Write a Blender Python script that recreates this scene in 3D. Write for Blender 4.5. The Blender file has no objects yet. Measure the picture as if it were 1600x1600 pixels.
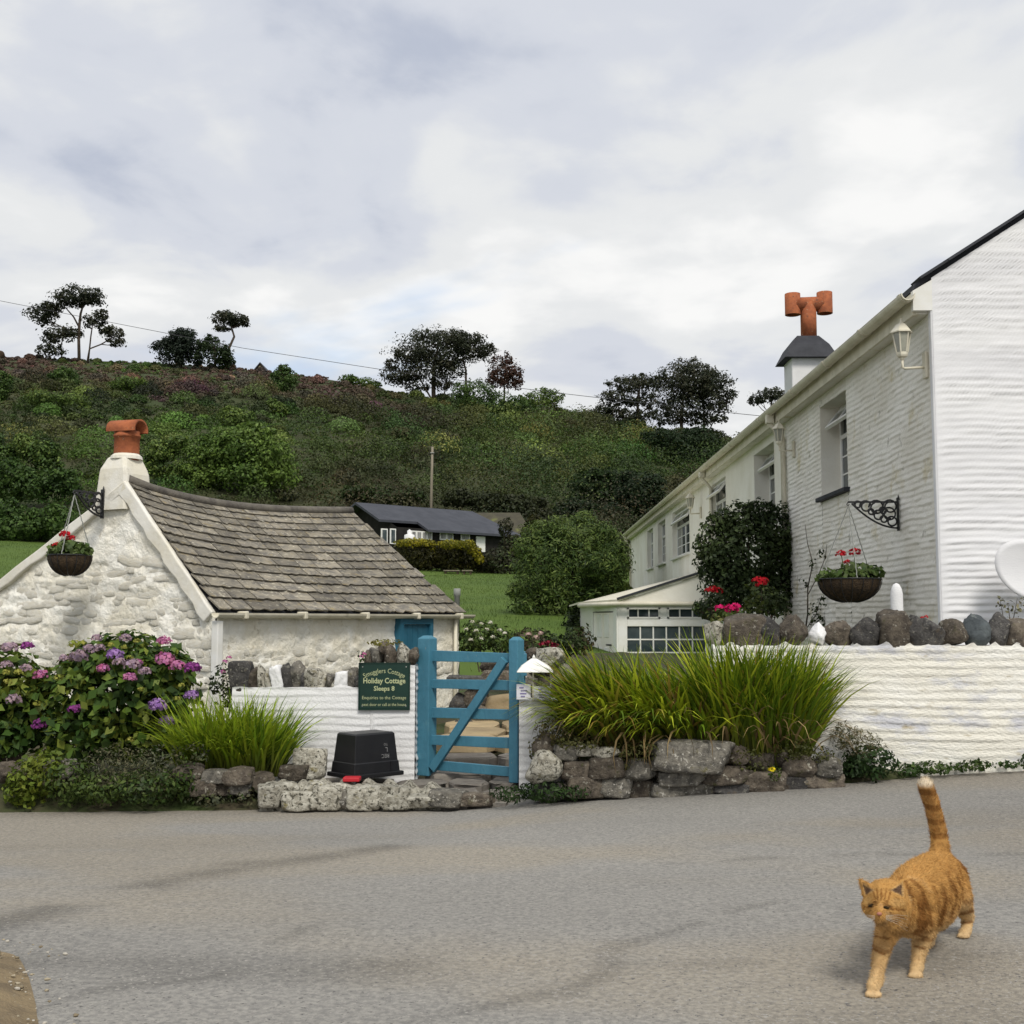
import bpy, math, random
import numpy as np
from mathutils import Vector, Matrix
random.seed(7); RNG = np.random.default_rng(11)
SC = bpy.context.scene; COL = SC.collection
# ------------------------------------------------------------------ camera, sky, sun, exposure
F = 1840.0; CAMZ = 1.03
YAW = math.atan(19 / F); PITCH = math.atan(168 / F)
cam = bpy.data.cameras.new('camera'); cam_o = bpy.data.objects.new('camera', cam); COL.objects.link(cam_o)
cam.sensor_width = 36; cam.lens = 36 * F / 1600; cam.clip_start = 0.05; cam.clip_end = 6000
cam_o.location = (0, 0, CAMZ); cam_o.rotation_euler = (math.pi / 2 + PITCH, 0, YAW)
SC.camera = cam_o
SUN_EL = math.radians(50); SUN_AZ = math.radians(163)      # azimuth clockwise from +Y: behind the camera, to the right
w = bpy.data.worlds.new('World'); SC.world = w; w.use_nodes = True
def build_world():
    nt = w.node_tree; nt.nodes.clear(); N = nt.nodes.new; L = nt.links.new
    out = N('ShaderNodeOutputWorld'); bg = N('ShaderNodeBackground'); L(bg.outputs[0], out.inputs[0])
    sky = N('ShaderNodeTexSky'); sky.sky_type = 'NISHITA'; sky.sun_disc = False
    sky.sun_elevation = SUN_EL; sky.sun_rotation = SUN_AZ
    tc = N('ShaderNodeTexCoord'); sep = N('ShaderNodeSeparateXYZ'); L(tc.outputs['Generated'], sep.inputs[0])
    def math_(op, a, b=None, clamp=False):
        n = N('ShaderNodeMath'); n.operation = op; n.use_clamp = clamp
        for i, v in enumerate((a, b)):
            if v is None: continue
            if isinstance(v, (int, float)): n.inputs[i].default_value = v
            else: L(v, n.inputs[i])
        return n.outputs[0]
    z = math_('ABSOLUTE', sep.outputs[2]); den = math_('ADD', z, 0.22)
    u = math_('DIVIDE', sep.outputs[0], den); v = math_('DIVIDE', sep.outputs[1], den)
    cmb = N('ShaderNodeCombineXYZ'); L(u, cmb.inputs[0]); L(v, cmb.inputs[1])
    def noise(scale, det, rough, off, dist=0.0):
        mp = N('ShaderNodeMapping'); mp.inputs['Location'].default_value = off
        L(cmb.outputs[0], mp.inputs[0])
        n = N('ShaderNodeTexNoise'); n.inputs['Scale'].default_value = scale; n.inputs['Detail'].default_value = det
        n.inputs['Roughness'].default_value = rough; n.inputs['Distortion'].default_value = dist
        L(mp.outputs[0], n.inputs['Vector']); return n.outputs['Fac']
    def ramp(fac, stops):
        r = N('ShaderNodeValToRGB'); L(fac, r.inputs[0]); e = r.color_ramp.elements
        r.color_ramp.interpolation = 'EASE'
        while len(e) < len(stops): e.new(0.5)
        for k, (p, c) in enumerate(stops): e[k].position = p; e[k].color = (*c, 1)
        return r.outputs[0]
    a = noise(1.5, 5, 0.5, (3.3, 1.75, 0), 0.4); b = noise(4.2, 6, 0.55, (7.1, 2.2, 0), 0.3)
    mixf = math_('ADD', math_('MULTIPLY', a, 0.72), math_('MULTIPLY', b, 0.28))
    cloud = ramp(mixf, [(0.36, (0.285, 0.31, 0.37)), (0.455, (0.385, 0.402, 0.44)), (0.535, (0.46, 0.468, 0.474)), (0.63, (0.545, 0.545, 0.54))])
    gap = ramp(noise(1.1, 5, 0.6, (1.2, 8.4, 0), 0.5), [(0.58, (0, 0, 0)), (0.74, (1, 1, 1))])
    sk = N('ShaderNodeVectorMath'); sk.operation = 'SCALE'; sk.inputs['Scale'].default_value = 0.10
    L(sky.outputs[0], sk.inputs[0])
    mx = N('ShaderNodeMix'); mx.data_type = 'RGBA'
    L(math_('MULTIPLY', gap, 0.5), mx.inputs[0]); L(cloud, mx.inputs[6]); L(sk.outputs[0], mx.inputs[7])
    L(mx.outputs[2], bg.inputs[0]); bg.inputs[1].default_value = 1.0
build_world()
sun = bpy.data.lights.new('sun', 'SUN'); sun.energy = 1.5; sun.angle = math.radians(18); sun.color = (1.0, 0.95, 0.86)
sun_o = bpy.data.objects.new('sun', sun); COL.objects.link(sun_o)
sdir = Vector((math.sin(SUN_AZ) * math.cos(SUN_EL), math.cos(SUN_AZ) * math.cos(SUN_EL), math.sin(SUN_EL)))
sun_o.rotation_euler = sdir.to_track_quat('Z', 'Y').to_euler(); sun_o.location = (0, -5, 20)
SC.view_settings.view_transform = 'Standard'; SC.view_settings.look = 'None'
SC.view_settings.exposure = 0.8; SC.view_settings.gamma = 1.0; SC.view_settings.use_curve_mapping = False
SC.render.engine = 'CYCLES'; SC.cycles.use_denoising = True
SC.cycles.max_bounces = 6; SC.cycles.diffuse_bounces = 3; SC.cycles.transparent_max_bounces = 4

# ------------------------------------------------------------------ helpers
_fw = Vector((-math.sin(YAW) * math.cos(PITCH), math.cos(YAW) * math.cos(PITCH), math.sin(PITCH)))
_rt = Vector((math.cos(YAW), math.sin(YAW), 0)); _up = _rt.cross(_fw)
def P(px, py, Y):
    """point at distance Y in front of the camera seen at photo pixel (px, py)"""
    d = _fw + _rt * ((px - 800) / F) + _up * ((800 - py) / F)
    t = Y / d.y
    return Vector((d.x * t, Y, CAMZ + d.z * t))
def PX(px, Y, py=968): return P(px, py, Y).x
def pxm(Y): return Y / F            # metres per photo pixel at distance Y
def proj(p):
    v = Vector(p) - Vector((0, 0, CAMZ)); k = v.dot(_fw)
    return 800 + F * v.dot(_rt) / k, 800 - F * v.dot(_up) / k

def _hash(ix, iy, iz):
    h = (ix.astype(np.int64) * 374761393 + iy.astype(np.int64) * 668265263 + iz.astype(np.int64) * 2147483647 % 1274126177) & 0x7fffffff
    h = ((h ^ (h >> 13)) * 1274126177) & 0x7fffffff
    h = ((h ^ (h >> 16)) * 1103515245) & 0x7fffffff
    return (h & 0xffff) / 65535.0
def vn(x, y, z=0.0):
    x, y, z = np.broadcast_arrays(np.asarray(x, float), np.asarray(y, float), np.asarray(z, float))
    ix, iy, iz = np.floor(x), np.floor(y), np.floor(z)
    fx, fy, fz = x - ix, y - iy, z - iz
    fx, fy, fz = (t * t * (3 - 2 * t) for t in (fx, fy, fz))
    r = 0
    for a in (0, 1):
        for b in (0, 1):
            for c in (0, 1):
                wgt = (fx if a else 1 - fx) * (fy if b else 1 - fy) * (fz if c else 1 - fz)
                r = r + wgt * _hash(ix + a, iy + b, iz + c)
    return r * 2 - 1
def fbm(x, y, z=0.0, o=4):
    r = 0; a = 0.55
    x, y, z = np.asarray(x, float), np.asarray(y, float), np.asarray(z, float)
    for k in range(o):
        r = r + a * vn(x + 17.3 * k, y - 9.1 * k, z + 5.7 * k); x, y, z = x * 2.03, y * 2.03, z * 2.03; a *= 0.5
    return r
def sst(t): t = np.clip(t, 0, 1); return t * t * (3 - 2 * t)

W = {}                                       # world position of every object made (parents are never rotated)
def _link(o, parent, loc):
    COL.objects.link(o)
    W[o.name] = Vector(loc)
    if parent is not None:
        o.parent = parent; o.location = Vector(loc) - W[parent.name]
    else: o.location = loc
    return o
def tag(o, label=None, cat=None, group=None, kind=None):
    if label: o['label'] = label
    if cat: o['category'] = cat
    if group: o['group'] = group
    if kind: o['kind'] = kind
    return o
def thing(name, label, cat, loc, group=None):
    o = bpy.data.objects.new(name, None); o.empty_display_size = 0.1
    _link(o, None, Vector(loc)); return tag(o, label, cat, group)
def mesh_from(name, V, Fc, mat=None, smooth=False, col=None):
    me = bpy.data.meshes.new(name)
    V = np.asarray(V, dtype=np.float32)
    if isinstance(Fc, np.ndarray):
        n = Fc.shape[1]; me.vertices.add(len(V)); me.vertices.foreach_set('co', V.ravel())
        me.loops.add(Fc.size); me.loops.foreach_set('vertex_index', Fc.ravel().astype(np.int32))
        me.polygons.add(len(Fc)); me.polygons.foreach_set('loop_start', np.arange(0, Fc.size, n, dtype=np.int32))
        me.polygons.foreach_set('loop_total', np.full(len(Fc), n, dtype=np.int32)); me.update(calc_edges=True)
    else:
        me.from_pydata([tuple(v) for v in V.tolist()], [], Fc); me.update()
    if smooth: me.polygons.foreach_set('use_smooth', np.ones(len(me.polygons), dtype=bool))
    if col is not None:
        at = me.color_attributes.new('Col', 'FLOAT_COLOR', 'POINT')
        c4 = np.ones((len(V), 4), dtype=np.float32); c4[:, :3] = col; at.data.foreach_set('color', c4.ravel())
    if mat is not None: me.materials.append(mat)
    return me
def obj(name, me, parent=None, loc=None, rot=None, scale=None):
    """object of a mesh; with loc the mesh is local to loc"""
    o = bpy.data.objects.new(name, me)
    _link(o, parent, Vector(loc if loc is not None else (0, 0, 0)))
    if rot is not None:
        o.rotation_mode = 'QUATERNION'; o.rotation_quaternion = rot
    if scale is not None: o.scale = scale
    return o
def build(name, V, Fc, mat, parent=None, smooth=False, col=None, bevel=0, loc=None):
    """mesh given in world coordinates, its origin set on its parent's (or its own base)"""
    V = np.asarray(V, dtype=np.float64)
    if loc is None:
        loc = W[parent.name] if parent is not None else Vector((float(V[:, 0].mean()), float(V[:, 1].mean()), float(V[:, 2].min())))
    V = V - np.array(loc)
    o = obj(name, mesh_from(name, V, Fc, mat, smooth, col), parent, loc)
    if bevel:
        b = o.modifiers.new('bevel', 'BEVEL'); b.width = bevel; b.segments = 2; b.limit_method = 'ANGLE'
    return o
class MB:
    def __init__(s): s.V = []; s.F = []
    def add(s, vs, fs):
        b = len(s.V); s.V += [tuple(v) for v in vs]; s.F += [tuple(i + b for i in f) for f in fs]; return s
    def obox(s, c, ax, ay, az):
        c, ax, ay, az = (Vector(t) for t in (c, ax, ay, az))
        vs = [c + ax * i + ay * j + az * k for i in (-1, 1) for j in (-1, 1) for k in (-1, 1)]
        fs = [(0, 1, 3, 2), (4, 6, 7, 5), (0, 4, 5, 1), (2, 3, 7, 6), (0, 2, 6, 4), (1, 5, 7, 3)]
        if ax.cross(ay).dot(az) < 0: fs = [f[::-1] for f in fs]
        return s.add(vs, fs)
    def box(s, x0, x1, y0, y1, z0, z1):
        return s.obox(((x0 + x1) / 2, (y0 + y1) / 2, (z0 + z1) / 2), ((x1 - x0) / 2, 0, 0), (0, (y1 - y0) / 2, 0), (0, 0, (z1 - z0) / 2))
    def bar(s, p0, p1, wdt, dep, side):
        """rectangular bar p0-p1, half width along side, half depth across"""
        p0, p1 = Vector(p0), Vector(p1); d = (p1 - p0); side = Vector(side); side = (side - d.normalized() * side.dot(d.normalized())).normalized()
        return s.obox((p0 + p1) / 2, d / 2, side * wdt / 2, d.normalized().cross(side) * dep / 2)
    def path(s, pts, r, n=8, cap=True):
        pts = [Vector(p) for p in pts]; rs = r if isinstance(r, (list, tuple)) else [r] * len(pts)
        rings = []; side = None
        for i, p in enumerate(pts):
            d = (pts[min(i + 1, len(pts) - 1)] - pts[max(i - 1, 0)]).normalized()
            if side is None:
                side = d.cross(Vector((0, 0, 1)))
                if side.length < 1e-3: side = d.cross(Vector((1, 0, 0)))
            side = (side - d * side.dot(d)).normalized(); up = d.cross(side)
            rings.append([p + (side * math.cos(2 * math.pi * k / n) + up * math.sin(2 * math.pi * k / n)) * rs[i] for k in range(n)])
        b = len(s.V); s.V += [tuple(v) for ring in rings for v in ring]
        for i in range(len(pts) - 1):
            for k in range(n):
                a0 = b + i * n + k; a1 = b + i * n + (k + 1) % n
                s.F.append((a0, a1, a1 + n, a0 + n))
        if cap:
            s.F.append(tuple(b + k for k in range(n))[::-1]); s.F.append(tuple(b + (len(pts) - 1) * n + k for k in range(n)))
        return s
    def lathe(s, prof, c, n=16, axis=None, cap=True):
        c = Vector(c); q = Vector((0, 0, 1)).rotation_difference(Vector(axis)) if axis is not None else None
        b = len(s.V)
        for r, z in prof:
            for k in range(n):
                a = 2 * math.pi * k / n; v = Vector((r * math.cos(a), r * math.sin(a), z))
                if q: v = q @ v
                s.V.append(tuple(c + v))
        for i in range(len(prof) - 1):
            for k in range(n):
                a0 = b + i * n + k; a1 = b + i * n + (k + 1) % n; s.F.append((a0, a1, a1 + n, a0 + n))
        if cap:
            if prof[0][0] > 1e-4: s.F.append(tuple(b + k for k in range(n))[::-1])
            if prof[-1][0] > 1e-4: s.F.append(tuple(b + (len(prof) - 1) * n + k for k in range(n)))
        return s
    def ell(s, c, rad, n=12, m=8):
        c = Vector(c)
        b = len(s.V)
        for i in range(1, m):
            t = math.pi * i / m
            for k in range(n):
                a = 2 * math.pi * k / n
                s.V.append((c.x + rad[0] * math.sin(t) * math.cos(a), c.y + rad[1] * math.sin(t) * math.sin(a), c.z + rad[2] * math.cos(t)))
        top = len(s.V); s.V.append((c.x, c.y, c.z + rad[2])); s.V.append((c.x, c.y, c.z - rad[2]))
        for i in range(m - 2):
            for k in range(n):
                a0 = b + i * n + k; a1 = b + i * n + (k + 1) % n; s.F.append((a0, a0 + n, a1 + n, a1))
        for k in range(n):
            s.F.append((top, b + k, b + (k + 1) % n)); e = b + (m - 2) * n; s.F.append((top + 1, e + (k + 1) % n, e + k))
        return s
    def build(s, name, mat, parent=None, smooth=False, bevel=0, loc=None):
        return build(name, s.V, s.F, mat, parent, smooth, None, bevel, loc)

# ------------------------------------------------------------------ materials
def M(name, ca, cb=None, scale=6.0, rough=0.8, bump=0.0, bscale=40.0, spot=None, rnd=0.0, attr=False, metal=0.0,
      stretch=(1, 1, 1), spec=0.3, det=6, trans=0.0, island=0.0, spot2=None, lo=0.38, hi=0.62):
    m = bpy.data.materials.new(name); m.use_nodes = True; nt = m.node_tree; N = nt.nodes.new; L = nt.links.new
    bs = nt.nodes['Principled BSDF']; out = nt.nodes['Material Output']
    bs.inputs['Roughness'].default_value = rough; bs.inputs['Metallic'].default_value = metal
    bs.inputs['Specular IOR Level'].default_value = spec
    cb = cb or ca
    tc = N('ShaderNodeTexCoord'); oi = N('ShaderNodeObjectInfo')
    ml = N('ShaderNodeVectorMath'); ml.operation = 'SCALE'; ml.inputs[0].default_value = (31, 17, 23); L(oi.outputs['Random'], ml.inputs['Scale'])
    ad = N('ShaderNodeVectorMath'); ad.operation = 'ADD'; L(tc.outputs['Object'], ad.inputs[0]); L(ml.outputs[0], ad.inputs[1])
    st = N('ShaderNodeVectorMath'); st.operation = 'MULTIPLY'; st.inputs[1].default_value = stretch; L(ad.outputs[0], st.inputs[0])
    def noise(sc, d=det, src=None):
        n = N('ShaderNodeTexNoise'); n.inputs['Scale'].default_value = sc; n.inputs['Detail'].default_value = d
        n.inputs['Roughness'].default_value = 0.62; L((src or st).outputs[0], n.inputs['Vector']); return n.outputs['Fac']
    def mapr(f, a, b):
        r = N('ShaderNodeMapRange'); r.inputs[1].default_value = a; r.inputs[2].default_value = b; L(f, r.inputs[0]); return r.outputs[0]
    def mix(f, a, b):
        x = N('ShaderNodeMix'); x.data_type = 'RGBA'; L(f, x.inputs[0])
        for i, c in ((6, a), (7, b)):
            if isinstance(c, tuple): x.inputs[i].default_value = (*c, 1)
            else: L(c, x.inputs[i])
        return x.outputs[2]
    f = mapr(noise(scale), lo, hi)
    if attr:
        at = N('ShaderNodeAttribute'); at.attribute_name = 'Col'; c = at.outputs['Color']
        if ca != cb:
            mm = N('ShaderNodeMix'); mm.data_type = 'RGBA'; mm.blend_type = 'MULTIPLY'; mm.inputs[0].default_value = 1
            L(c, mm.inputs[6]); L(mix(f, ca, cb), mm.inputs[7]); c = mm.outputs[2]
    else: c = mix(f, ca, cb)
    for sp in (spot, spot2):
        if sp:
            sc_, lo_, hi_, cc = sp[:4]
            c = mix(mapr(noise(sc_, 5, sp[4] if len(sp) > 4 else None), lo_, hi_), c, cc)
    if rnd or island:
        hs = N('ShaderNodeHueSaturation'); L(c, hs.inputs['Color'])
        src = oi.outputs['Random']; amt = rnd
        if island: g = N('ShaderNodeNewGeometry'); src = g.outputs['Random Per Island']; amt = island
        r = N('ShaderNodeMapRange'); r.inputs[3].default_value = 1 - amt; r.inputs[4].default_value = 1 + amt; L(src, r.inputs[0]); L(r.outputs[0], hs.inputs['Value'])
        c = hs.outputs[0]
    L(c, bs.inputs['Base Color'])
    if bump:
        bp = N('ShaderNodeBump'); bp.inputs['Strength'].default_value = bump; bp.inputs['Distance'].default_value = 0.02
        L(noise(bscale, 5), bp.inputs['Height']); L(bp.outputs[0], bs.inputs['Normal'])
    if trans:
        tr = N('ShaderNodeBsdfTranslucent'); L(c, tr.inputs['Color']); ms = N('ShaderNodeMixShader'); ms.inputs[0].default_value = trans
        L(bs.outputs[0], ms.inputs[1]); L(tr.outputs[0], ms.inputs[2]); L(ms.outputs[0], out.inputs[0])
    return m
m_leaf = M('leaf', (1, 1, 1), rough=0.55, attr=True, trans=0.25, island=0.35, spec=0.25)
m_petal = M('petal', (1, 1, 1), rough=0.7, attr=True, trans=0.2, island=0.2, spec=0.1)
m_bark = M('bark', (0.10, 0.075, 0.055), (0.05, 0.04, 0.03), scale=3, rough=0.95, bump=0.5, bscale=12)
m_white = M('white_render', (0.80, 0.80, 0.80), (0.70, 0.70, 0.70), scale=1.6, rough=0.85, bump=0.35, bscale=60, spot=(5.0, 0.64, 0.8, (0.55, 0.55, 0.53)))
m_cream = M('cream_render', (0.88, 0.875, 0.83), (0.80, 0.775, 0.69), scale=1.1, rough=0.9, bump=0.6, bscale=35, spot=(2.6, 0.53, 0.66, (0.58, 0.585, 0.62)), spot2=(5.0, 0.60, 0.72, (0.46, 0.40, 0.28)), stretch=(1, 1, 2.2))
m_side = M('aged_render', (0.84, 0.82, 0.76), (0.72, 0.69, 0.61), scale=1.3, rough=0.9, bump=0.5, bscale=40, spot=(2.2, 0.58, 0.70, (0.60, 0.54, 0.37)), spot2=(8, 0.62, 0.74, (0.42, 0.40, 0.35)))
m_lime = M('limewash', (0.92, 0.90, 0.83), (0.84, 0.79, 0.66), scale=3.0, rough=0.95, bump=0.9, bscale=26, spot=(11.0, 0.60, 0.75, (0.52, 0.46, 0.34)), spot2=(1.7, 0.62, 0.75, (0.80, 0.80, 0.78)), rnd=0.06)
m_smooth = M('smooth_limewash', (0.78, 0.76, 0.70), (0.70, 0.66, 0.55), scale=4, rough=0.9, bump=0.25, bscale=30, spot=(7, 0.6, 0.8, (0.5, 0.47, 0.40)))
m_pvc = M('white_plastic', (0.80, 0.80, 0.78), (0.74, 0.73, 0.68), scale=5, rough=0.4, spec=0.4)
m_pvc_c = M('cream_plastic', (0.72, 0.68, 0.56), (0.60, 0.56, 0.44), scale=4, rough=0.5, spec=0.4, spot=(12, 0.62, 0.8, (0.36, 0.33, 0.25)))
m_glass = M('window_glass', (0.03, 0.045, 0.05), (0.06, 0.08, 0.085), scale=2, rough=0.05, spec=0.6)
m_iron = M('black_iron', (0.012, 0.012, 0.014), rough=0.45, spec=0.5)
m_slate = M('roof_slate', (0.28, 0.25, 0.195), (0.145, 0.135, 0.12), scale=2.2, rough=0.9, bump=0.8, bscale=8, spot=(5, 0.58, 0.66, (0.46, 0.43, 0.34)), spot2=(1.6, 0.58, 0.72, (0.30, 0.24, 0.13)), rnd=0.30, det=8)
m_slate_d = M('dark_slate', (0.045, 0.048, 0.058), (0.03, 0.032, 0.04), scale=5, rough=0.7, bump=0.3, rnd=0.2)
m_terra = M('terracotta', (0.40, 0.125, 0.05), (0.26, 0.08, 0.036), scale=7, rough=0.85, bump=0.3, spot=(11, 0.58, 0.72, (0.13, 0.06, 0.04)), spot2=(26, 0.64, 0.70, (0.38, 0.30, 0.20)))
m_blue = M('blue_paint', (0.060, 0.205, 0.29), (0.050, 0.175, 0.25), scale=9, rough=0.5, spec=0.4, bump=0.25, bscale=40, spot=(16, 0.62, 0.74, (0.09, 0.23, 0.29)), spot2=(30, 0.69, 0.73, (0.24, 0.25, 0.22)), stretch=(1, 1, 0.5))
m_teal = M('door_paint', (0.028, 0.135, 0.21), (0.022, 0.11, 0.175), scale=5, rough=0.5)
m_stone = M('grey_stone', (0.20, 0.185, 0.155), (0.085, 0.08, 0.07), scale=20, rough=0.95, bump=1.0, bscale=60, spot=(38, 0.58, 0.66, (0.44, 0.42, 0.37)), spot2=(14, 0.60, 0.72, (0.11, 0.10, 0.045)), rnd=0.25, det=8)
m_stone_d = M('dark_stone', (0.10, 0.095, 0.09), (0.045, 0.043, 0.042), scale=20, rough=0.95, bump=1.0, bscale=55, spot=(38, 0.58, 0.68, (0.26, 0.25, 0.21)), spot2=(14, 0.58, 0.72, (0.11, 0.085, 0.06)), rnd=0.35, det=8)
m_stone_b = M('brown_stone', (0.155, 0.13, 0.10), (0.075, 0.062, 0.05), scale=20, rough=0.95, bump=1.0, bscale=55, spot=(34, 0.60, 0.68, (0.38, 0.36, 0.30)), spot2=(14, 0.60, 0.72, (0.075, 0.075, 0.03)), rnd=0.3, det=8)
m_lichen = M('lichen_rock', (0.50, 0.48, 0.41), (0.27, 0.25, 0.20), scale=24, rough=0.95, bump=1.0, bscale=55, spot=(36, 0.54, 0.60, (0.085, 0.08, 0.062)), spot2=(14, 0.6, 0.7, (0.22, 0.19, 0.09)), rnd=0.15, det=8)
m_flag = M('sandstone_flag', (0.40, 0.31, 0.18), (0.30, 0.23, 0.14), scale=5, rough=0.9, bump=0.3, spot=(8, 0.6, 0.75, (0.20, 0.165, 0.12)), rnd=0.15)
m_flag_g = M('grey_flag', (0.21, 0.19, 0.165), (0.14, 0.125, 0.11), scale=6, rough=0.9, bump=0.4, spot=(9, 0.6, 0.72, (0.30, 0.285, 0.25)), rnd=0.2)
m_soil = M('garden_soil', (0.06, 0.05, 0.03), (0.045, 0.055, 0.02), scale=4, rough=1, bump=0.8, bscale=20, spot=(2.0, 0.5, 0.65, (0.05, 0.075, 0.02)))
m_lawn = M('lawn_grass', (0.078, 0.128, 0.016), (0.058, 0.102, 0.013), scale=0.35, rough=1, bump=0.6, bscale=9, spot=(2.0, 0.55, 0.7, (0.095, 0.14, 0.022)))
m_hill = M('hill_soil', (0.034, 0.050, 0.014), (0.046, 0.048, 0.020), scale=0.1, rough=1, bump=0.6, bscale=1.5)
m_far = M('far_field', (0.06, 0.09, 0.03), (0.05, 0.07, 0.03), scale=0.01, rough=1)
m_black = M('black_plastic', (0.010, 0.010, 0.012), (0.014, 0.014, 0.016), scale=8, rough=0.4, spec=0.4)
m_red = M('red_plastic', (0.45, 0.02, 0.03), rough=0.5)
m_sign = M('green_sign_paint', (0.006, 0.028, 0.02), (0.008, 0.034, 0.025), scale=6, rough=0.45, spec=0.35)
m_letter = M('pale_lettering', (0.42, 0.46, 0.26), rough=0.6)
m_letter_w = M('white_print', (0.55, 0.55, 0.55), rough=0.6)
m_ink = M('blue_ink', (0.22, 0.20, 0.38), rough=0.7)
m_board = M('notice_board', (0.74, 0.74, 0.80), (0.66, 0.66, 0.72), scale=6, rough=0.6)
m_coir = M('coir_basket', (0.075, 0.05, 0.028), (0.035, 0.025, 0.017), scale=30, rough=1, bump=0.9, bscale=60)
m_tarwood = M('black_timber', (0.012, 0.011, 0.010), (0.02, 0.018, 0.016), scale=4, rough=0.9)
m_brownwood = M('brown_timber', (0.075, 0.05, 0.03), (0.05, 0.035, 0.025), scale=4, rough=0.9)
m_roof_b = M('bungalow_roof', (0.062, 0.066, 0.080), (0.046, 0.050, 0.062), scale=1.5, rough=0.8, bump=0.3, bscale=6)
m_roof_m = M('mossy_roof', (0.085, 0.08, 0.05), (0.06, 0.055, 0.04), scale=1.5, rough=0.95, bump=0.3, bscale=6, spot=(0.9, 0.6, 0.7, (0.14, 0.15, 0.05)))
m_pole = M('weathered_pole', (0.24, 0.21, 0.16), (0.17, 0.15, 0.11), scale=8, rough=0.9, stretch=(1, 1, 0.1))
m_grey = M('grey_metal', (0.30, 0.31, 0.29), (0.22, 0.23, 0.21), scale=7, rough=0.6)
m_wire = M('cable', (0.05, 0.05, 0.055), rough=0.7)
m_lampglass = M('lamp_glass', (0.36, 0.36, 0.30), (0.28, 0.28, 0.24), rough=0.15, spec=0.5)
m_yellowstone = M('cream_house_stone', (0.36, 0.31, 0.21), (0.30, 0.25, 0.17), scale=1, rough=0.9)
m_letter_g = M('grey_print', (0.22, 0.22, 0.22), rough=0.6)
m_lime_s = M('limewashed_stone', (0.93, 0.90, 0.81), (0.86, 0.81, 0.68), scale=2.0, rough=0.95, bump=1.0, bscale=10, spot=(5.0, 0.63, 0.78, (0.60, 0.54, 0.42)), rnd=0.05)
# ------------------------------------------------------------------ foliage and rock builders
def leaf_geo(C, Nr, L, wid, rng, fold=0.15):
    n = len(C); T = rng.normal(size=(n, 3)); T -= Nr * (T * Nr).sum(1, keepdims=True); T /= np.linalg.norm(T, axis=1, keepdims=True) + 1e-9
    S = np.cross(Nr, T); L = np.broadcast_to(np.asarray(L, float), (n,))[:, None]; wd = L * wid
    V = np.stack([C - T * L / 2, C + S * wd / 2 + Nr * L * fold, C + T * L / 2, C - S * wd / 2 + Nr * L * fold], 1).reshape(-1, 3)
    return V, np.arange(4 * n).reshape(n, 4)
def pal_pick(C, pal, freq, rng, jit=0.35):
    pal = np.asarray(pal, float); k = len(pal)
    t = (fbm(C[:, 0] * freq, C[:, 1] * freq, C[:, 2] * freq, 3) * 0.9 + 0.5 + rng.normal(size=len(C)) * jit * 0.5)
    t = np.clip(t, 0, 0.999) * (k - 1); i = t.astype(int); f = (t - i)[:, None]
    return pal[i] * (1 - f) + pal[np.minimum(i + 1, k - 1)] * f
def leaf_cloud(name, blobs, n, size, pal, parent=None, freq=2.0, sub=0, wid=0.55, inner=0.55, up=0.3, mat=None, seed=0, rough=0.25, loc=None, jit=0.35):
    rng = np.random.default_rng(seed + 100); B = np.asarray(blobs, float)
    if sub:                                             # smaller clumps breaking the outline
        k = rng.integers(0, len(B), sub); D = rng.normal(size=(sub, 3)); D[:, 2] += 0.35; D /= np.linalg.norm(D, axis=1, keepdims=True); s = 0.20 + 0.22 * rng.random((sub, 1)); s = s * B[k, 3:6].min(1, keepdims=True) * 1.1
        B = np.concatenate([B, np.concatenate([B[k, :3] + D * B[k, 3:6] * 0.95, s * np.array([1.15, 1.15, 0.9])], 1)], 0)
    wt = (B[:, 3] * B[:, 4] + B[:, 3] * B[:, 5] + B[:, 4] * B[:, 5]); pick = rng.choice(len(B), n, p=wt / wt.sum())
    D = rng.normal(size=(n, 3)); D /= np.linalg.norm(D, axis=1, keepdims=True)
    r = inner + (1 - inner) * np.sqrt(rng.random(n)); b = B[pick]
    bump = 1 + rough * fbm(D[:, 0] * 2.3 + pick * 3.1, D[:, 1] * 2.3, D[:, 2] * 2.3, 3)
    C = b[:, :3] + D * b[:, 3:6] * (r * bump)[:, None]
    Nr = D + rng.normal(size=(n, 3)) * 0.55; Nr[:, 2] += up; Nr /= np.linalg.norm(Nr, axis=1, keepdims=True)
    V, Fq = leaf_geo(C, Nr, size * (0.6 + 0.8 * rng.random(n)), wid, rng)
    return build(name, V, Fq, mat or m_leaf, parent, col=np.repeat(pal_pick(C, pal, freq, rng, jit), 4, 0), loc=loc)
def blobs_px(lst, Y, depth=1.0, jy=0.0):
    """(px, py, rx, ry[, dY]) in photo pixels at distance Y -> ellipsoids in metres"""
    out = []
    for k, t in enumerate(lst):
        dy = t[4] if len(t) > 4 else (((k * 37) % 11) / 5.0 - 1) * jy
        c = P(t[0], t[1], Y + dy); q = pxm(Y + dy); out.append((c.x, c.y, c.z, t[2] * q, t[2] * q * depth, t[3] * q))
    return out
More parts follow.
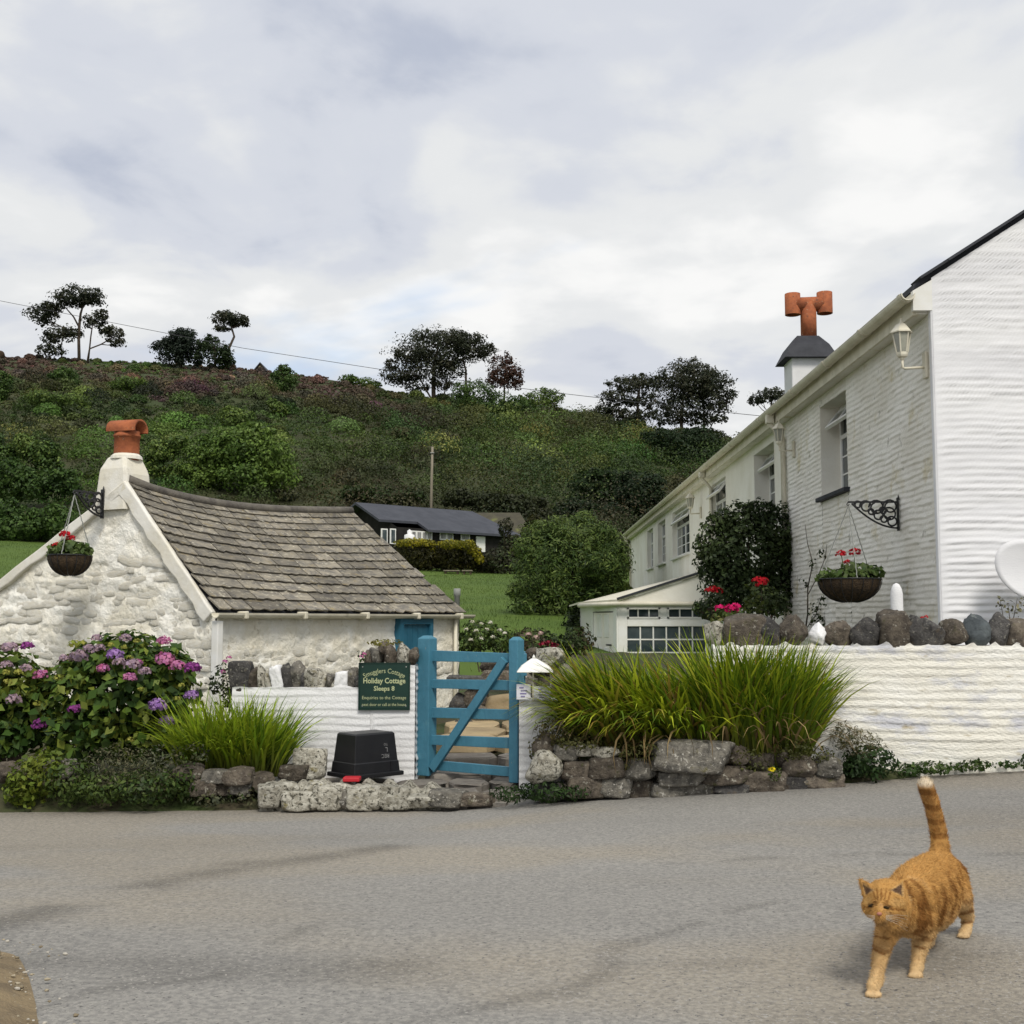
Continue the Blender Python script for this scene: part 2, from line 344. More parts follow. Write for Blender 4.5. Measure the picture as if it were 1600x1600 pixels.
def blades(name, bases, dirs, length, width, pal, parent=None, droop=0.6, lean=0.6, seg=5, seed=0, mat=None, loc=None, freq=3, jit=0.6, sheath=0.0):
    """arching strap leaves: bases (n,3), dirs (n,2) outward"""
    rng = np.random.default_rng(seed + 300); n = len(bases); Ls = length * (0.6 + 0.55 * rng.random(n)); le = lean * (0.35 + 1.1 * rng.random(n))
    dx = np.stack([dirs[:, 0], dirs[:, 1], np.zeros(n)], 1); side = np.stack([-dirs[:, 1], dirs[:, 0], np.zeros(n)], 1)
    a = rng.normal(size=n) * 0.7; sd = side * np.cos(a)[:, None] + dx * np.sin(a)[:, None]
    V = []
    p = bases.copy(); ang = le * 0.5
    for k in range(seg + 1):
        t = k / seg; wv = (width * (1 - t ** 1.8) * (0.55 + 0.9 * min(t * 3, 1) * 0.5) + 0.0008)
        V.append(p - sd * wv / 2); V.append(p + sd * wv / 2)
        ang = le * 0.5 + droop * le * (t ** 1.6) * 2.2
        p = p + (dx * np.sin(ang)[:, None] + np.array([0, 0, 1.0]) * np.cos(ang)[:, None]) * (Ls / seg)[:, None]
    V = np.stack(V, 1); m = 2 * (seg + 1)
    Fq = np.concatenate([np.arange(n)[:, None] * m + np.array([2 * k, 2 * k + 1, 2 * k + 3, 2 * k + 2])[None] for k in range(seg)], 0)
    c = pal_pick(bases, pal, freq, rng, jit)[:, None, :].repeat(m, 1)
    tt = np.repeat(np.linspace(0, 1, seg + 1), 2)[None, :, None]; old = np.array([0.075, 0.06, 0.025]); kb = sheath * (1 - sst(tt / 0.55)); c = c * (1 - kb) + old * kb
    return build(name, V.reshape(-1, 3), Fq, mat or m_leaf, parent, col=c.reshape(-1, 3), loc=loc)
import bmesh
def _ico(sub):
    bm = bmesh.new(); bmesh.ops.create_icosphere(bm, subdivisions=sub, radius=1.0)
    V = np.array([v.co[:] for v in bm.verts]); Fc = np.array([[v.index for v in f.verts] for f in bm.faces]); bm.free(); return V, Fc
ICO2, ICO3, ICO4 = _ico(2), _ico(3), _ico(4)
def rock_mesh(name, seed, kind='boulder', ico=ICO3, mat=None, rough=0.08):
    """angular stone inside the unit cube: a sphere pressed onto random planes"""
    rng = np.random.default_rng(seed); V, Fc = ico
    if kind == 'block':
        pl = [np.array(a, float) + rng.normal(size=3) * 0.10 for a in ((1, 0, 0), (-1, 0, 0), (0, 1, 0), (0, -1, 0), (0, 0, 1), (0, 0, -1))]
        dd = [0.92] * 6; k = 5
    else: pl = []; dd = []; k = 13
    for _ in range(k):
        v = rng.normal(size=3); pl.append(v); dd.append((1.12 if kind == 'block' else 0.62) + rng.random() * 0.32)
    R = np.full(len(V), 1.35 if kind == 'block' else 1.0)
    for v, d in zip(pl, dd):
        v = v / np.linalg.norm(v); c = V @ v; R = np.where(c > 0.05, np.minimum(R, d / np.maximum(c, 0.05)), R)
    R *= 1 + rough * fbm(V[:, 0] * 2.2 + seed, V[:, 1] * 2.2, V[:, 2] * 2.2, 3)
    if len(V) > 500: R *= 1 + 0.08 * (1 - 2 * np.abs(fbm(V[:, 0] * 5 + seed, V[:, 1] * 5, V[:, 2] * 9, 3))) + 0.02 * fbm(V[:, 0] * 14, V[:, 1] * 14, V[:, 2] * 20 + seed, 2)
    return mesh_from(name, V * R[:, None], Fc, mat, smooth=(ico is not ICO2) or kind == 'soft')
ROCKS = {}
def rock(kind, mat, k, ico=ICO3):
    key = (kind, mat.name, k, len(ico[0]))
    if key not in ROCKS: ROCKS[key] = rock_mesh('stone', 40 + k * 7 + len(ROCKS), kind, ico, mat)
    return ROCKS[key]
def put_rock(name, parent, loc, half, mat, kind='boulder', rz=0.0, tilt=0.0, ico=ICO3, k=None):
    me = rock(kind, mat, random.randrange(6) if k is None else k, ico)
    q = (Matrix.Rotation(rz, 3, 'Z') @ Matrix.Rotation(tilt, 3, 'Y')).to_quaternion()
    me = me.copy(); me.transform(Matrix.Diagonal((*half, 1.0))); return obj(name, me, parent, loc, q)

# ------------------------------------------------------------------ the ground
def r_rise(X): return np.interp(X, [-8, -3, -0.5, 0.3, 1.3, 3.5, 8, 30], [0.0, 0.01, 0.03, 0.10, 0.163, 0.275, 0.5, 1.6])
def road_z(X, Y):
    s = sst((np.asarray(Y, float) - 3.4) / 4.8)
    return -0.25 * s + r_rise(np.asarray(X, float)) * s
def road_edge(X):
    X = np.asarray(X, float)
    return np.interp(X, [-40, -4, -2, -0.6, 0.2, 1.2, 2.2, 3.5, 6, 40], [7.6, 7.75, 7.78, 7.8, 7.78, 7.72, 7.85, 8.1, 8.3, 9.5]) + 0.035 * vn(X * 2.1, 3.3) + 0.02 * vn(X * 7, 1.1)
def grid_mesh(name, X, Y, Z, mat, kind='structure', col=None, smooth=True):
    nr, nc = X.shape; V = np.stack([X, Y, Z], -1).reshape(-1, 3); i = np.arange(nr * nc).reshape(nr, nc)
    Fq = np.stack([i[:-1, :-1], i[:-1, 1:], i[1:, 1:], i[1:, :-1]], -1).reshape(-1, 4)
    o = build(name, V, Fq, mat, None, smooth, None if col is None else col.reshape(-1, 3), loc=(0, 0, 0)); return tag(o, kind=kind)
def seg_dist(X, Y, pts):
    d = np.full(X.shape, 1e9)
    for (x0, y0), (x1, y1) in zip(pts[:-1], pts[1:]):
        dx, dy = x1 - x0, y1 - y0; t = np.clip(((X - x0) * dx + (Y - y0) * dy) / (dx * dx + dy * dy), 0, 1)
        d = np.minimum(d, np.hypot(X - x0 - t * dx, Y - y0 - t * dy))
    return d
m_road = M('worn_asphalt', (0.80, 0.80, 0.81), (1.19, 1.18, 1.16), scale=48, rough=0.95, bump=0.6, bscale=85, attr=True, spec=0.2,
           spot=(75, 0.585, 0.64, (0.36, 0.34, 0.31)), spot2=(62, 0.60, 0.66, (0.13, 0.125, 0.12)), det=8)
def make_road():
    xs = np.concatenate([np.linspace(-30, -4.2, 24), np.arange(-4.0, 5.5, 0.045), np.linspace(5.7, 30, 24)])
    ts = np.concatenate([np.linspace(0, 0.66, 14)[:-1], np.linspace(0.66, 1, 150)])
    X, T = np.meshgrid(xs, ts); E = road_edge(X) + 0.25; Y = -8 + T * (E + 8)
    Z = road_z(X, Y) + 0.006 * vn(X * 1.7, Y * 1.7) * sst((8 - Y) / 2)
    b = 0.264 + 0.034 * fbm(X * 0.55, Y * 1.1, 2.0, 4)
    warm = sst((fbm(X * 0.7 + 4, Y * 1.4, 9.0, 4) + 0.25) / 0.6)
    trk = sst(1 - seg_dist(X, Y + 0.12 * vn(X * 2, Y * 2), [(-3.6, 3.5), (-1.83, 4.1), (-1.55, 4.9), (-1.2, 5.6), (-0.7, 6.2)]) / 0.24) * sst((fbm(X * 3, Y * 3, 1.0, 3) + 0.45) / 0.7)
    band = sst(1 - np.abs(Y - 6.3 - 0.25 * vn(X * 0.6, 2.2)) / 0.45) * 0.5 * sst((fbm(X, Y * 2, 4.4, 3) + 0.2) / 0.5)
    band2 = sst(1 - np.abs(Y - 3.75 - 0.2 * vn(X * 0.8, 5.2)) / 0.25) * sst((fbm(X * 1.5, Y * 3, 6.4, 3) + 0.15) / 0.5)
    crk = np.zeros_like(X)
    for pts in ([(-0.5, 3.0), (0.1, 3.35), (0.35, 3.9), (1.0, 4.5)], [(-1.4, 3.1), (-0.9, 3.5), (-0.7, 4.2)], [(0.2, 5.2), (1.2, 5.5), (2.4, 5.4)]): crk = np.maximum(crk, sst(1 - seg_dist(X + 0.07 * vn(X * 5, Y * 5, 2.0), Y + 0.07 * vn(X * 5, Y * 5, 7.0), pts) / 0.06) * sst((fbm(X * 4, Y * 4, 3.0, 2) + 0.35) / 0.4))
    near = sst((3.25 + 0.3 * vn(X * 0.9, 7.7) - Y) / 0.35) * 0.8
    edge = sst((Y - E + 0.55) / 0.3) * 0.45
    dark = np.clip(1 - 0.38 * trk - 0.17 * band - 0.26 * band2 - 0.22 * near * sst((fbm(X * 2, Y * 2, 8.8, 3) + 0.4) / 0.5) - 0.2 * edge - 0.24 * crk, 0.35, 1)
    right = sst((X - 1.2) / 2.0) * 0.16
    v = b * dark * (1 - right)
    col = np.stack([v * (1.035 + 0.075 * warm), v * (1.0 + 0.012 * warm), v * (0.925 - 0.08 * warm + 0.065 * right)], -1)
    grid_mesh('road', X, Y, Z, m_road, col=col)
make_road()
# loose dirt in the near left corner
def make_verge():
    xs = np.linspace(-3.2, -0.92, 60); t = np.linspace(0, 1, 40); X, T = np.meshgrid(xs, t)
    far = 3.80 - 0.95 * sst((X + 1.72) / 0.75) + 0.05 * vn(X * 9, 1.0); Y = 1.2 + T * (far - 1.2)
    Z = 0.004 + 0.035 * sst((far - Y) / 0.25) * sst((-0.93 - X) / 0.2) + 0.01 * vn(X * 12, Y * 12) * sst((far - Y) / 0.2)
    mv = M('dirt', (0.27, 0.205, 0.12), (0.17, 0.13, 0.08), scale=7, rough=1, bump=0.8, bscale=50, spot=(40, 0.62, 0.7, (0.32, 0.28, 0.21)))
    grid_mesh('dirt_verge', X, Y, Z + road_z(X, Y), mv)
    rng = np.random.default_rng(5); V = []; Fq = []
    px = rng.uniform(-3.0, -0.9, 2600); py = rng.uniform(2.6, 4.0, 2600)
    keep = py < 3.84 - 0.95 * sst((px + 1.72) / 0.75) + rng.normal(size=2600) * 0.10; px, py = px[keep], py[keep]
    s = 0.002 + 0.006 * rng.random(len(px)) ** 3
    R, Fr = ICO2; Rv = R[None] * (s[:, None, None] * np.array([1.2, 1, 0.7])) * (1 + 0.25 * rng.normal(size=(len(px), len(R), 1)))
    Rv = Rv + np.stack([px, py, 0.018 + road_z(px, py)], -1)[:, None, :]
    Fr = (np.arange(len(px))[:, None, None] * len(R) + Fr[None]).reshape(-1, 3)
    c = np.repeat(np.array([[0.36, 0.31, 0.22], [0.22, 0.18, 0.12], [0.45, 0.42, 0.36]])[rng.integers(0, 3, len(px))], len(R), 0)
    o = build('gravel', Rv.reshape(-1, 3), Fr, M('gravel', (1, 1, 1), attr=True, rough=0.95), col=c, loc=(0, 0, 0)); tag(o, kind='stuff')
make_verge()
# soil and rock behind the road edge, as far as the lawn
def soil_z(X, Y):
    X = np.asarray(X, float); Y = np.asarray(Y, float); e = road_edge(X)
    top = np.interp(X, [-40, -2.6, -1.85, -1.7, 0.0, 0.25, 2.35, 2.9, 4, 8, 40], [-0.10, -0.08, -0.10, -0.20, -0.20, 0.16, 0.16, 0.05, 0.10, 0.35, 1.8])
    z = road_z(X, e) - 0.03 + (top - road_z(X, e) + 0.03) * sst((Y - e) / np.where(X > 0.1, 0.40, 0.5))
    back = np.interp(Y, [8.9, 10, 17], [0, 1, 1]); far = np.interp(Y, [9, 17], [-0.12, 0.2]) + np.where(X > 0.5, 0.35, 0.0)
    return z * (1 - back) + far * back
def lawn_z(X, Y):
    Y = np.asarray(Y, float); return 0.2 + np.where(X > 0.5, 0.0, 0) + (Y - 17) * 0.0746 + np.where(np.asarray(X) < 0, -0.055 * np.asarray(X), 0) * np.clip((Y - 17) / 43, 0, 1)
def make_soil():
    xs = np.concatenate([np.linspace(-30, -4.2, 18), np.arange(-4, 4.5, 0.06), np.linspace(4.7, 30, 18)]); t = np.concatenate([np.linspace(0, 0.14, 26)[:-1], np.linspace(0.14, 1, 24)])
    X, T = np.meshgrid(xs, t); e = road_edge(X); Y = e + T * (17.2 - e); Z = soil_z(X, Y) + 0.02 * vn(X * 5, Y * 5) * sst(T * 20)
    grid_mesh('garden_soil', X, Y, Z, m_soil)
    xs = np.linspace(-45, 45, 60); ys = np.linspace(16.4, 70, 60); X, Y = np.meshgrid(xs, ys)
    grid_mesh('lawn', X, Y, lawn_z(X, Y) + 0.05 * vn(X * 0.5, Y * 0.5), m_lawn)
    X, Y = np.meshgrid(np.linspace(-5000, 5000, 21), np.linspace(-5000, 5000, 21)); grid_mesh('ground', X, Y, 0 * X - 3.0, m_far)
make_soil()
RIDGE = ([-2600, -700, 0, 100, 200, 370, 430, 520, 600, 690, 800, 900, 1000, 1100, 1200, 1600, 2600], [600, 560, 557, 562, 567, 577, 585, 597, 612, 630, 642, 652, 668, 684, 705, 770, 850])
Y0H, Y1H = 66.0, 190.0
def hill_z(px, Y):
    """terrain height of the hillside in the bearing of photo column px"""
    ang = np.arctan((800 - np.interp(px, *RIDGE)) / F) + PITCH; zr = CAMZ + np.tan(ang) * Y1H + 0.2
    x0 = (px - 819) / F * Y0H; z0 = lawn_z(x0, Y0H); t = (Y - Y0H) / (Y1H - Y0H)
    z = z0 + (zr - z0) * np.clip(t, 0, 1) ** 1.0
    return np.where(t > 1, zr - (Y - Y1H) * 0.16, z)
def make_hill():
    px = np.arange(-2400, 2500, 14.0); ys = np.concatenate([np.linspace(64, 190, 84), np.linspace(196, 420, 12)]); A, Y = np.meshgrid(px, ys)
    X = (A - 819) / F * Y; Z = hill_z(A, Y) + 0.9 * fbm(X * 0.09, Y * 0.09, 0.5, 4) * sst((Y - 66) / 20) * np.where(Y > 178, 0.45, 1)
    Z = Z - 1.5 * (Y < 65); grid_mesh('hillside', X, Y, np.maximum(Z, -2.5), m_hill)
make_hill()
# low scrub and heather that covers the hillside: too many plants to count
def make_scrub(nm, seed, rmul, per, lmul, name):
    rng = np.random.default_rng(seed)
    px = rng.uniform(-260, 1330, nm); t = rng.random(nm) ** 0.8; Y = 66 + t * 124
    X = (px - 819) / F * Y; Z = hill_z(px, Y) + 0.9 * fbm(X * 0.09, Y * 0.09, 0.5, 4) * np.where(Y > 178, 0.45, 1)
    py = 968 - (Z - CAMZ) / Y * F; rp = np.interp(px, *RIDGE)
    big = sst((px - 380) / 500) * 0.55 + 0.55
    R = (0.6 + 1.3 * rng.random(nm) ** 2) * big * np.where(py - rp < 22, 0.5, 1.0)
    g = fbm(X * 0.06, Y * 0.06, 3.3, 4); left = sst((620 - px) / 300); top = sst((52 - (py - rp)) / 40)
    dark = np.array([0.031, 0.053, 0.013]); olive = np.array([0.080, 0.094, 0.024]); green = np.array([0.082, 0.155, 0.027]); heath = np.array([0.125, 0.080, 0.064]); brown = np.array([0.070, 0.056, 0.031])
    mixg = sst((g * 1.5 + 0.30 + 0.35 * rng.normal(size=nm)) / 0.8)[:, None]; c = dark * (1 - mixg) + olive * mixg
    gg = (sst((fbm(X * 0.04 + 9, Y * 0.04, 1.2, 3) + 0.1 + 0.25 * rng.normal(size=nm)) / 0.5) * (0.30 + 0.65 * left))[:, None]; c = c * (1 - gg) + green * gg
    bb = (sst((fbm(X * 0.05 + 3, Y * 0.05, 5.2, 3) + 0.2 * rng.normal(size=nm)) / 0.4) * (0.7 - 0.4 * left))[:, None]; c = c * (1 - bb) + brown * bb
    hh = (top * sst((700 - px) / 200) * sst((fbm(X * 0.05 + 1, Y * 0.1, 7.2, 3) + 0.55 + 0.2 * rng.normal(size=nm)) / 0.5) * 0.95)[:, None]; c = c * (1 - hh) + heath * hh
    for (cx, cy, rx, ry) in ((290, 608, 42, 14), (240, 622, 16, 10), (515, 620, 30, 12), (590, 640, 30, 8)):
        k = (sst(1.4 - np.hypot((px - cx) / rx, (py - cy) / ry)) * 0.55)[:, None]; c = c * (1 - k) + np.array([0.13, 0.05, 0.085]) * k
    if rmul > 1: c = c * np.exp(rng.normal(size=(nm, 1)) * 0.38) * (1 + rng.normal(size=(nm, 3)) * np.array([0.12, 0.05, 0.1]))
    R = R * rmul; n = nm * per; D = rng.normal(size=(n, 3)); D /= np.linalg.norm(D, axis=1, keepdims=True); D[:, 2] = np.abs(D[:, 2]); k = np.repeat(np.arange(nm), per)
    C = np.stack([X[k], Y[k], Z[k]], 1) + D * (R[k] * (0.75 + 0.35 * rng.random(n)))[:, None] * np.array([1, 1, 0.95 if rmul > 1 else 0.75])
    Nr = D + rng.normal(size=(n, 3)) * 0.5; Nr /= np.linalg.norm(Nr, axis=1, keepdims=True)
    V, Fq = leaf_geo(C, Nr, lmul * (0.14 + 0.22 * rng.random(n)) * (Y[k] / 125) ** 0.8, 0.6, rng)
    cl = c[k] * (0.85 + 0.3 * rng.random((n, 1))); o = build(name, V, Fq, m_leaf, col=np.repeat(cl, 4, 0), loc=(0, 0, 0)); tag(o, kind='stuff')
make_scrub(8500, 21, 1.0, 36, 1.0, 'hillside_scrub')
make_scrub(800, 22, 2.1, 560, 1.0, 'hillside_thicket')
def lawn_grass():
    rng = np.random.default_rng(8); n = 42000; Y = 17.5 + 48 * rng.random(n) ** 0.6; px = np.where(rng.random(n) < 0.75, rng.uniform(600, 1000, n), rng.uniform(-60, 120, n)); X = (px - 819) / F * Y
    Bs = np.stack([X, Y, lawn_z(X, Y) + 0.05 * vn(X * 0.5, Y * 0.5) - 0.01], 1); a = rng.random(n) * 6.283
    o = blades('lawn_blades', Bs, np.stack([np.cos(a), np.sin(a)], 1), 0.09, 0.02, [(0.045, 0.082, 0.012), (0.075, 0.115, 0.018)], seg=1, seed=2, lean=0.8, loc=(0, 0, 0), freq=0.4)
    tag(o, kind='stuff')
lawn_grass()
# ------------------------------------------------------------------ banded render walls (ridged by the trowel)
def band_disp(u, v, seed, space, amp, rag=0.0):
    ph = v / space + 0.42 * fbm(u * 0.5 + seed, v * 0.8, seed, 3) + 0.16 * vn(u * 3.0, v * 7, seed) + 0.06 * vn(u * 11, v * 9, seed)
    f = ph % 1.0; s = np.where(f < 0.16, f / 0.16, ((1 - f) / 0.84) ** 0.8)          # each lap hangs over the one below
    k = 0.38 + 0.62 * sst((fbm(u * 1.3, np.floor(ph) * 0.73, seed + 4.0, 3) + 0.40) / 0.7)
    if rag:                                             # painted courses of short uneven stones
        row = np.floor(ph); cu = u / 0.21 + 7.3 * vn(row * 1.71, seed) + 0.5 * vn(u * 1.3, row * 2.3); e = np.abs((cu % 1.0) - 0.5) * 2
        k = k * (1 - rag) + rag * (0.15 + 0.85 * _hash(np.floor(cu), row, row * 0 + 3)) * np.clip((1 - e) / 0.12, 0.25, 1)
    return amp * (s * k + 0.30 * fbm(u * 7, v * 16, seed + 2, 3))
def band_wall(name, org, U, nrm, ulen, z0, ztop, mat, parent, du=0.04, dv=0.011, space=0.062, amp=0.013, seed=1.0, edge=0.0, rag=0.0):
    """grid sheet from org along unit U; ztop(u) gives the top; ridges stand out along nrm"""
    nu = max(2, int(ulen / du)); zt = max(ztop(np.linspace(0, ulen, 9))); nv = max(2, int((zt - z0) / dv))
    u = np.linspace(0, ulen, nu + 1); A, T = np.meshgrid(u, np.linspace(0, 1, nv + 1)); Z = z0 + T * (ztop(A) - z0)
    d = band_disp(A, Z, seed, space, amp, rag)
    if edge: d = d * sst(A / edge) + amp * 0.8 * (1 - sst(A / edge))
    U = np.array(U); nrm = np.array(nrm); o = np.array(org)
    V = (o + A[..., None] * U + d[..., None] * nrm); V[..., 2] = Z
    i = np.arange((nu + 1) * (nv + 1)).reshape(nv + 1, nu + 1)
    Fq = np.stack([i[:-1, :-1], i[:-1, 1:], i[1:, 1:], i[1:, :-1]], -1).reshape(-1, 4)
    if np.cross(U, [0, 0, 1]).dot(nrm) < 0: Fq = Fq[:, ::-1]
    return build(name, V.reshape(-1, 3), np.ascontiguousarray(Fq), mat, parent, True)

# ------------------------------------------------------------------ the low stone cottage on the left
def cottage():
    th = math.atan((1750 - 819) / F); d = Vector((math.sin(th), math.cos(th), 0)); g = Vector((-math.cos(th), math.sin(th), 0)); up = Vector((0, 0, 1))
    R = P(338, 957, 9.9); R.z = CAMZ + 0.06
    def hit(px, o, v):
        k = (px - 819) / F; return (k * o.y - o.x) / (v.x - k * v.y)
    Lf = hit(716, R, d); sL = hit(-62, R, g); sA = hit(195, R, g)
    A = R + g * sA; A.z = P(195, 752, A.y).z; lr = hit(547, A, d); B = A + d * lr; B.z = P(547, 800, B.y).z
    Fp = R + d * Lf; L = R + g * sL; z0 = -0.35
    cot = thing('stone_cottage', 'low whitewashed stone cottage with sagging slate roof left of the blue gate', 'cottage', (A.x, A.y, z0))
    # walls: one closed shell
    def low(p): return Vector((p.x, p.y, z0))
    Ai = Vector((A.x, A.y, A.z - 0.05)); bk = 0.06
    m = MB(); back = L + d * Lf; Bi = Vector((B.x, B.y, B.z - 0.06)) + d * 0.1
    m.add([low(Fp), low(back), back, Bi, Fp], [(0, 1, 2, 3, 4)]); m.add([low(back), low(L), L, back], [(0, 1, 2, 3)])
    m.build('wall', m_lime, cot)
    def sheet(name, org, U, nrm, ln, ztop, nu, nv):
        A_, T = np.meshgrid(np.linspace(0, ln, nu + 1), np.linspace(0, 1, nv + 1)); Z = z0 + T * (ztop(A_) - z0)
        d_ = 0.007 + 0.018 * fbm(A_ * 7, Z * 16, 2.0, 4) + 0.004 * vn(A_ * 40, Z * 40, 1.0)
        V = np.array(org) + A_[..., None] * np.array(U) + d_[..., None] * np.array(nrm); V[..., 2] = Z
        i = np.arange((nu + 1) * (nv + 1)).reshape(nv + 1, nu + 1); Fq = np.stack([i[:-1, :-1], i[1:, :-1], i[1:, 1:], i[:-1, 1:]], -1).reshape(-1, 4)
        if np.cross(np.array(U), [0, 0, 1]).dot(np.array(nrm)) > 0: Fq = Fq[:, ::-1]
        build(name, V.reshape(-1, 3), np.ascontiguousarray(Fq), m_lime, cot, True)
    sheet('gable_wall', R, g, -d, sL, lambda q: np.where(q < sA, R.z + (A.z - 0.05 - R.z) * q / sA, A.z - 0.05 + (L.z - A.z + 0.05) * (q - sA) / (sL - sA)), 170, 110)
    sheet('side_wall', R, d, -g, Lf, lambda q: R.z + 0 * q, 190, 70)
    # rough whitewashed stones of both visible walls
    variants = [rock_mesh('stone', 300 + i, 'soft', ICO2, m_lime_s, 0.20) for i in range(2)] + [rock_mesh('stone', 320 + i, 'block', ICO2, m_lime_s, 0.20) for i in range(5)]
    for me in variants: me.polygons.foreach_set('use_smooth', np.ones(len(me.polygons), bool))
    rnd = random.Random(4); cnt = 0
    def lay(org, U, nrm, ulen, ztop, zlo, hmin, hmax, wmin, wmax, skip=None, cap=299):
        nonlocal cnt
        z = zlo
        while z < max(ztop(ulen * k / 20) for k in range(21)) - 0.03:
            h = rnd.uniform(hmin, hmax); u = rnd.uniform(-0.1, 0.05)
            while u < ulen:
                wd = rnd.uniform(wmin, wmax); c = u + wd / 2
                if 0.02 < c < ulen - 0.02 and z + h * 0.75 < ztop(c) and not (skip and skip(c, z + h / 2)) and cnt < cap:
                    rot = Matrix((U, nrm, up)).transposed() @ Matrix.Rotation(rnd.gauss(0, 0.09), 3, 'Y')
                    p = org + U * c + up * (z + h / 2 + rnd.uniform(-0.022, 0.022) - org.z) - nrm * 0.006
                    o = obj('stone', rnd.choice(variants), cot, p, rot.to_quaternion(), (wd * 0.60, rnd.uniform(0.010, 0.024), h * rnd.uniform(0.50, 0.66))); cnt += 1
                u += wd + 0.004
            z += h * 0.97
    def ztop_g(s):
        return (R.z + (A.z - R.z) * s / sA if s < sA else A.z + (R.z - A.z) * (s - sA) / (sL - sA)) - 0.17
    lay(R, g, -d, sL, ztop_g, 0.42, 0.05, 0.10, 0.08, 0.30, None, 215)
    tdoor0, tdoor1 = hit(617, R, d), hit(668, R, d)
    lay(R, d, -g, Lf, lambda t: R.z - 0.22 if t < tdoor0 else R.z - 0.06, 0.42, 0.05, 0.085, 0.08, 0.26, lambda t, z: tdoor0 - 0.16 < t < tdoor1 + 0.14)
    # raised bands along both slopes of the gable
    for s0, e in ((0.0, -1), (sL, 1)):
        P0 = R + g * s0 - d * 0.035; P1 = Vector((A.x, A.y, A.z)) - d * 0.035; v = (P1 - P0).normalized(); n_ = Vector((0, 0, -1)); n_ = (n_ - v * n_.dot(v)).normalized()
        mm = MB(); seg = 16; wv = 0.125 if s0 == 0 else 0.09; vs = []
        for i in range(seg + 1):
            p = P0.lerp(P1, i / seg); w2 = wv * (1 + 0.10 * math.sin(i * 2.1 + s0)); dd = 0.028 + 0.006 * math.sin(i * 1.3)
            for q, e2 in ((0.0, 1), (1.0, 1), (1.0, -1), (0.0, -1)): vs.append(p + n_ * (w2 * q) - d * (dd * e2 - 0.01))
        mm.add(vs, [(4 * i + k, 4 * i + 4 + k, 4 * i + 4 + (k + 1) % 4, 4 * i + (k + 1) % 4) for i in range(seg) for k in range(4)] + [(0, 1, 2, 3), (4 * seg + 3, 4 * seg + 2, 4 * seg + 1, 4 * seg)])
        mm.build('gable_band', m_smooth, cot, bevel=0.012)
    # roof: right slope in slates over a sagging board
    def sag(t): return 0.115 * math.sin(math.pi * min(1, max(0, t)) ** 0.75)
    def ridge(t):
        p = A.lerp(B, t); return Vector((p.x, p.y, p.z - sag(t)))
    ev = -g * 0.05
    E0, E1 = R + ev - d * 0.02 + up * 0.015, Fp + ev + d * 0.06 + up * 0.015
    def S(t, v):
        a, b = ridge(t), E0.lerp(E1, t); p = a.lerp(b, v); return p + up * (-0.03 * math.sin(math.pi * v) * (0.5 + 0.5 * math.sin(math.pi * t)))
    nt, nv = 14, 8; V = [S(i / nt, j / nv) - up * 0.035 for j in range(nv + 1) for i in range(nt + 1)]
    Fq = [(j * (nt + 1) + i, (j + 1) * (nt + 1) + i, (j + 1) * (nt + 1) + i + 1, j * (nt + 1) + i + 1) for j in range(nv) for i in range(nt)]
    roof = build('roof', V, Fq, m_slate_d, cot)
    la, lb = L + g * 0.08 - up * 0.03, back + g * 0.08 - up * 0.03; V = []
    for j in range(7):
        for i in range(15): V.append(ridge(i / 14).lerp((la - d * 0.03).lerp(lb, i / 14), j / 6) + up * 0.01)
    n = len(V); V += [v - up * 0.05 for v in V]
    Fq = [(j * 15 + i, j * 15 + i + 1, (j + 1) * 15 + i + 1, (j + 1) * 15 + i) for j in range(6) for i in range(14)] + [(j * 15, (j + 1) * 15, (j + 1) * 15 + n, j * 15 + n) for j in range(6)]
    build('rear_slope', V, Fq, m_slate, cot)
    svar = []
    for i in range(8):
        r_ = np.random.default_rng(700 + i); n = 7; xs = np.linspace(-0.5, 0.5, n)
        bot = -0.5 + 0.05 * r_.normal(size=n); z = 0.12 * r_.normal(size=n)
        v = [(x, 0.55, 0) for x in xs] + [(x * 0.985, b, q) for x, b, q in zip(xs, bot, z)] + [(x * 0.985, b + 0.01, q - 1) for x, b, q in zip(xs, bot, z)]
        f = [(k, n + k, n + k + 1, k + 1) for k in range(n - 1)] + [(n + k, 2 * n + k, 2 * n + k + 1, n + k + 1) for k in range(n - 1)]
        v += [(-0.5, 0.55, -1), (0.5, 0.55, -1)]; f += [(0, 3 * n, 2 * n, n), (n - 1, 2 * n - 1, 3 * n - 1, 3 * n + 1)]
        svar.append(mesh_from('slate', v, f, m_slate))
    courses = 13; vv = [0.0]
    for k in range(courses): vv.append(vv[-1] + 0.72 + 0.5 * k / courses)
    vv = [x / vv[-1] for x in vv]; cs = 0
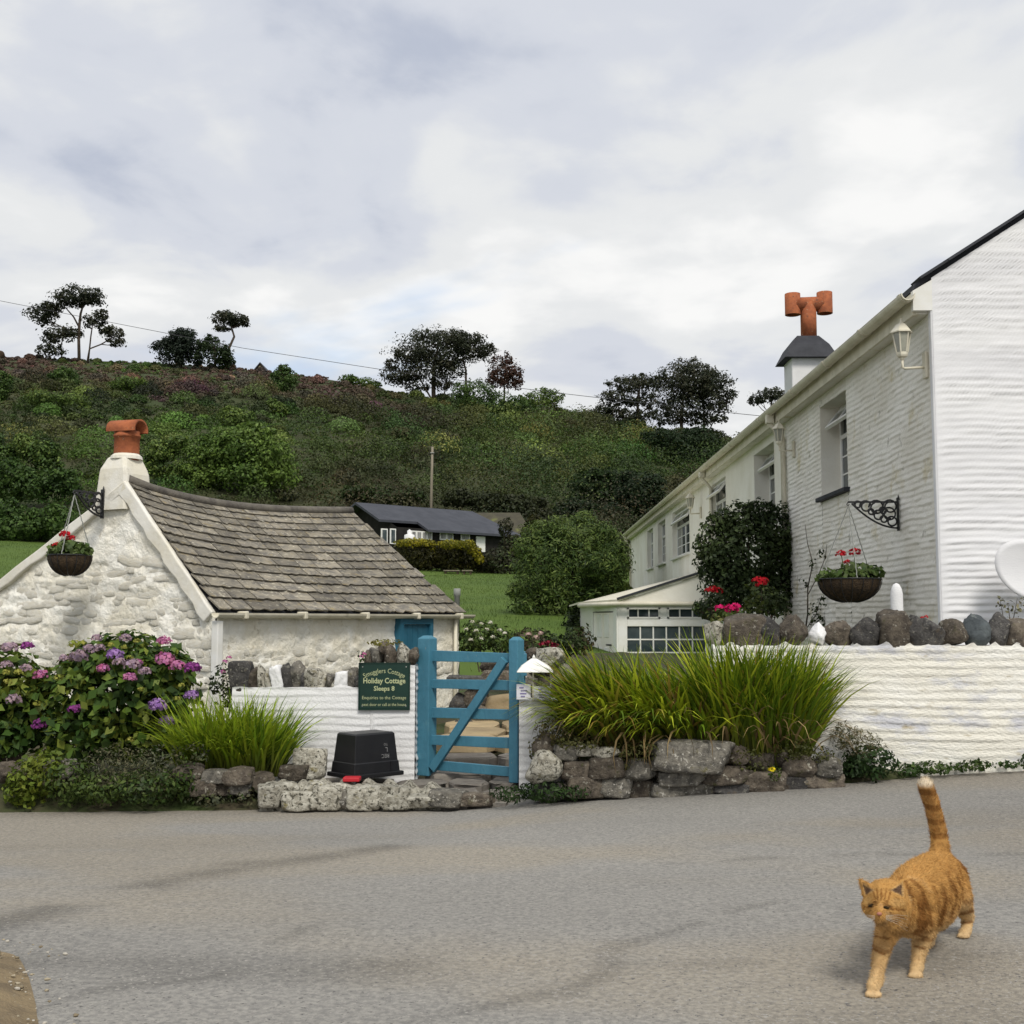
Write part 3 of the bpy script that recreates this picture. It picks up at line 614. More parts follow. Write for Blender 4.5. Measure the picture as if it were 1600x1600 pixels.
    for k in range(courses):
        v0, v1 = vv[k], vv[k + 1]; t = rnd.uniform(-0.05, 0.0)
        while t < 1.0 and cs < 299:
            wd = rnd.uniform(0.046, 0.105) * (1.0 + 0.25 * k / courses); t1 = min(t + wd, 1.012)
            if t1 > 1.0: t1 = 1.0 + rnd.uniform(0.0, 0.012)
            t0 = max(t, -0.004)
            if t1 - t0 > 0.02:
                vm = (v0 + v1) / 2; tm = (t0 + t1) / 2; c = S(tm, vm); ux = S(t1, vm) - S(t0, vm); dn = S(tm, v1) - S(tm, v0)
                x = ux.normalized(); y = -(dn - x * dn.dot(x)).normalized(); zn = x.cross(y)
                if zn.z < 0: x = -x; zn = x.cross(y)
                # tail of each slate rides on the next course
                q = Matrix((x, y, zn)).transposed() @ Matrix.Rotation(-0.10 + rnd.uniform(-0.02, 0.03), 3, 'X') @ Matrix.Rotation(rnd.uniform(-0.02, 0.02), 3, 'Z')
                obj('slate', svar[rnd.randrange(8)], cot, c + zn * 0.016, (Matrix((x, y, zn)).transposed() @ Matrix.Rotation(-0.15 + rnd.uniform(-0.03, 0.03), 3, 'X')).to_quaternion(), (ux.length * 0.985, dn.length * 1.10, rnd.uniform(0.010, 0.016))); cs += 1
            t = t1 + 0.002
    # ridge capping of mortar
    rm = MB(); rm.path([ridge(i / 12) + up * 0.015 for i in range(13)], 0.045, 8); rm.build('ridge_cap', M('ridge_mortar', (0.17, 0.155, 0.13), (0.10, 0.09, 0.08), scale=8, rough=0.95, bump=0.5), cot, True)
    # far verge edge in pale mortar
    # chimney
    cc = A + d * 0.20; ch = MB(); zb = A.z - 0.25
    def frus(m_, c, za, zb_, a0, b0, a1, b1):
        vs = [c + g * (sx * a) + d * (sy * b) + up * (z - c.z) for z, a, b in ((za, a0, b0), (zb_, a1, b1)) for sx, sy in ((-1, -1), (1, -1), (1, 1), (-1, 1))]
        m_.add(vs, [(0, 1, 5, 4), (1, 2, 6, 5), (2, 3, 7, 6), (3, 0, 4, 7), (4, 5, 6, 7)])
    zt = P(190, 715, cc.y).z; zs = P(190, 738, cc.y).z; c0 = Vector((PX(187, cc.y), cc.y, 0))
    for z, a_, b_ in ((zb, 0.195, 0.17), (zs - 0.03, 0.168, 0.15), (zs + 0.02, 0.155, 0.145), (zt - 0.02, 0.115, 0.115), (zt + 0.005, 0.10, 0.10)): ch.V += [c0 + g * (sx * a_ + 0.006 * math.sin(z * 40 + sx)) + d * (sy * b_) + up * z for sx, sy in ((-1, -1), (1, -1), (1, 1), (-1, 1))]
    ch.F = [(4 * i + k, 4 * i + 4 + k, 4 * i + 4 + (k + 1) % 4, 4 * i + (k + 1) % 4) for i in range(4) for k in range(4)] + [(19, 18, 17, 16)]
    chim = ch.build('chimney', m_smooth, cot, bevel=0.03)
    pr = 20 * pxm(cc.y); z1 = P(190, 676, cc.y).z
    pt = MB(); c0 = Vector((PX(190, cc.y), cc.y, 0)); pt.lathe([(pr, zt - 0.03), (pr * 0.97, zt + 0.06), (pr * 0.97, z1 - 0.05), (pr * 1.05, z1 - 0.045), (pr * 1.05, z1 - 0.025), (pr * 0.97, z1 - 0.02), (pr * 0.97, z1 + 0.01)], c0, 24)
    pt.build('chimney_pot', m_terra, chim, True)
    hm = MB(); ax = (Vector((1, -0.25, 0))).normalized(); sd = ax.cross(up); rr = pr * 0.92; hl = 25 * pxm(cc.y); n = 12; vs = []
    for q in (-1, 1):
        for rad in (rr + 0.012, rr - 0.012):
            for k in range(n + 1):
                a = math.pi * (-0.05 + 1.1 * k / n); vs.append(c0 + ax * (q * hl) + sd * (rad * math.cos(a)) + up * (z1 + 0.015 - c0.z + rad * 0.85 * math.sin(a)))
    n1 = n + 1; fs = []
    for k in range(n):
        fs += [(k, k + 1, 2 * n1 + k + 1, 2 * n1 + k), (n1 + k, 3 * n1 + k, 3 * n1 + k + 1, n1 + k + 1), (k, n1 + k, n1 + k + 1, k + 1), (2 * n1 + k, 2 * n1 + k + 1, 3 * n1 + k + 1, 3 * n1 + k)]
    hm.add(vs, fs); hm.build('chimney_cowl', m_terra, chim, True)
    cm = MB(); cm.lathe([(pr * 1.25, zt - 0.02), (pr * 1.2, zt + 0.008), (pr * 0.98, zt + 0.03)], Vector((c0.x, c0.y, 0)), 20); cm.build('flaunching', m_smooth, chim)
    # gutter and downpipe
    gx = E0 - g * 0.045 - d * 0.10; gy = E1 - g * 0.045 + d * 0.10; gm = MB(); zc = CAMZ + 0.055; r0 = 0.045; n = 8
    pts0 = [(r0 * math.cos(a), r0 * math.sin(a)) for a in [math.pi + math.pi * k / n for k in range(n + 1)]]; pts1 = [(x * 0.86, y * 0.86 + 0.0) for x, y in pts0][::-1]; prof = pts0 + pts1; vs = []
    for p in (gx, gy):
        for x, y in prof: vs.append(Vector((p.x, p.y, zc)) + g * x + up * y)
    k = len(prof); gm.add(vs, [(i, (i + 1) % k, (i + 1) % k + k, i + k) for i in range(k)] + [tuple(range(k))[::-1], tuple(range(k, 2 * k))])
    gm.build('gutter', m_pvc_c, cot)
    for q in (0.08, 0.27, 0.5, 0.72, 0.93):
        p = gx.lerp(gy, q); b_ = MB(); b_.obox(Vector((p.x, p.y, zc - 0.018)), g * 0.052, d * 0.022, up * 0.034); b_.build('gutter_bracket', m_pvc_c, cot, bevel=0.01)
    dp = R - g * 0.06 - d * 0.05; mm = MB(); mm.obox(Vector((dp.x, dp.y, 0.30)), g * 0.035, d * 0.035, up * 0.72); mm.build('downpipe', m_pvc, cot, bevel=0.008)
    # blue door in the side wall
    dz1 = P(640, 966, 13).z - 0.01; dc = R + d * ((tdoor0 + tdoor1) / 2) - g * 0.03
    dr = thing_part = MB(); dw = (tdoor1 - tdoor0) / 2; fr = MB()
    for s in (-1, 1): fr.obox(Vector((dc.x, dc.y, 0)) + d * (s * (dw - 0.03)) + up * (dz1 / 2 - 0.15), d * 0.03, g * 0.05, up * (dz1 / 2 + 0.17))
    fr.obox(Vector((dc.x, dc.y, dz1 - 0.02)), d * (dw - 0.061), g * 0.05, up * 0.035)
    door = fr.build('door', m_teal, cot)
    npl = 5
    for i in range(npl):
        b_ = MB(); b_.obox(Vector((dc.x, dc.y, dz1 / 2 - 0.17)) + d * ((i + 0.5) / npl * 2 - 1) * (dw - 0.065), d * ((dw - 0.065) / npl * 0.95), g * 0.02, up * (dz1 / 2 + 0.11)); b_.build('plank', m_teal, door)
    # a second thin pipe by the far corner
    fp = Fp - d * 0.16 - g * 0.06; mm = MB(); mm.path([Vector((fp.x, fp.y, -0.3)), Vector((fp.x, fp.y, zc - 0.03))], 0.022, 8); mm.build('downpipe', m_pvc_c, cot, True)
    return dict(R=R, d=d, g=g, F=Fp, hit=hit, A=A)
CT = cottage()

# ------------------------------------------------------------------ hanging baskets on iron brackets
def bracket(wall_pt, out, drop, length, label):
    """ornamental bracket: wall_pt is the top of its back bar, out the unit vector off the wall"""
    o = Vector(wall_pt); out = Vector(out); up = Vector((0, 0, 1)); sd = out.cross(up)
    t = thing('plant_bracket', label, 'bracket', o - up * drop, 'ornamental iron basket brackets')
    b = MB(); b.obox(o + out * 0.008 - up * (drop / 2 - 0.02), sd * 0.016, out * 0.008, up * (drop / 2 + 0.02)); b.path([o + up * 0.02, o + up * 0.07], [0.014, 0.003], 8); b.build('back_bar', m_iron, t)
    b = MB(); b.obox(o + out * length / 2, out * (length / 2), sd * 0.008, up * 0.008); b.path([o + out * length, o + out * (length + 0.012) - up * 0.02, o + out * (length + 0.002) - up * 0.035, o + out * (length - 0.012) - up * 0.02], 0.005, 6); b.build('top_bar', m_iron, t)
    b = MB(); pts = []
    for k in range(13):
        a = k / 12; pts.append(o + out * (0.016 + (length * 0.93 - 0.016) * (1 - a)) - up * (drop * 0.86 * (1 - (1 - a) ** 1.9) + 0.012))
    b.path(pts, 0.009, 6); b.build('curved_brace', m_iron, t, True)
    for cx, cz, rr in ((0.15, 0.16, 0.13), (0.17, 0.42, 0.13), (0.12, 0.68, 0.10), (0.42, 0.19, 0.14), (0.39, 0.46, 0.10), (0.63, 0.15, 0.11), (0.79, 0.09, 0.07), (0.29, 0.30, 0.07), (0.28, 0.60, 0.07), (0.53, 0.34, 0.06)):
        b = MB(); c = o + out * (cx * length + 0.01) - up * (cz * drop); R_ = rr * length * 1.1
        b.path([c + out * (R_ * (1 - 0.35 * k / 18) * math.cos(k * 0.42)) + up * (R_ * (1 - 0.35 * k / 18) * math.sin(k * 0.42)) for k in range(19)], 0.0085, 5); b.build('scroll', m_iron, t, True)
    return o + out * (length - 0.004) - up * 0.035
def flower_ball(name, c, r, pal, n, seed, parent, pet=0.35, mat=None):
    rng = np.random.default_rng(seed + 900); D = rng.normal(size=(n, 3)); D /= np.linalg.norm(D, axis=1, keepdims=True); D[:, 2] = np.where(D[:, 2] < -0.3, -D[:, 2], D[:, 2])
    C = np.array(c) + D * r * np.array([1, 1, 0.78]) * (0.82 + 0.25 * rng.random((n, 1))); Nr = D + 0.3 * rng.normal(size=(n, 3)); Nr /= np.linalg.norm(Nr, axis=1, keepdims=True)
    V, Fq = leaf_geo(C, Nr, r * pet * (1.2 + 0.6 * rng.random(n)), 0.85, rng, 0.08)
    return build(name, V, Fq, mat or m_petal, parent, col=np.repeat(pal_pick(C, pal, 9, rng, 0.7), 4, 0))
RED = [(0.42, 0.010, 0.020), (0.55, 0.03, 0.04), (0.30, 0.006, 0.012)]
GRN = [(0.035, 0.075, 0.015), (0.075, 0.12, 0.025), (0.11, 0.15, 0.05), (0.05, 0.09, 0.03)]
def basket(c, r, depth, hook, label, flowers, fol, seed, wires=14):
    c = Vector(c); t = thing('hanging_basket', label, 'hanging basket', c - Vector((0, 0, depth)), 'hanging baskets of red geraniums')
    b = MB(); prof = [(r * math.sin(math.pi / 2 * k / 8) ** 0.9 if k else 0.0, -depth * math.cos(math.pi / 2 * k / 8)) for k in range(9)]; b.lathe(prof, c, 28, cap=False); b.lathe([(r, 0), (r * 0.9, -0.02), (0, -0.03)], c, 28, cap=False); bowl = b.build('bowl', m_coir, t, True)
    b = MB(); b.path([c + Vector((1.01 * r * math.cos(a), 1.01 * r * math.sin(a), 0)) for a in np.linspace(0, 2 * math.pi, 29)], 0.006, 5)
    for k in range(wires):
        a = 2 * math.pi * k / wires; b.path([c + Vector((p[0] * 1.02 * math.cos(a), p[0] * 1.02 * math.sin(a), p[1] * 1.02)) for p in prof[1:]], 0.0035, 4)
    b.build('wire_frame', m_iron, bowl)
    for k in range(3):
        a = 0.5 + 2 * math.pi * k / 3; b = MB(); q = c + Vector((r * math.cos(a), r * math.sin(a), 0)); n = 22; b.path([q.lerp(hook, i / n) + Vector((0.002 * (-1) ** i, 0, 0)) for i in range(n + 1)], 0.0045, 5); b.build('chain', m_grey, t)
    leaf_cloud('foliage', [(c.x + x * r, c.y + y * r, c.z + z * r, rx * r, rx * r, rz * r) for x, y, z, rx, rz in fol], 620, 0.05, GRN, t, freq=6, seed=seed, wid=0.85, inner=0.3)
    for k, (x, y, z, rr) in enumerate(flowers):
        p = c + Vector((x * r, y * r, z * r)); b = MB(); b.path([c + Vector((x * r * 0.5, y * r * 0.5, 0)), c + Vector((x * r * 0.8, y * r * 0.8, z * r * 0.6)), p], 0.004, 5); st = b.build('flower_stem', m_stem, t)
        flower_ball('flower_head', p, rr * r, RED, 60, seed * 10 + k, st)
m_stem = M('green_stem', (0.06, 0.10, 0.025), rough=0.7)
gd, gg_ = CT['d'], CT['g']
wp = CT['R'] + gg_ * CT['hit'](163, CT['R'], gg_) - gd * 0.055; wp.z = P(163, 772, wp.y).z
hk = bracket(wp, -gd, 0.22, 0.33, 'black iron basket bracket near the top of the stone cottage gable')
bc = P(118, 868, hk.y); bc.x = hk.x - 0.02
basket(bc, 0.18, 0.175, hk, 'round coir basket of red geraniums hanging on the stone cottage gable', [(-0.10, -0.5, 0.95, 0.26), (0.14, -0.3, 0.78, 0.22), (-0.52, -0.4, 0.45, 0.20)],
       [(0, -0.1, 0.10, 0.95, 0.42), (-0.5, -0.3, 0.2, 0.6, 0.35), (0.6, -0.2, 0.25, 0.6, 0.35), (0.1, -0.3, 0.45, 0.5, 0.3)], 3)

# ------------------------------------------------------------------ front garden wall, sign, crate, gate
UP = Vector((0, 0, 1))
def front_wall():
    Y = 8.75; x0, x1, xp = PX(372, Y), PX(652, Y), PX(584, Y); zt, zp = P(450, 1074, Y).z, P(620, 1040, Y).z
    t = thing('garden_wall', 'low white rendered garden wall with stone coping left of the blue gate', 'wall', ((x0 + x1) / 2, Y, -0.25))
    def ztop(u):
        x = x0 + u; s = 0.018 * np.abs(np.sin(x * 13)) + 0.012 * vn(x * 9, 2.0); return np.where(x > xp, zp, zt) + s
    nrm = (0, -1, 0)
    band_wall('render_face', (x0, Y - 0.13, 0), (1, 0, 0), nrm, xp - x0, -0.25, ztop, m_white, t, du=0.02, dv=0.009, space=0.052, amp=0.0075, seed=3.0)
    band_wall('render_face', (xp, Y - 0.133, 0), (1, 0, 0), nrm, x1 - xp, -0.25, lambda u: ztop(u + xp - x0), m_white, t, du=0.02, dv=0.009, space=0.052, amp=0.0075, seed=3.4)
    band_wall('render_face', (x1, Y - 0.13, 0), (0, 1, 0), (1, 0, 0), 0.26, -0.25, lambda u: zp + 0 * u, m_white, t, du=0.03, dv=0.009, space=0.05, amp=0.014, seed=5.0)
    b = MB(); b.box(x0, xp, Y - 0.128, Y + 0.13, -0.25, zt + 0.006); b.box(xp, x1 - 0.004, Y - 0.128, Y + 0.13, -0.25, zp + 0.006); b.build('core', m_white, t)
    sp = [(380, 15, 1038, 'd', 40), (400, 12, 1046, 'b', 32), (414, 10, 1042, 'l', 36), (425, 9, 1048, 'l', 28), (438, 8, 1044, 'w', 32), (452, 13, 1040, 'd', 38), (468, 12, 1038, 'g', 40), (481, 8, 1050, 'd', 26), (492, 10, 1048, 'l', 30), (506, 12, 1044, 'l', 34), (519, 9, 1052, 'g', 26), (529, 8, 1056, 'l', 22), (538, 9, 1052, 'w', 28), (551, 11, 1046, 'g', 34), (562, 9, 1052, 'd', 26), (573, 11, 1042, 'b', 34)]
    mt = dict(d=m_stone_d, b=m_stone_b, l=m_lichen, w=m_white, g=m_stone)
    for k, (px, hw, top, c, hh) in enumerate(sp):
        q = pxm(Y); zc = P(px, top + hh / 2, Y).z; put_rock('coping_stone', t, (PX(px, Y), Y - 0.03, zc), (hw * q * 1.12, 0.10, hh * q * 0.62), mt[c], 'block' if k % 4 == 0 else 'boulder', tilt=random.uniform(-0.3, 0.3), ico=ICO4)
    for k, (px, hw, top, hh, c) in enumerate(((590, 16, 1012, 28, 'g'), (612, 10, 1008, 34, 'b'), (632, 14, 1008, 30, 'l'), (648, 9, 1014, 26, 'b'), (578, 9, 1018, 24, 'b'), (602, 12, 1004, 20, 'b'))):
        q = pxm(Y); zc = P(px, top + hh / 2, Y).z; put_rock('coping_stone', t, (PX(px, Y), Y - 0.02, zc), (hw * q, 0.12, hh * q * 0.6), mt[c], 'boulder', tilt=random.uniform(-0.3, 0.3), ico=ICO4)
    leaf_cloud('moss', blobs_px([(603, 1004, 26, 5)], Y, 3), 160, 0.022, [(0.16, 0.15, 0.02), (0.12, 0.09, 0.03)], t, seed=4)
front_wall()
def text_part(s, size, mat, parent, org, U, V_, nrm, align='CENTER', arc=None, squeeze=1.0, bold=0.0):
    cu = bpy.data.curves.new('lettering', 'FONT'); cu.body = s; cu.size = size; cu.align_x = align; cu.align_y = 'CENTER'; cu.resolution_u = 2; cu.offset = bold
    o = bpy.data.objects.new('lettering', cu); COL.objects.link(o); dg = bpy.context.evaluated_depsgraph_get(); me0 = o.evaluated_get(dg).to_mesh()
    v = np.array([p.co[:] for p in me0.vertices]); f = [tuple(p.vertices) for p in me0.polygons]; o.evaluated_get(dg).to_mesh_clear(); bpy.data.objects.remove(o); bpy.data.curves.remove(cu)
    x, y = v[:, 0] * squeeze, v[:, 1]
    if arc:
        a = x / arc; x, y = (arc + y) * np.sin(a), (arc + y) * np.cos(a) - arc
    Wd = np.array(org)[None] + x[:, None] * np.array(U) + y[:, None] * np.array(V_) + np.array(nrm)[None] * 0.002
    return build('lettering', Wd, f, mat, parent)
def cottage_sign():
    Y = 8.60; x0, x1 = PX(563, Y), PX(640, Y); z1, z0 = P(600, 1037, Y).z, P(600, 1108, Y).z; wd = x1 - x0; h = z1 - z0; xc = (x0 + x1) / 2
    t = thing('cottage_sign', 'dark green holiday cottage sign with pale lettering on the white wall', 'sign', (xc, Y, z0))
    b = MB(); b.box(x0, x1, Y - 0.006, Y + 0.012, z0, z1); b.build('board', m_sign, t, bevel=0.004)
    b = MB(); e = 0.007
    for q in ((x0 - e, x1 + e, z1, z1 + e), (x0 - e, x1 + e, z0 - e, z0), (x0 - e, x0, z0, z1), (x1, x1 + e, z0, z1)): b.box(q[0], q[1], Y - 0.009, Y + 0.014, q[2], q[3])
    b.build('edging', m_sign, t)
    def tx(s, v, size, arc=None, sq=1.0, bold=0.0, m=m_letter): text_part(s, size, m, t, (xc, Y - 0.0065, z0 + h * v), (1, 0, 0), (0, 0, 1), (0, -1, 0), arc=arc, squeeze=sq, bold=bold)
    tx('Smugglers Cottage', 0.84, 0.050, arc=0.30, sq=0.83); tx('Holiday Cottage', 0.62, 0.054, sq=0.86, bold=0.0012); tx('Sleeps 8', 0.45, 0.046, bold=0.001); tx('Enquiries to the Cottage', 0.25, 0.034, sq=0.95); tx('next door or call at the house', 0.10, 0.032, sq=0.82)
    for sx in (0.06, 0.94):
        for sz in (0.07, 0.93): b = MB(); b.lathe([(0.005, 0), (0.004, 0.003)], (x0 + wd * sx, Y - 0.006, z0 + h * sz), 10, axis=(0, -1, 0)); b.build('screw', m_grey, t)
cottage_sign()
def crate():
    Y = 8.22; z0 = P(568, 1216, Y).z; h = 0.30; cx = PX(569, Y); kk = 0.86; a = math.radians(43); ux = Vector((math.cos(a), math.sin(a), 0)); uy = Vector((-math.sin(a), math.cos(a), 0)); c = Vector((cx, Y + 0.16, 0))
    t = thing('recycling_crate', 'black plastic recycling crate upside down on the step by the white wall', 'crate', (cx, Y + 0.16, z0))
    def ring(z, a_, b_): return [c + ux * (sx * a_ * kk) + uy * (sy * b_ * kk) + UP * z for sx, sy in ((-1, -1), (1, -1), (1, 1), (-1, 1))]
    b = MB(); lv = [(z0 + 0.028, 0.225, 0.165), (z0 + 0.10, 0.218, 0.158), (z0 + 0.103, 0.212, 0.152), (z0 + h - 0.01, 0.192, 0.132), (z0 + h, 0.18, 0.12)]; vs = []
    for q in lv: vs += ring(*q)
    fs = [(4 * i + k, 4 * i + (k + 1) % 4, 4 * i + 4 + (k + 1) % 4, 4 * i + 4 + k) for i in range(len(lv) - 1) for k in range(4)] + [tuple(range(4 * len(lv) - 4, 4 * len(lv)))]
    b.add(vs, fs); b.build('body', m_black, t, bevel=0.012)
    b = MB(); b.obox(c + UP * (z0 + 0.015), ux * 0.215, uy * 0.163, UP * 0.015); b.build('rim', m_black, t, bevel=0.006)
    for i, s in ((0, -1), (1, 1)):
        for k in (-0.6, 0, 0.6): b = MB(); b.obox(c + ux * (0.20 * k) - uy * 0.139 + UP * (z0 + 0.065), ux * 0.006, uy * 0.006, UP * 0.036); 
        if i == 0: b.build('rib', m_black, t)
    # print on the right-hand face, upside down
    n = -uy
    n2 = -uy; fc = c + ux * 0.06
    pr = MB()
    tilt = (UP * (h - 0.11) + uy * 0.02).normalized()
    text_part('REC', 0.038, m_letter_g, t, c + ux * 0.075 - uy * 0.1285 + UP * (z0 + 0.140), -ux, -tilt, n * 1.0); text_part('L', 0.045, m_letter_g, t, c + ux * 0.088 - uy * 0.1235 + UP * (z0 + 0.183), -ux, -tilt, n); text_part('TO', 0.024, m_letter_g, t, c + ux * 0.083 - uy * 0.1195 + UP * (z0 + 0.218), -ux, -tilt, n)
    b = MB(); b.obox(P(550, 1217, 8.0), (0.056, 0, 0), (0, 0.05, 0), (0, 0, 0.014)); lid = b.build('red_lid', m_red, None, bevel=0.006); tag(lid, 'flat red plastic lid lying under the front edge of the black crate', 'lid')
crate()
def gate():
    A0 = Vector((PX(668, 8.78), 8.78, 0)); B0 = Vector((PX(807, 8.36), 8.36, 0)); v = (B0 - A0).normalized(); nr = v.cross(UP)       # towards the road
    t = thing('garden_gate', 'blue painted five bar wooden gate with a diagonal brace', 'gate', (A0.x, A0.y, P(668, 1211, 8.78).z))
    def post(p, px, top, bot, hw, hd, name='stile'):
        z0, z1 = P(px, bot, p.y).z, P(px, top, p.y).z; b = MB(); c = Vector((p.x, p.y, 0)); k = 0.022
        vs = [c + v * (sx * hw) + nr * (sy * hd) + UP * z for z in (z0, z1 - k) for sx, sy in ((-1, -1), (1, -1), (1, 1), (-1, 1))] + [c + v * (sx * hw * 0.45) + nr * (sy * hd * 0.45) + UP * z1 for sx, sy in ((-1, -1), (1, -1), (1, 1), (-1, 1))]
        fs = [(4 * i + q, 4 * i + 4 + q, 4 * i + 4 + (q + 1) % 4, 4 * i + (q + 1) % 4) for i in (0, 1) for q in range(4)] + [(8, 11, 10, 9), (0, 1, 2, 3)]
        b.add(vs, fs); return b.build(name, m_blue, t, bevel=0.004)
    post(A0, 668, 993, 1211, 0.053, 0.05); post(B0, 807, 995, 1222, 0.036, 0.045)
    for (l0, l1, r0, r1) in ((1016, 1033, 1021, 1036), (1061, 1075, 1063, 1079), (1105, 1121, 1109, 1125), (1148, 1163, 1153, 1170), (1187, 1202, 1199, 1214)):
        a0, a1 = P(668, l0, A0.y).z, P(668, l1, A0.y).z; b0, b1 = P(807, r0, B0.y).z, P(807, r1, B0.y).z; b = MB(); vs = []
        for p, zt, zb in ((A0 + v * 0.05, a0, a1), (B0 - v * 0.034, b0, b1)):
            for s in (0.012, -0.018): vs += [Vector((p.x, p.y, zb)) + nr * s, Vector((p.x, p.y, zt)) + nr * s]
        b.add(vs, [(0, 1, 5, 4), (2, 6, 7, 3), (1, 3, 7, 5), (0, 4, 6, 2), (0, 2, 3, 1), (4, 5, 7, 6)]); b.build('rail', m_blue, t, bevel=0.003)
    p0 = P(680, 1201, 8.74); p1 = P(793, 1030, 8.42); k0 = A0 + v * ((p0.x - A0.x) / v.x); k1 = A0 + v * ((p1.x - A0.x) / v.x)
    b = MB(); b.bar(Vector((k0.x, k0.y, p0.z)) + nr * 0.034, Vector((k1.x, k1.y, p1.z)) + nr * 0.034, 0.062, 0.035, v); b.build('brace', m_blue, t, bevel=0.003)
    for z, q in ((1026, 0), (1195, 1)):
        zz = P(668, z, A0.y).z; b = MB(); b.obox(Vector((A0.x, A0.y, zz)) - v * 0.054 + nr * 0.02, v * 0.006, nr * 0.02, UP * 0.05); b.build('hinge', m_blue, t)
    b = MB(); Y = 8.62; b.box(PX(811, Y), PX(821, Y), Y, Y + 0.08, -0.2, P(815, 1018, Y).z); b.box(PX(811, Y), PX(823, Y), Y - 0.03, Y, P(815, 1056, Y).z, P(815, 1021, Y).z); gp = b.build('gate_post', m_blue, None, bevel=0.004); tag(gp, 'short blue gate post just behind the latch side of the gate', 'post')
gate()
def right_pillar():
    Y = 8.30; x0, x1 = PX(811, Y), PX(880, Y); zt = P(830, 1092, Y).z
    t = thing('gate_pillar', 'white rendered gate pillar on the right of the blue gate', 'pillar', ((x0 + x1) / 2, Y, -0.2))
    band_wall('render_face', (x0, Y - 0.12, 0), (1, 0, 0), (0, -1, 0), x1 - x0, -0.2, lambda u: zt + 0.01 * vn(u * 9, 1.0), m_white, t, du=0.02, dv=0.009, space=0.05, amp=0.007, seed=8.0)
    b = MB(); b.box(x0, x1, Y - 0.118, Y + 0.15, -0.2, zt - 0.002); b.build('core', m_white, t)
    Y = 8.15; zc0, zc1 = P(836, 1050, Y).z, P(836, 1027, Y).z; xc = PX(836, Y)
    s = thing('notice_stand', 'white canopied notice stand with two small notices by the gate pillar', 'notice stand', (xc, Y, P(836, 1096, Y).z))
    q = pxm(Y); b = MB(); vs = [(xc + sx * 29 * q, Y + sy * 0.10, zc0) for sx, sy in ((-1, -1), (1, -1), (1, 1), (-1, 1))] + [(xc + sx * 21 * q, Y + sy * 0.072, zc0 + 0.045) for sx, sy in ((-1, -1), (1, -1), (1, 1), (-1, 1))] + [(xc + sx * 4 * q - 2 * q, Y + sy * 0.02, zc1 - 0.008) for sx, sy in ((-1, -1), (1, -1), (1, 1), (-1, 1))]
    b.add(vs, [(4 * i + k, 4 * i + (k + 1) % 4, 4 * i + 4 + (k + 1) % 4, 4 * i + 4 + k) for i in (0, 1) for k in range(4)] + [(8, 9, 10, 11), (3, 2, 1, 0)]); b.build('canopy', m_pvc, s, bevel=0.006)
    b = MB(); b.lathe([(0.012, 0), (0.010, 0.012), (0.0, 0.03)], (xc - 2 * q, Y, zc1 - 0.009), 12); b.build('finial', m_pvc, s, True)
    b = MB(); b.box(PX(831.5, Y), PX(834.5, Y), Y - 0.008, Y + 0.008, P(836, 1096, Y).z, zc0); b.build('post', m_pvc_c, s, bevel=0.003)
    b = MB(); b.box(PX(859, Y), PX(861.5, Y), Y - 0.006, Y + 0.006, P(836, 1074, Y).z, zc0); b.build('post', m_pvc_c, s)
    for (a, c, y0, y1) in ((807, 829, 1069, 1093), (834, 860, 1072, 1094)):
        b = MB(); b.box(PX(a, Y), PX(c, Y), Y - 0.016, Y - 0.008, P(836, y1, Y).z, P(836, y0, Y).z); nb = b.build('notice', m_board, s, bevel=0.002)
        b = MB()
        for k, (f0, f1) in enumerate(((0.2, 0.5), (0.3, 0.75), (0.25, 0.7), (0.3, 0.6))):
            yy = y0 + (y1 - y0) * (0.22 + 0.19 * k); b.box(PX(a + (c - a) * f0, Y), PX(a + (c - a) * f1, Y), Y - 0.018, Y - 0.0165, P(836, yy + 1.1, Y).z, P(836, yy - 1.1, Y).z)
        b.build('printed_lines', m_ink, nb)
right_pillar()
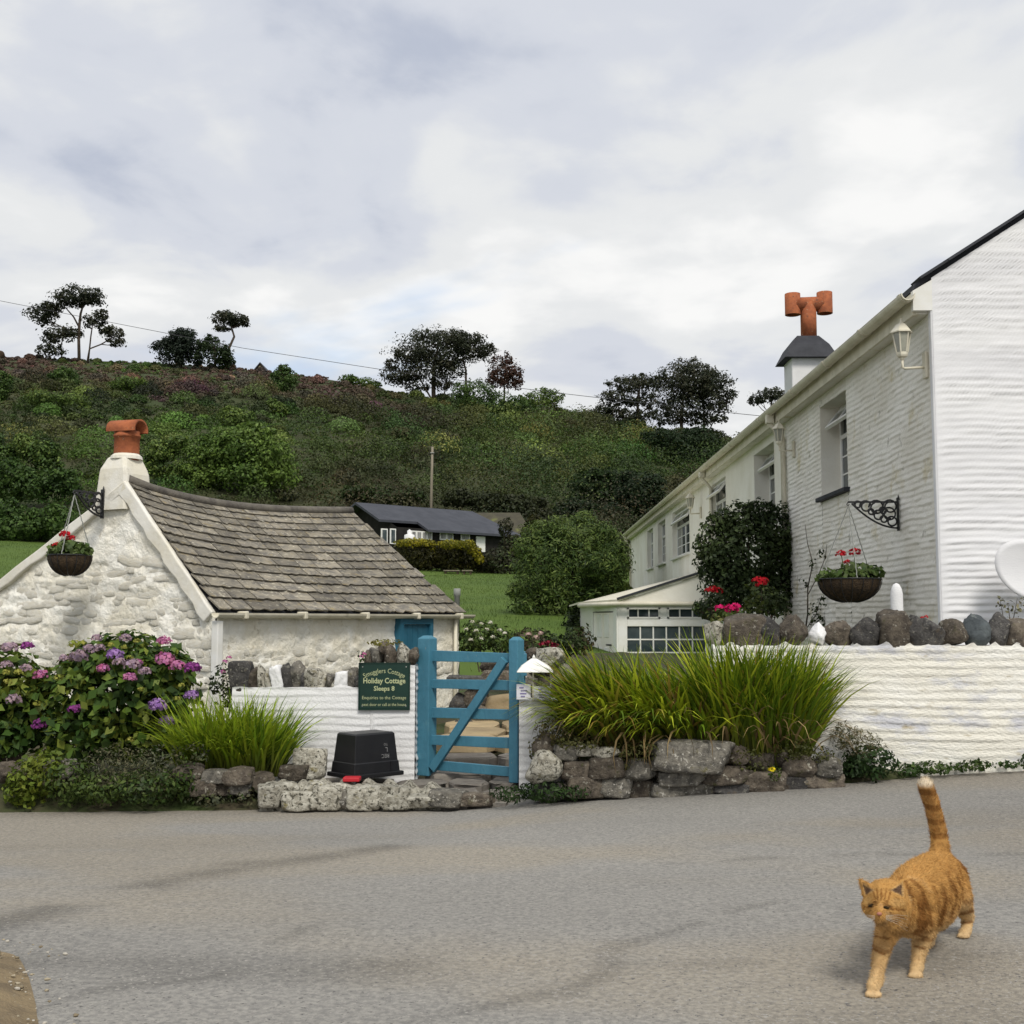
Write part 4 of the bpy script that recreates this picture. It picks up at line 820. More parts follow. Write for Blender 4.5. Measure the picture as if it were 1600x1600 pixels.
# ------------------------------------------------------------------ right-hand terrace house
HX = P(1463, 700, 10.0).x          # x of its long front wall (runs straight away from the camera)
def zat(py, Y): return P(819, py, Y).z
def YatX(px, X): return X * F / (px - 819)
def house():
    Y0, Y1 = 10.0, 38.9; EX = HX - 0.20; slope = (P(1600, 333, 10.0).z - P(1430, 442, 10.0).z) / (P(1600, 333, 10.0).x - P(1430, 442, 10.0).x); XE = P(1430, 442, 10.0).x; zE = P(1430, 442, 10.0).z; RX = 6.05; zR = zE + slope * (RX - XE); BX = 8.75
    t = thing('terrace_house', 'long white two storey house with banded render and cream gutter on the right', 'house', (HX, Y0, -0.6))
    def zroof(x): return np.where(x < RX, zE + slope * (x - XE), zR - slope * (x - RX)) - 0.045
    # gable end
    mw = MB(); 
    band_wall('gable_wall', (HX, Y0, 0), (1, 0, 0), (0, -1, 0), BX - HX, -0.6, lambda u: zroof(HX + u), m_white_g, t, du=0.035, dv=0.0105, space=0.058, amp=0.015, seed=11.0, rag=0.18, edge=0.10)
    # front wall with window openings (Y range, z range)
    zs, zt_ = P(1297, 770, 13.3).z, P(1325, 612, 12.75).z
    wins = [(12.72, 13.86, 0.22), (16.45, 17.9, 0.22), (20.45, 21.95, 0.06), (25.0, 27.9, 0.10), (29.3, 30.9, 0.10), (32.1, 33.6, 0.10)]
    zf = zE - 0.06
    def piece(ya, yb, za, zb, near):
        yy = ya
        band_wall('front_wall', (HX, ya, 0), (0, 1, 0), (-1, 0, 0), yb - ya, za, lambda u: zb + 0 * u, m_side if near else m_cream_s, t, du=0.025 if near else 0.25, dv=0.010 if near else 0.03, space=0.055, amp=0.016 if near else 0.004, seed=21.0, rag=0.75 if near else 0.0, edge=0.16 if ya == Y0 else 0)
    cuts = [Y0]
    for a, b, _ in wins: cuts += [a, b]
    cuts.append(Y1)
    for i in range(len(cuts) - 1):
        near = cuts[i] < 15.9; ya, yb = cuts[i], cuts[i + 1]
        if i % 2: piece(ya, yb, -0.6, zs, near); piece(ya, yb, zt_ + 0.02, zf, near)
        else:
            if ya < 15.9 < yb: piece(ya, 15.9, -0.6, zf, True); piece(15.9, yb, -0.6, zf, False)
            else: piece(ya, yb, -0.6, zf, near)
    b = MB(); b.add([(HX, Y1, -0.6), (BX, Y1, -0.6), (BX, Y1, float(zroof(np.array(BX)))), (RX, Y1, zR - 0.1), (HX, Y1, zf)], [(0, 4, 3, 2, 1)]); b.add([(BX, Y0 + 0.02, -0.6), (BX, Y1, -0.6), (BX, Y1, float(zroof(np.array(BX)))), (BX, Y0 + 0.02, float(zroof(np.array(BX))))], [(0, 1, 2, 3)]); b.build('rear_wall', m_side, t)
    b = MB(); b.box(HX - 0.016, HX + 0.05, Y0 - 0.008, Y0 + 0.06, -0.6, zf); b.build('corner_band', m_white_g, t, bevel=0.012)
    # windows
    for i, (a, c, dep) in enumerate(wins):
        zs_, ze = zs, zt_ + 0.02; x0 = HX + dep; fw = 0.055
        b = MB(); b.box(HX - 0.006, x0 + 0.05, c - 0.002, c + 0.02, zs_, ze); b.box(HX - 0.006, x0 + 0.05, a - 0.02, a + 0.002, zs_, ze); b.box(HX, x0 + 0.05, a, c, ze - 0.001, ze + 0.02); b.box(HX, x0 + 0.05, a, c, zs_ - 0.02, zs_ + 0.001); b.build('reveal', m_cream_s, t)
        wn = MB(); zm = zs_ + (ze - zs_) * 0.66
        mid = (a + c) / 2
        for (q0, q1, r0, r1) in ((a, c, zs_, zs_ + fw), (a, c, ze - fw, ze), (a, a + fw, zs_ + fw, ze - fw), (c - fw, c, zs_ + fw, ze - fw), (a + fw, c - fw, zm - fw / 2, zm + fw / 2), (mid - fw / 2, mid + fw / 2, zs_ + fw, zm - fw / 2)): wn.box(x0, x0 + 0.05, q0, q1, r0, r1)
        win = wn.build('window', m_pvc, t, bevel=0.006)
        for (q0, q1) in ((a + fw, mid - fw / 2), (mid + fw / 2, c - fw)):
            g = MB(); g.box(x0 + 0.02, x0 + 0.03, q0 - 0.004, q1 + 0.004, zs_ + fw - 0.004, zm - fw / 2 + 0.004); g.build('pane', m_glass, win)
            g = MB()
            for k in (1, 2): zz = zs_ + fw + (zm - zs_ - 1.5 * fw) * k / 3; g.box(x0 + 0.012, x0 + 0.018, q0 + 0.001, q1 - 0.001, zz - 0.009, zz + 0.009)
            qq = (q0 + q1) / 2; g.box(x0 + 0.0125, x0 + 0.0175, qq - 0.009, qq + 0.009, zs_ + fw, zm - fw / 2); g.build('glazing_bar', m_pvc, win)
        g = MB(); g.box(x0 + 0.035, x0 + 0.045, a + fw - 0.004, c - fw + 0.004, zm + fw / 2 - 0.004, ze - fw + 0.004); g.build('dark_interior', m_glass, win)
        g = MB(); g.box(x0 + 0.6, x0 + 0.62, a - 0.5, c + 0.5, zs_ - 0.5, ze + 0.3); g.build('curtain', M('curtain', (0.16, 0.17, 0.18), (0.28, 0.28, 0.27), scale=3, stretch=(1, 6, 0.4)) if i == 0 else bpy.data.materials['curtain'], win)
        # top-hung sash standing open
        if i in (0, 1, 2, 3):
            an = math.radians(38 if i < 3 else 30); hgt = ze - fw - zm - fw / 2 - 0.01; o = Vector((x0 - 0.012, 0, ze - fw)); dn = Vector((-math.sin(an), 0, -math.cos(an))); n_ = Vector((-math.cos(an), 0, math.sin(an)))
            sb = MB(); f2 = 0.05
            for (q0, q1, r0, r1) in ((a + fw, c - fw, 0, f2), (a + fw, c - fw, hgt - f2, hgt), (a + fw, a + fw + f2, f2, hgt - f2), (c - fw - f2, c - fw, f2, hgt - f2), (mid - 0.012, mid + 0.012, f2, hgt - f2)):
                sb.obox(o + dn * ((r0 + r1) / 2) + Vector((0, (q0 + q1) / 2, 0)), dn * ((r1 - r0) / 2), Vector((0, (q1 - q0) / 2, 0)), n_ * 0.018)
            sash = sb.build('open_sash', m_pvc, win); sb = MB(); sb.obox(o + dn * (hgt / 2) + Vector((0, mid, 0)), dn * (hgt / 2 - f2 + 0.004), Vector((0, (c - a) / 2 - fw - f2 + 0.004, 0)), n_ * 0.005); sb.build('sash_pane', m_glass, win)
        b = MB(); b.box(HX - 0.07, x0, a - 0.06, c + 0.06, zs_ - 0.05, zs_ - 0.002); b.build('window_sill', m_slate_d if i < 2 else m_pvc, t, bevel=0.006)
    # roof, verge, eaves
    V = []; th = 0.05; x_e = XE - 0.01
    prof = [(x_e, zE + slope * (x_e - XE)), (RX, zR), (BX + 0.25, zR - slope * (BX + 0.25 - RX))]
    b = MB(); 
    for (xa, za), (xb, zb) in zip(prof[:-1], prof[1:]): b.add([(xa, Y0 + 0.03, za), (xb, Y0 + 0.03, zb), (xb, Y1 + 0.1, zb), (xa, Y1 + 0.1, za), (xa, Y0 + 0.03, za - th), (xb, Y0 + 0.03, zb - th), (xb, Y1 + 0.1, zb - th), (xa, Y1 + 0.1, za - th)], [(0, 1, 2, 3), (4, 7, 6, 5), (0, 4, 5, 1), (2, 6, 7, 3), (0, 3, 7, 4), (1, 5, 6, 2)])
    b.build('roof', m_slate_d, t)
    s_ = Vector((1, 0, slope)).normalized(); nn = Vector((-slope, 0, 1)).normalized(); x = XE + 0.03; r = random.Random(9)
    while x < RX - 0.02:
        wv = min(r.uniform(0.20, 0.30), RX - x); c = Vector((x + wv / 2, Y0 + 0.06, zE + slope * (x + wv / 2 - XE) + 0.014)); b = MB(); b.obox(c, s_ * (wv / 2 * 1.23), Vector((0, 0.115 + r.uniform(0, 0.012), 0)), nn * 0.011)
        o = b.build('verge_slate', m_slate_d, t); x += wv * 0.99
    gx, gz = P(1418, 459, 9.95).x, P(1418, 459, 9.95).z; n = 8; r0 = 0.062
    def halfpipe(ya, yb, name, r_, mat):
        pr = [(r_ * math.cos(a), r_ * math.sin(a)) for a in [math.pi + math.pi * k / n for k in range(n + 1)]] + [(0.86 * r_ * math.cos(a), 0.86 * r_ * math.sin(a)) for a in [2 * math.pi - math.pi * k / n for k in range(n + 1)]]
        k = len(pr); vs = [(gx + px_, y, gz + pz) for y in (ya, yb) for px_, pz in pr]; b = MB(); b.add(vs, [(i, i + k, (i + 1) % k + k, (i + 1) % k) for i in range(k)] + [tuple(range(k)), tuple(range(k, 2 * k))[::-1]]); b.build(name, mat, t, True) if False else b.build(name, mat, t)
    halfpipe(9.93, Y1 + 0.1, 'gutter', r0, m_pvc_c)
    for y in (9.96, 11.2, 12.6, 14.2, 16.2, 18.5, 21, 24, 28, 33): halfpipe(y, y + 0.07, 'gutter_bracket', r0 + 0.008, m_pvc_c)
    fx = gx + 0.07; zfb = zat(492, 10.0)
    b = MB(); b.box(fx, fx + 0.025, Y0 + 0.04, Y1, zfb, zE - 0.075); b.build('fascia', m_pvc_c, t); b = MB(); b.box(fx + 0.026, HX + 0.02, Y0 + 0.045, Y1, zfb + 0.01, zfb + 0.03); b.build('soffit', m_side, t)
    b = MB(); zb = zat(487, 10.0); b.add([(fx - 0.012, Y0 - 0.012, zb), (HX + 0.004, Y0 - 0.012, zb), (HX + 0.004, Y0 - 0.012, zE - 0.062 + slope * (HX - XE)), (fx - 0.012, Y0 - 0.012, zE - 0.062 + slope * (fx - XE)), (fx - 0.012, Y0 + 0.04, zb), (HX + 0.004, Y0 + 0.04, zb), (HX + 0.004, Y0 + 0.04, zE - 0.062 + slope * (HX - XE)), (fx - 0.012, Y0 + 0.04, zE - 0.062 + slope * (fx - XE))], [(0, 1, 2, 3), (7, 6, 5, 4), (0, 3, 7, 4), (1, 5, 6, 2), (0, 4, 5, 1), (3, 2, 6, 7)]); b.build('boxed_eave_end', m_pvc, t)
    # downpipes
    for y in (YatX(1226, HX - 0.05), YatX(1112, HX - 0.05), 38.6):
        b = MB(); b.path([(gx, y, gz - 0.05), (gx, y, gz - 0.17), (HX - 0.05, y, gz - 0.36), (HX - 0.05, y, -0.5)], 0.035, 8); b.build('downpipe', m_pvc_c, t, True)
        b = MB(); b.box(gx - 0.05, gx + 0.05, y - 0.06, y + 0.06, gz - 0.17, gz - 0.055); b.build('gutter_outlet', m_pvc_c, t, bevel=0.01)
    # chimney with a T shaped pot
    Yc = 25.0; q = pxm(Yc); cx = PX(1260, Yc, 570); hw = 29 * q
    b = MB(); b.box(cx - hw, cx + hw, Yc - 0.35, Yc + 0.4, 3.6, zat(556, Yc)); ch = b.build('chimney', m_white, t, bevel=0.02)
    b = MB(); za, zm_, zt2 = zat(566, Yc), zat(545, Yc), zat(529, Yc)
    def sq(h, z, y): return [(cx + sx * h, Yc + 0.02 + sy * y, z) for sx, sy in ((-1, -1), (1, -1), (1, 1), (-1, 1))]
    b.add(sq(41 * q, za, 0.52) + sq(30 * q, zm_, 0.40) + sq(17 * q, zt2, 0.22), [(4 * i + k, 4 * i + (k + 1) % 4, 4 * i + 4 + (k + 1) % 4, 4 * i + 4 + k) for i in (0, 1) for k in range(4)] + [(8, 9, 10, 11), (3, 2, 1, 0)]); b.build('slate_cap', m_slate_d, ch)
    p = MB(); cz = zat(477, Yc); rp = 12.5 * q; p.lathe([(rp, zt2 - 0.05), (rp, cz + 0.03)], (PX(1263, Yc, 490), Yc, 0), 18); p.lathe([(rp * 0.95, -24 * q), (rp * 0.95, 24 * q)], (PX(1263, Yc, 490), Yc, cz), 18, axis=(1, 0, 0.04))
    pot = p.build('chimney_pot', m_terra, ch, True)
    for px_, dz in ((1238.5, 0), (1288.5, 0.03)):
        c = (PX(px_, Yc, 477), Yc, cz + dz + (0.0)); r1 = 12.3 * q; p = MB(); p.lathe([(r1, -17 * q), (r1, 17 * q), (r1 * 0.8, 17 * q), (r1 * 0.8, -17 * q), (r1, -17 * q)], c, 18, cap=False); p.build('pot_arm', m_terra, pot, True)
    return t
m_cream_s = M('smooth_cream_render', (0.84, 0.82, 0.75), (0.74, 0.71, 0.62), scale=1.2, rough=0.85, bump=0.15, bscale=30)
m_white_g = M('fresh_white_render', (0.79, 0.79, 0.80), (0.72, 0.72, 0.74), scale=1.2, rough=0.85, bump=0.12, bscale=50, spot=(3, 0.6, 0.8, (0.70, 0.70, 0.73)), stretch=(0.5, 1, 3))
house()
def wall_lamp(Y, z, s, label):
    x = HX - 0.012; t = thing('wall_lamp', label, 'wall lamp', (x, Y, z - 0.2 * s), 'coach lamps along the house wall')
    b = MB(); b.box(x - 0.024, x + 0.006, Y - 0.04 * s, Y + 0.04 * s, z - 0.21 * s, z + 0.0 * s); b.build('back_plate', m_pvc_c, t, bevel=0.008)
    lx = x - 0.19 * s; b = MB(); b.path([(x - 0.02, Y, z - 0.12 * s), (lx + 0.02, Y, z - 0.13 * s), (lx, Y, z - 0.12 * s), (lx, Y, z - 0.06 * s)], 0.011 * s, 8); b.build('arm', m_pvc_c, t, True)
    b = MB(); b.lathe([(0.0, -0.062 * s), (0.018 * s, -0.06 * s), (0.02 * s, -0.045 * s), (0.04 * s, -0.035 * s), (0.046 * s, -0.02 * s), (0.046 * s, 0)], (lx, Y, z), 6); b.build('lamp_base', m_pvc_c, t)
    b = MB(); b.lathe([(0.044 * s, 0.002), (0.068 * s, 0.155 * s)], (lx, Y, z), 6, cap=False); b.build('lamp_glass', m_lampglass, t)
    b = MB()
    for k in range(6):
        a = math.pi * 2 * k / 6; b.path([(lx + 0.045 * s * math.cos(a), Y + 0.045 * s * math.sin(a), z), (lx + 0.07 * s * math.cos(a), Y + 0.07 * s * math.sin(a), z + 0.157 * s)], 0.006 * s, 5)
    b.build('lamp_frame', m_pvc_c, t); b = MB(); b.lathe([(0.088 * s, 0.155 * s), (0.088 * s, 0.165 * s), (0.04 * s, 0.225 * s), (0.02 * s, 0.235 * s), (0.012 * s, 0.245 * s), (0.006 * s, 0.275 * s), (0, 0.28 * s)], (lx, Y, z), 6); b.build('lamp_hood', m_pvc_c, t)
wall_lamp(10.14, zat(552, 10.14), 1.1, 'cream coach lamp high on the wall beside the near gable corner')
wall_lamp(15.2, zat(690, 15.2), 1.0, 'cream coach lamp just beyond the near upstairs window of the long house')
wall_lamp(23.3, zat(792, 23.3), 1.1, 'cream coach lamp under the gutter of the far half of the house')
# second and third baskets
hk2 = bracket((HX - 0.018, 11.0, zat(785, 11.0)), (-1, 0, 0), 0.27, 0.47, 'black iron basket bracket on the long house below its near window')
c2 = P(1333, 905, 11.0); c2.x = hk2.x - 0.01
basket(c2, 0.285, 0.215, hk2, 'large coir basket with dark red geraniums on the long house wall', [(-0.30, -0.2, 0.80, 0.17), (0.12, -0.3, 0.85, 0.19), (0.0, 0.2, 0.55, 0.12)], [(0, 0, 0.1, 0.95, 0.22), (-0.8, -0.2, 0.1, 0.35, 0.25), (0.2, -0.1, 0.3, 0.5, 0.25), (0.75, -0.2, 0.2, 0.4, 0.25)], 5, 18)
Y3 = 18.6; hk3 = bracket((HX - 0.018, Y3, zat(884, Y3)), (-1, 0, 0), 0.34, 0.50, 'black iron basket bracket in front of the porch roof')
c3 = P(1078, 950, Y3); c3.x = hk3.x - 0.02
basket(c3, 0.25, 0.20, hk3, 'dark leafy hanging basket in front of the porch windows', [(0.9, -0.4, 0.5, 0.25), (1.15, -0.2, 0.55, 0.2)], [(0, 0, 0.0, 1.15, 0.6), (0.9, -0.2, 0.0, 0.8, 0.7), (-0.8, 0, 0.0, 0.6, 0.5)], 6, 14)

# ------------------------------------------------------------------ glazed porch against the house
def porch():
    Yf = 20.0; xl = PX(966, Yf); zg = zat(941, Yf); xc2 = PX(926, 21.6); yc2 = 21.6; z0 = -0.3; zw = zg - 0.03
    t = thing('glazed_porch', 'white lean to porch with small paned windows against the long house', 'porch', (xl, Yf, z0))
    zt1, zm, zs = zat(968, Yf), zat(976, Yf), zat(1040, Yf); x0, x1 = PX(980, Yf), PX(1102, Yf); xm = PX(1037, Yf)
    b = MB(); b.box(xl, HX, Yf, Yf + 0.06, z0, zs); b.build('front_panel', m_pvc, t)
    b = MB(); f = 0.07
    zl0, zl1 = zt1 - 0.03, zw
    for q in ((xl, x0, zs, zl1), (x1, HX, zs, zl1), (x0, x1, zl1 - 0.06, zl1), (x0, x1, zm - 0.03, zt1 + 0.015), (xm - 0.06, xm + 0.06, zt1 + 0.015, zl1 - 0.06)): b.box(q[0], q[1], Yf - 0.01, Yf + 0.05, q[2], q[3])
    fr = b.build('window_frame', m_pvc, t, bevel=0.008)
    for a, c, za, zb, nx, nz in ((x0, xm - 0.06, zt1 + 0.015, zl1 - 0.06, 3, 1), (xm + 0.06, x1, zt1 + 0.015, zl1 - 0.06, 3, 1), (x0, x1, zs, zm - 0.03, 6, 3)):
        b = MB(); b.box(a - 0.003, c + 0.003, Yf + 0.02, Yf + 0.03, za - 0.003, zb + 0.003); b.build('pane', m_glass, fr)
        b = MB(); e = 0.03 if nz == 1 else 0.0
        for k in range(1, nx): xx = a + (c - a) * k / nx; b.box(xx - 0.012, xx + 0.012, Yf + 0.008, Yf + 0.0195, za, zb)
        for k in range(1, nz): zz = za + (zb - za) * k / nz; b.box(a, c, Yf + 0.0085, Yf + 0.019, zz - 0.012, zz + 0.012)
        if e:
            for q in ((a, c, za, za + e), (a, c, zb - e, zb), (a, a + e, za, zb), (c - e, c, za, zb)): b.box(q[0], q[1], Yf - 0.02, Yf + 0.0075, q[2], q[3])
        b.build('glazing_bar', m_pvc, fr)
    # angled side with the door, then back to the house
    A_, B_ = Vector((xl, Yf, 0)), Vector((xc2, yc2, 0)); v = (B_ - A_).normalized(); n = Vector((-v.y, v.x, 0)); n = n if n.y < 0 else -n; Lw = (B_ - A_).length; zm2 = (z0 + zw) / 2; hz = (zw - z0) / 2
    b = MB(); b.obox(A_ + v * (Lw * 0.06) + UP * zm2, v * (Lw * 0.06), n * 0.03, UP * hz); b.obox(A_ + v * (Lw * 0.96) + UP * zm2, v * (Lw * 0.04), n * 0.03, UP * hz); b.obox(A_ + v * (Lw * 0.52) + UP * (zw - 0.06), v * (Lw * 0.40), n * 0.03, UP * 0.06); b.build('door_frame', m_pvc, t)
    b = MB(); b.obox(A_ + v * (Lw * 0.53) + UP * (zm2 - 0.07), v * (Lw * 0.385), n * 0.02, UP * (hz - 0.07)); door = b.build('door', m_cream_s, t, bevel=0.006)
    for du, dz, hh in ((-0.09, 0.42, 0.20), (0.09, 0.42, 0.20), (-0.09, -0.25, 0.30), (0.09, -0.25, 0.30)):
        b = MB(); b.obox(A_ + v * (Lw * (0.53 + du * 1.6)) + n * 0.022 + UP * (zm2 + dz), v * (Lw * 0.085), n * 0.008, UP * hh); b.build('door_panel', m_pvc, door, bevel=0.01)
    b = MB(); b.path([A_ + v * (Lw * 0.20) + n * 0.03 + UP * (zm2 + 0.1), A_ + v * (Lw * 0.20) + n * 0.07 + UP * (zm2 + 0.1), A_ + v * (Lw * 0.30) + n * 0.07 + UP * (zm2 + 0.1)], 0.016, 6); b.build('door_handle', m_iron, door, True)
    b = MB(); b.box(xc2 - 0.03, xc2 + 0.03, yc2 + 0.03, 26, z0, zw); b.box(xc2 + 0.03, HX, 25.94, 26, z0, zw); b.build('rear_wall', m_pvc, t)
    # lean-to roof rising to the house
    zh = zat(884, Yf); pts = [(PX(905, 21.4), 21.4, zg - 0.02), (PX(964, 19.9), 19.9, zg), (HX - 0.01, 19.9, zg), (HX - 0.01, 19.9, zh), (HX - 0.01, 26.2, zh), (PX(905, 21.4), 26.2, zg - 0.02)]
    b = MB(); b.add(pts, [(1, 2, 3)]) if False else b.add([pts[1], pts[2], pts[3]], [(0, 1, 2)]); b.build('roof_end', m_cream_s, t)
    up_ = 0.035; tp = [(pts[i][0], pts[i][1] - (0.04 if i in (1, 3) else 0), pts[i][2] + 0.01) for i in (0, 1, 3, 4, 5)]; b = MB(); b.add(tp + [(x, y, z + up_) for x, y, z in tp], [(9, 8, 7, 6, 5)[::-1], (0, 1, 2, 3, 4)[::-1]] + [(i, (i + 1) % 5, (i + 1) % 5 + 5, i + 5) for i in range(5)]); b.build('roof', m_pvc_c, t)
    q0, q1 = Vector(tp[1]) + UP * 0.045, Vector(tp[2]) + UP * 0.045; b = MB(); b.bar(q0, q1, 0.05, 0.035, (0, 1, 0)); b.build('verge_strip', m_slate_d, t)
    b = MB(); b.path([(pts[0][0], pts[0][1], zg - 0.04), (pts[1][0], pts[1][1] - 0.05, zg - 0.03), (HX - 0.05, 19.85, zg - 0.03)], 0.04, 8); b.build('gutter', m_pvc_c, t, True)
porch()

# ------------------------------------------------------------------ boundary wall with upright coping stones
def boundary_wall():
    Y = 8.22; x0, x1 = PX(1108, Y), 6.2; zt = zat(1006, Y)
    t = thing('boundary_wall', 'tall cream rendered boundary wall topped with upright stones in front of the house', 'wall', (2.6, Y, -0.4))
    cs = [(1118, 15, 966, 'y'), (1160, 26, 966, 'l'), (1198, 20, 964, 'g'), (1238, 20, 962, 'b'), (1277, 17, 972, 'w'), (1309, 20, 970, 'l'), (1350, 25, 967, 'g'), (1391, 18, 960, 'b'), (1425, 17, 962, 'd'), (1450, 20, 966, 'd'), (1486, 20, 970, 'b'), (1523, 17, 962, 'g2'), (1556, 18, 959, 'd'), (1592, 20, 972, 'l'), (1632, 20, 964, 'd'), (1672, 22, 966, 'b'), (1714, 20, 962, 'd'), (1756, 22, 966, 'g'), (1800, 22, 966, 'd')]
    mt = dict(y=m_lichen, l=m_stone_b, g=m_stone_d, b=m_stone_b, w=m_white, d=m_stone_d, g2=m_stone_s); q = pxm(Y)
    bx_ = np.array([PX(c[0], Y) for c in cs]); bw = np.array([c[1] * q for c in cs])
    def ztop(u):
        x = x0 + u; dd = np.min(np.abs(x[..., None] - bx_) / bw, -1); return zt + 0.032 * sst((dd - 0.35) / 0.8) - 0.012 + 0.008 * vn(x * 11, 3.0)
    band_wall('render_face', (x0, Y - 0.15, 0), (1, 0, 0), (0, -1, 0), x1 - x0, -0.4, ztop, m_cream, t, du=0.018, dv=0.0105, space=0.054, amp=0.013, seed=31.0, rag=0.35)
    band_wall('render_end', (x0, Y + 0.15, 0), (0, -1, 0), (-1, 0, 0), 0.30, -0.4, lambda u: zt + 0 * u, m_cream, t, du=0.03, dv=0.012, amp=0.01, seed=33.0)
    b = MB(); b.box(x0 + 0.002, x1, Y - 0.149, Y + 0.15, -0.4, zt - 0.01); b.build('core', m_cream, t)
    for k, (px, hw, top, c) in enumerate(cs):
        zc0, zc1 = zat(1012, Y), zat(top, Y); put_rock('coping_stone', t, (PX(px, Y), Y - 0.02, (zc0 + zc1) / 2), (hw * q * (0.95 if c == 'w' else 1.2), 0.12, (zc1 - zc0) / 2 * (0.95 if c == 'w' else 1.14)), mt[c], 'block' if k % 6 == 1 else 'boulder', k=k % 6, tilt=random.uniform(-0.12, 0.12), ico=ICO4)
m_stone_s = M('blue_stone', (0.10, 0.115, 0.12), (0.06, 0.07, 0.075), scale=8, rough=0.95, bump=0.8, bscale=22, spot=(10, 0.6, 0.7, (0.20, 0.22, 0.21)))
boundary_wall()
def dish():
    Y = 9.72; c = P(1612, 893, Y); ax = Vector((-0.10, -1, 0.16)).normalized(); t = thing('satellite_dish', 'white oval satellite dish at the foot of the banded gable', 'satellite dish', (c.x, Y + 0.2, c.z - 0.2))
    q = Vector((0, 0, 1)).rotation_difference(ax); b = MB(); n = 40; V = []
    rx, rz = 0.325, 0.235; tl = math.radians(-28)
    for i, r in enumerate((0.0, 0.5, 0.85, 1.0, 1.0, 0.85, 0.5)):
        for k in range(n):
            a = 2 * math.pi * k / n; x, y = r * rx * math.cos(a), r * rz * math.sin(a); x, y = x * math.cos(tl) - y * math.sin(tl), x * math.sin(tl) + y * math.cos(tl); V.append(c + Vector((x, 0, y)) + ax * (0.035 * r * r - (0.012 if i > 3 else 0)))
    b.add(V, [(i * n + k, i * n + (k + 1) % n, (i + 1) * n + (k + 1) % n, (i + 1) * n + k) for i in range(6) for k in range(n)]); b.build('reflector', m_white_g, t, True)
    b = MB(); b.path([c - ax * 0.01, c - ax * 0.12 + Vector((0.02, 0, -0.05)), (c.x + 0.03, 10.0, c.z - 0.15)], 0.018, 8); b.build('mount_arm', m_grey, t, True)
    b = MB(); b.path([c + Vector((0.05, 0, -0.2)), c + ax * 0.25 + Vector((0.05, 0, -0.12))], 0.008, 6); b.lathe([(0.02, 0), (0.025, 0.05), (0.0, 0.055)], c + ax * 0.22 + Vector((0.05, 0, -0.12)), 10, axis=-ax); b.build('feed_horn', m_grey, t, True)
dish()
def white_post():
    Y = 9.5; b = MB(); r = 9.5 * pxm(Y); b.lathe([(r, -0.3), (r, zat(928, Y)), (r * 0.8, zat(919, Y)), (r * 0.45, zat(913, Y)), (0.0, zat(911, Y))], (PX(1402, Y), Y, 0), 14); o = b.build('white_post', m_white, None, True); tag(o, 'white rounded post standing between the big hanging basket and the gable corner', 'post')
white_post()
# ------------------------------------------------------------------ flagstones, rubble kerb and dry stone banks by the road
def entrance():
    z = -0.115
    t = thing('entrance_paving', 'worn flagstone threshold and steps in front of and behind the blue gate', 'paving', (PX(720, 8.4), 8.4, z - 0.2))
    r = random.Random(12)
    def slab(x0, x1, y0, y1, zt, th, mat, name='flagstone', jag=0.02):
        n = 10; c = ((x0 + x1) / 2, (y0 + y1) / 2); vs = []
        for zz, k in ((zt - th, 1.02), (zt - 0.012, 1.0), (zt, 0.97)):
            rr = random.Random(int(x0 * 977) + int(y0 * 331))
            for i in range(n):
                a = 2 * math.pi * (i + 0.5) / n; px_, py_ = math.cos(a), math.sin(a); m = max(abs(px_), abs(py_)); jx, jy = rr.uniform(-jag, jag), rr.uniform(-jag, jag)
                vs.append((c[0] + px_ / m * (x1 - x0) / 2 * k + jx, c[1] + py_ / m * (y1 - y0) / 2 * k + jy, zz + (rr.uniform(-0.003, 0.003) if zz == zt else 0)))
        fs = [(j * n + i, j * n + (i + 1) % n, (j + 1) * n + (i + 1) % n, (j + 1) * n + i) for j in (0, 1) for i in range(n)] + [tuple(range(2 * n, 3 * n))]
        return build(name, vs, fs, mat, t)
    # threshold in two thin layers
    xa = PX(440, 8.3)
    for k, (y0, y1, zz) in enumerate(((7.98, 8.30, z - 0.02), (8.30, 8.66, z + 0.004))):
        x = xa + 0.05 * k
        while x < PX(800, 8.3):
            wv = r.uniform(0.28, 0.48); slab(x, min(x + wv - 0.012, PX(812, 8.3)), y0 + r.uniform(-0.02, 0.02), y1 - 0.012, zz + r.uniform(-0.006, 0.006), 0.09, m_flag_g); x += wv
    x = PX(690, 8.0)
    while x < PX(795, 8.0): wv = r.uniform(0.22, 0.34); slab(x, min(x + wv - 0.01, PX(800, 8.0)), 7.84, 7.99, z - 0.055 + r.uniform(-0.006, 0.006), 0.10, m_flag_g); x += wv
    for k, (y0, y1, zz, m) in enumerate(((8.68, 9.10, -0.085, m_flag_g), (9.12, 9.46, -0.02, m_flag_g), (9.48, 9.95, 0.075, m_flag), (9.97, 10.55, 0.082, m_flag), (10.57, 11.2, 0.088, m_flag))):
        x = PX(676, 9.3) + (0.08 if k % 2 else 0)
        while x < PX(830, 9.3) + 0.35: wv = r.uniform(0.36, 0.55); slab(x, x + wv - 0.012, y0, y1, zz + r.uniform(-0.004, 0.004), 0.10, m, jag=0.012); x += wv
entrance()
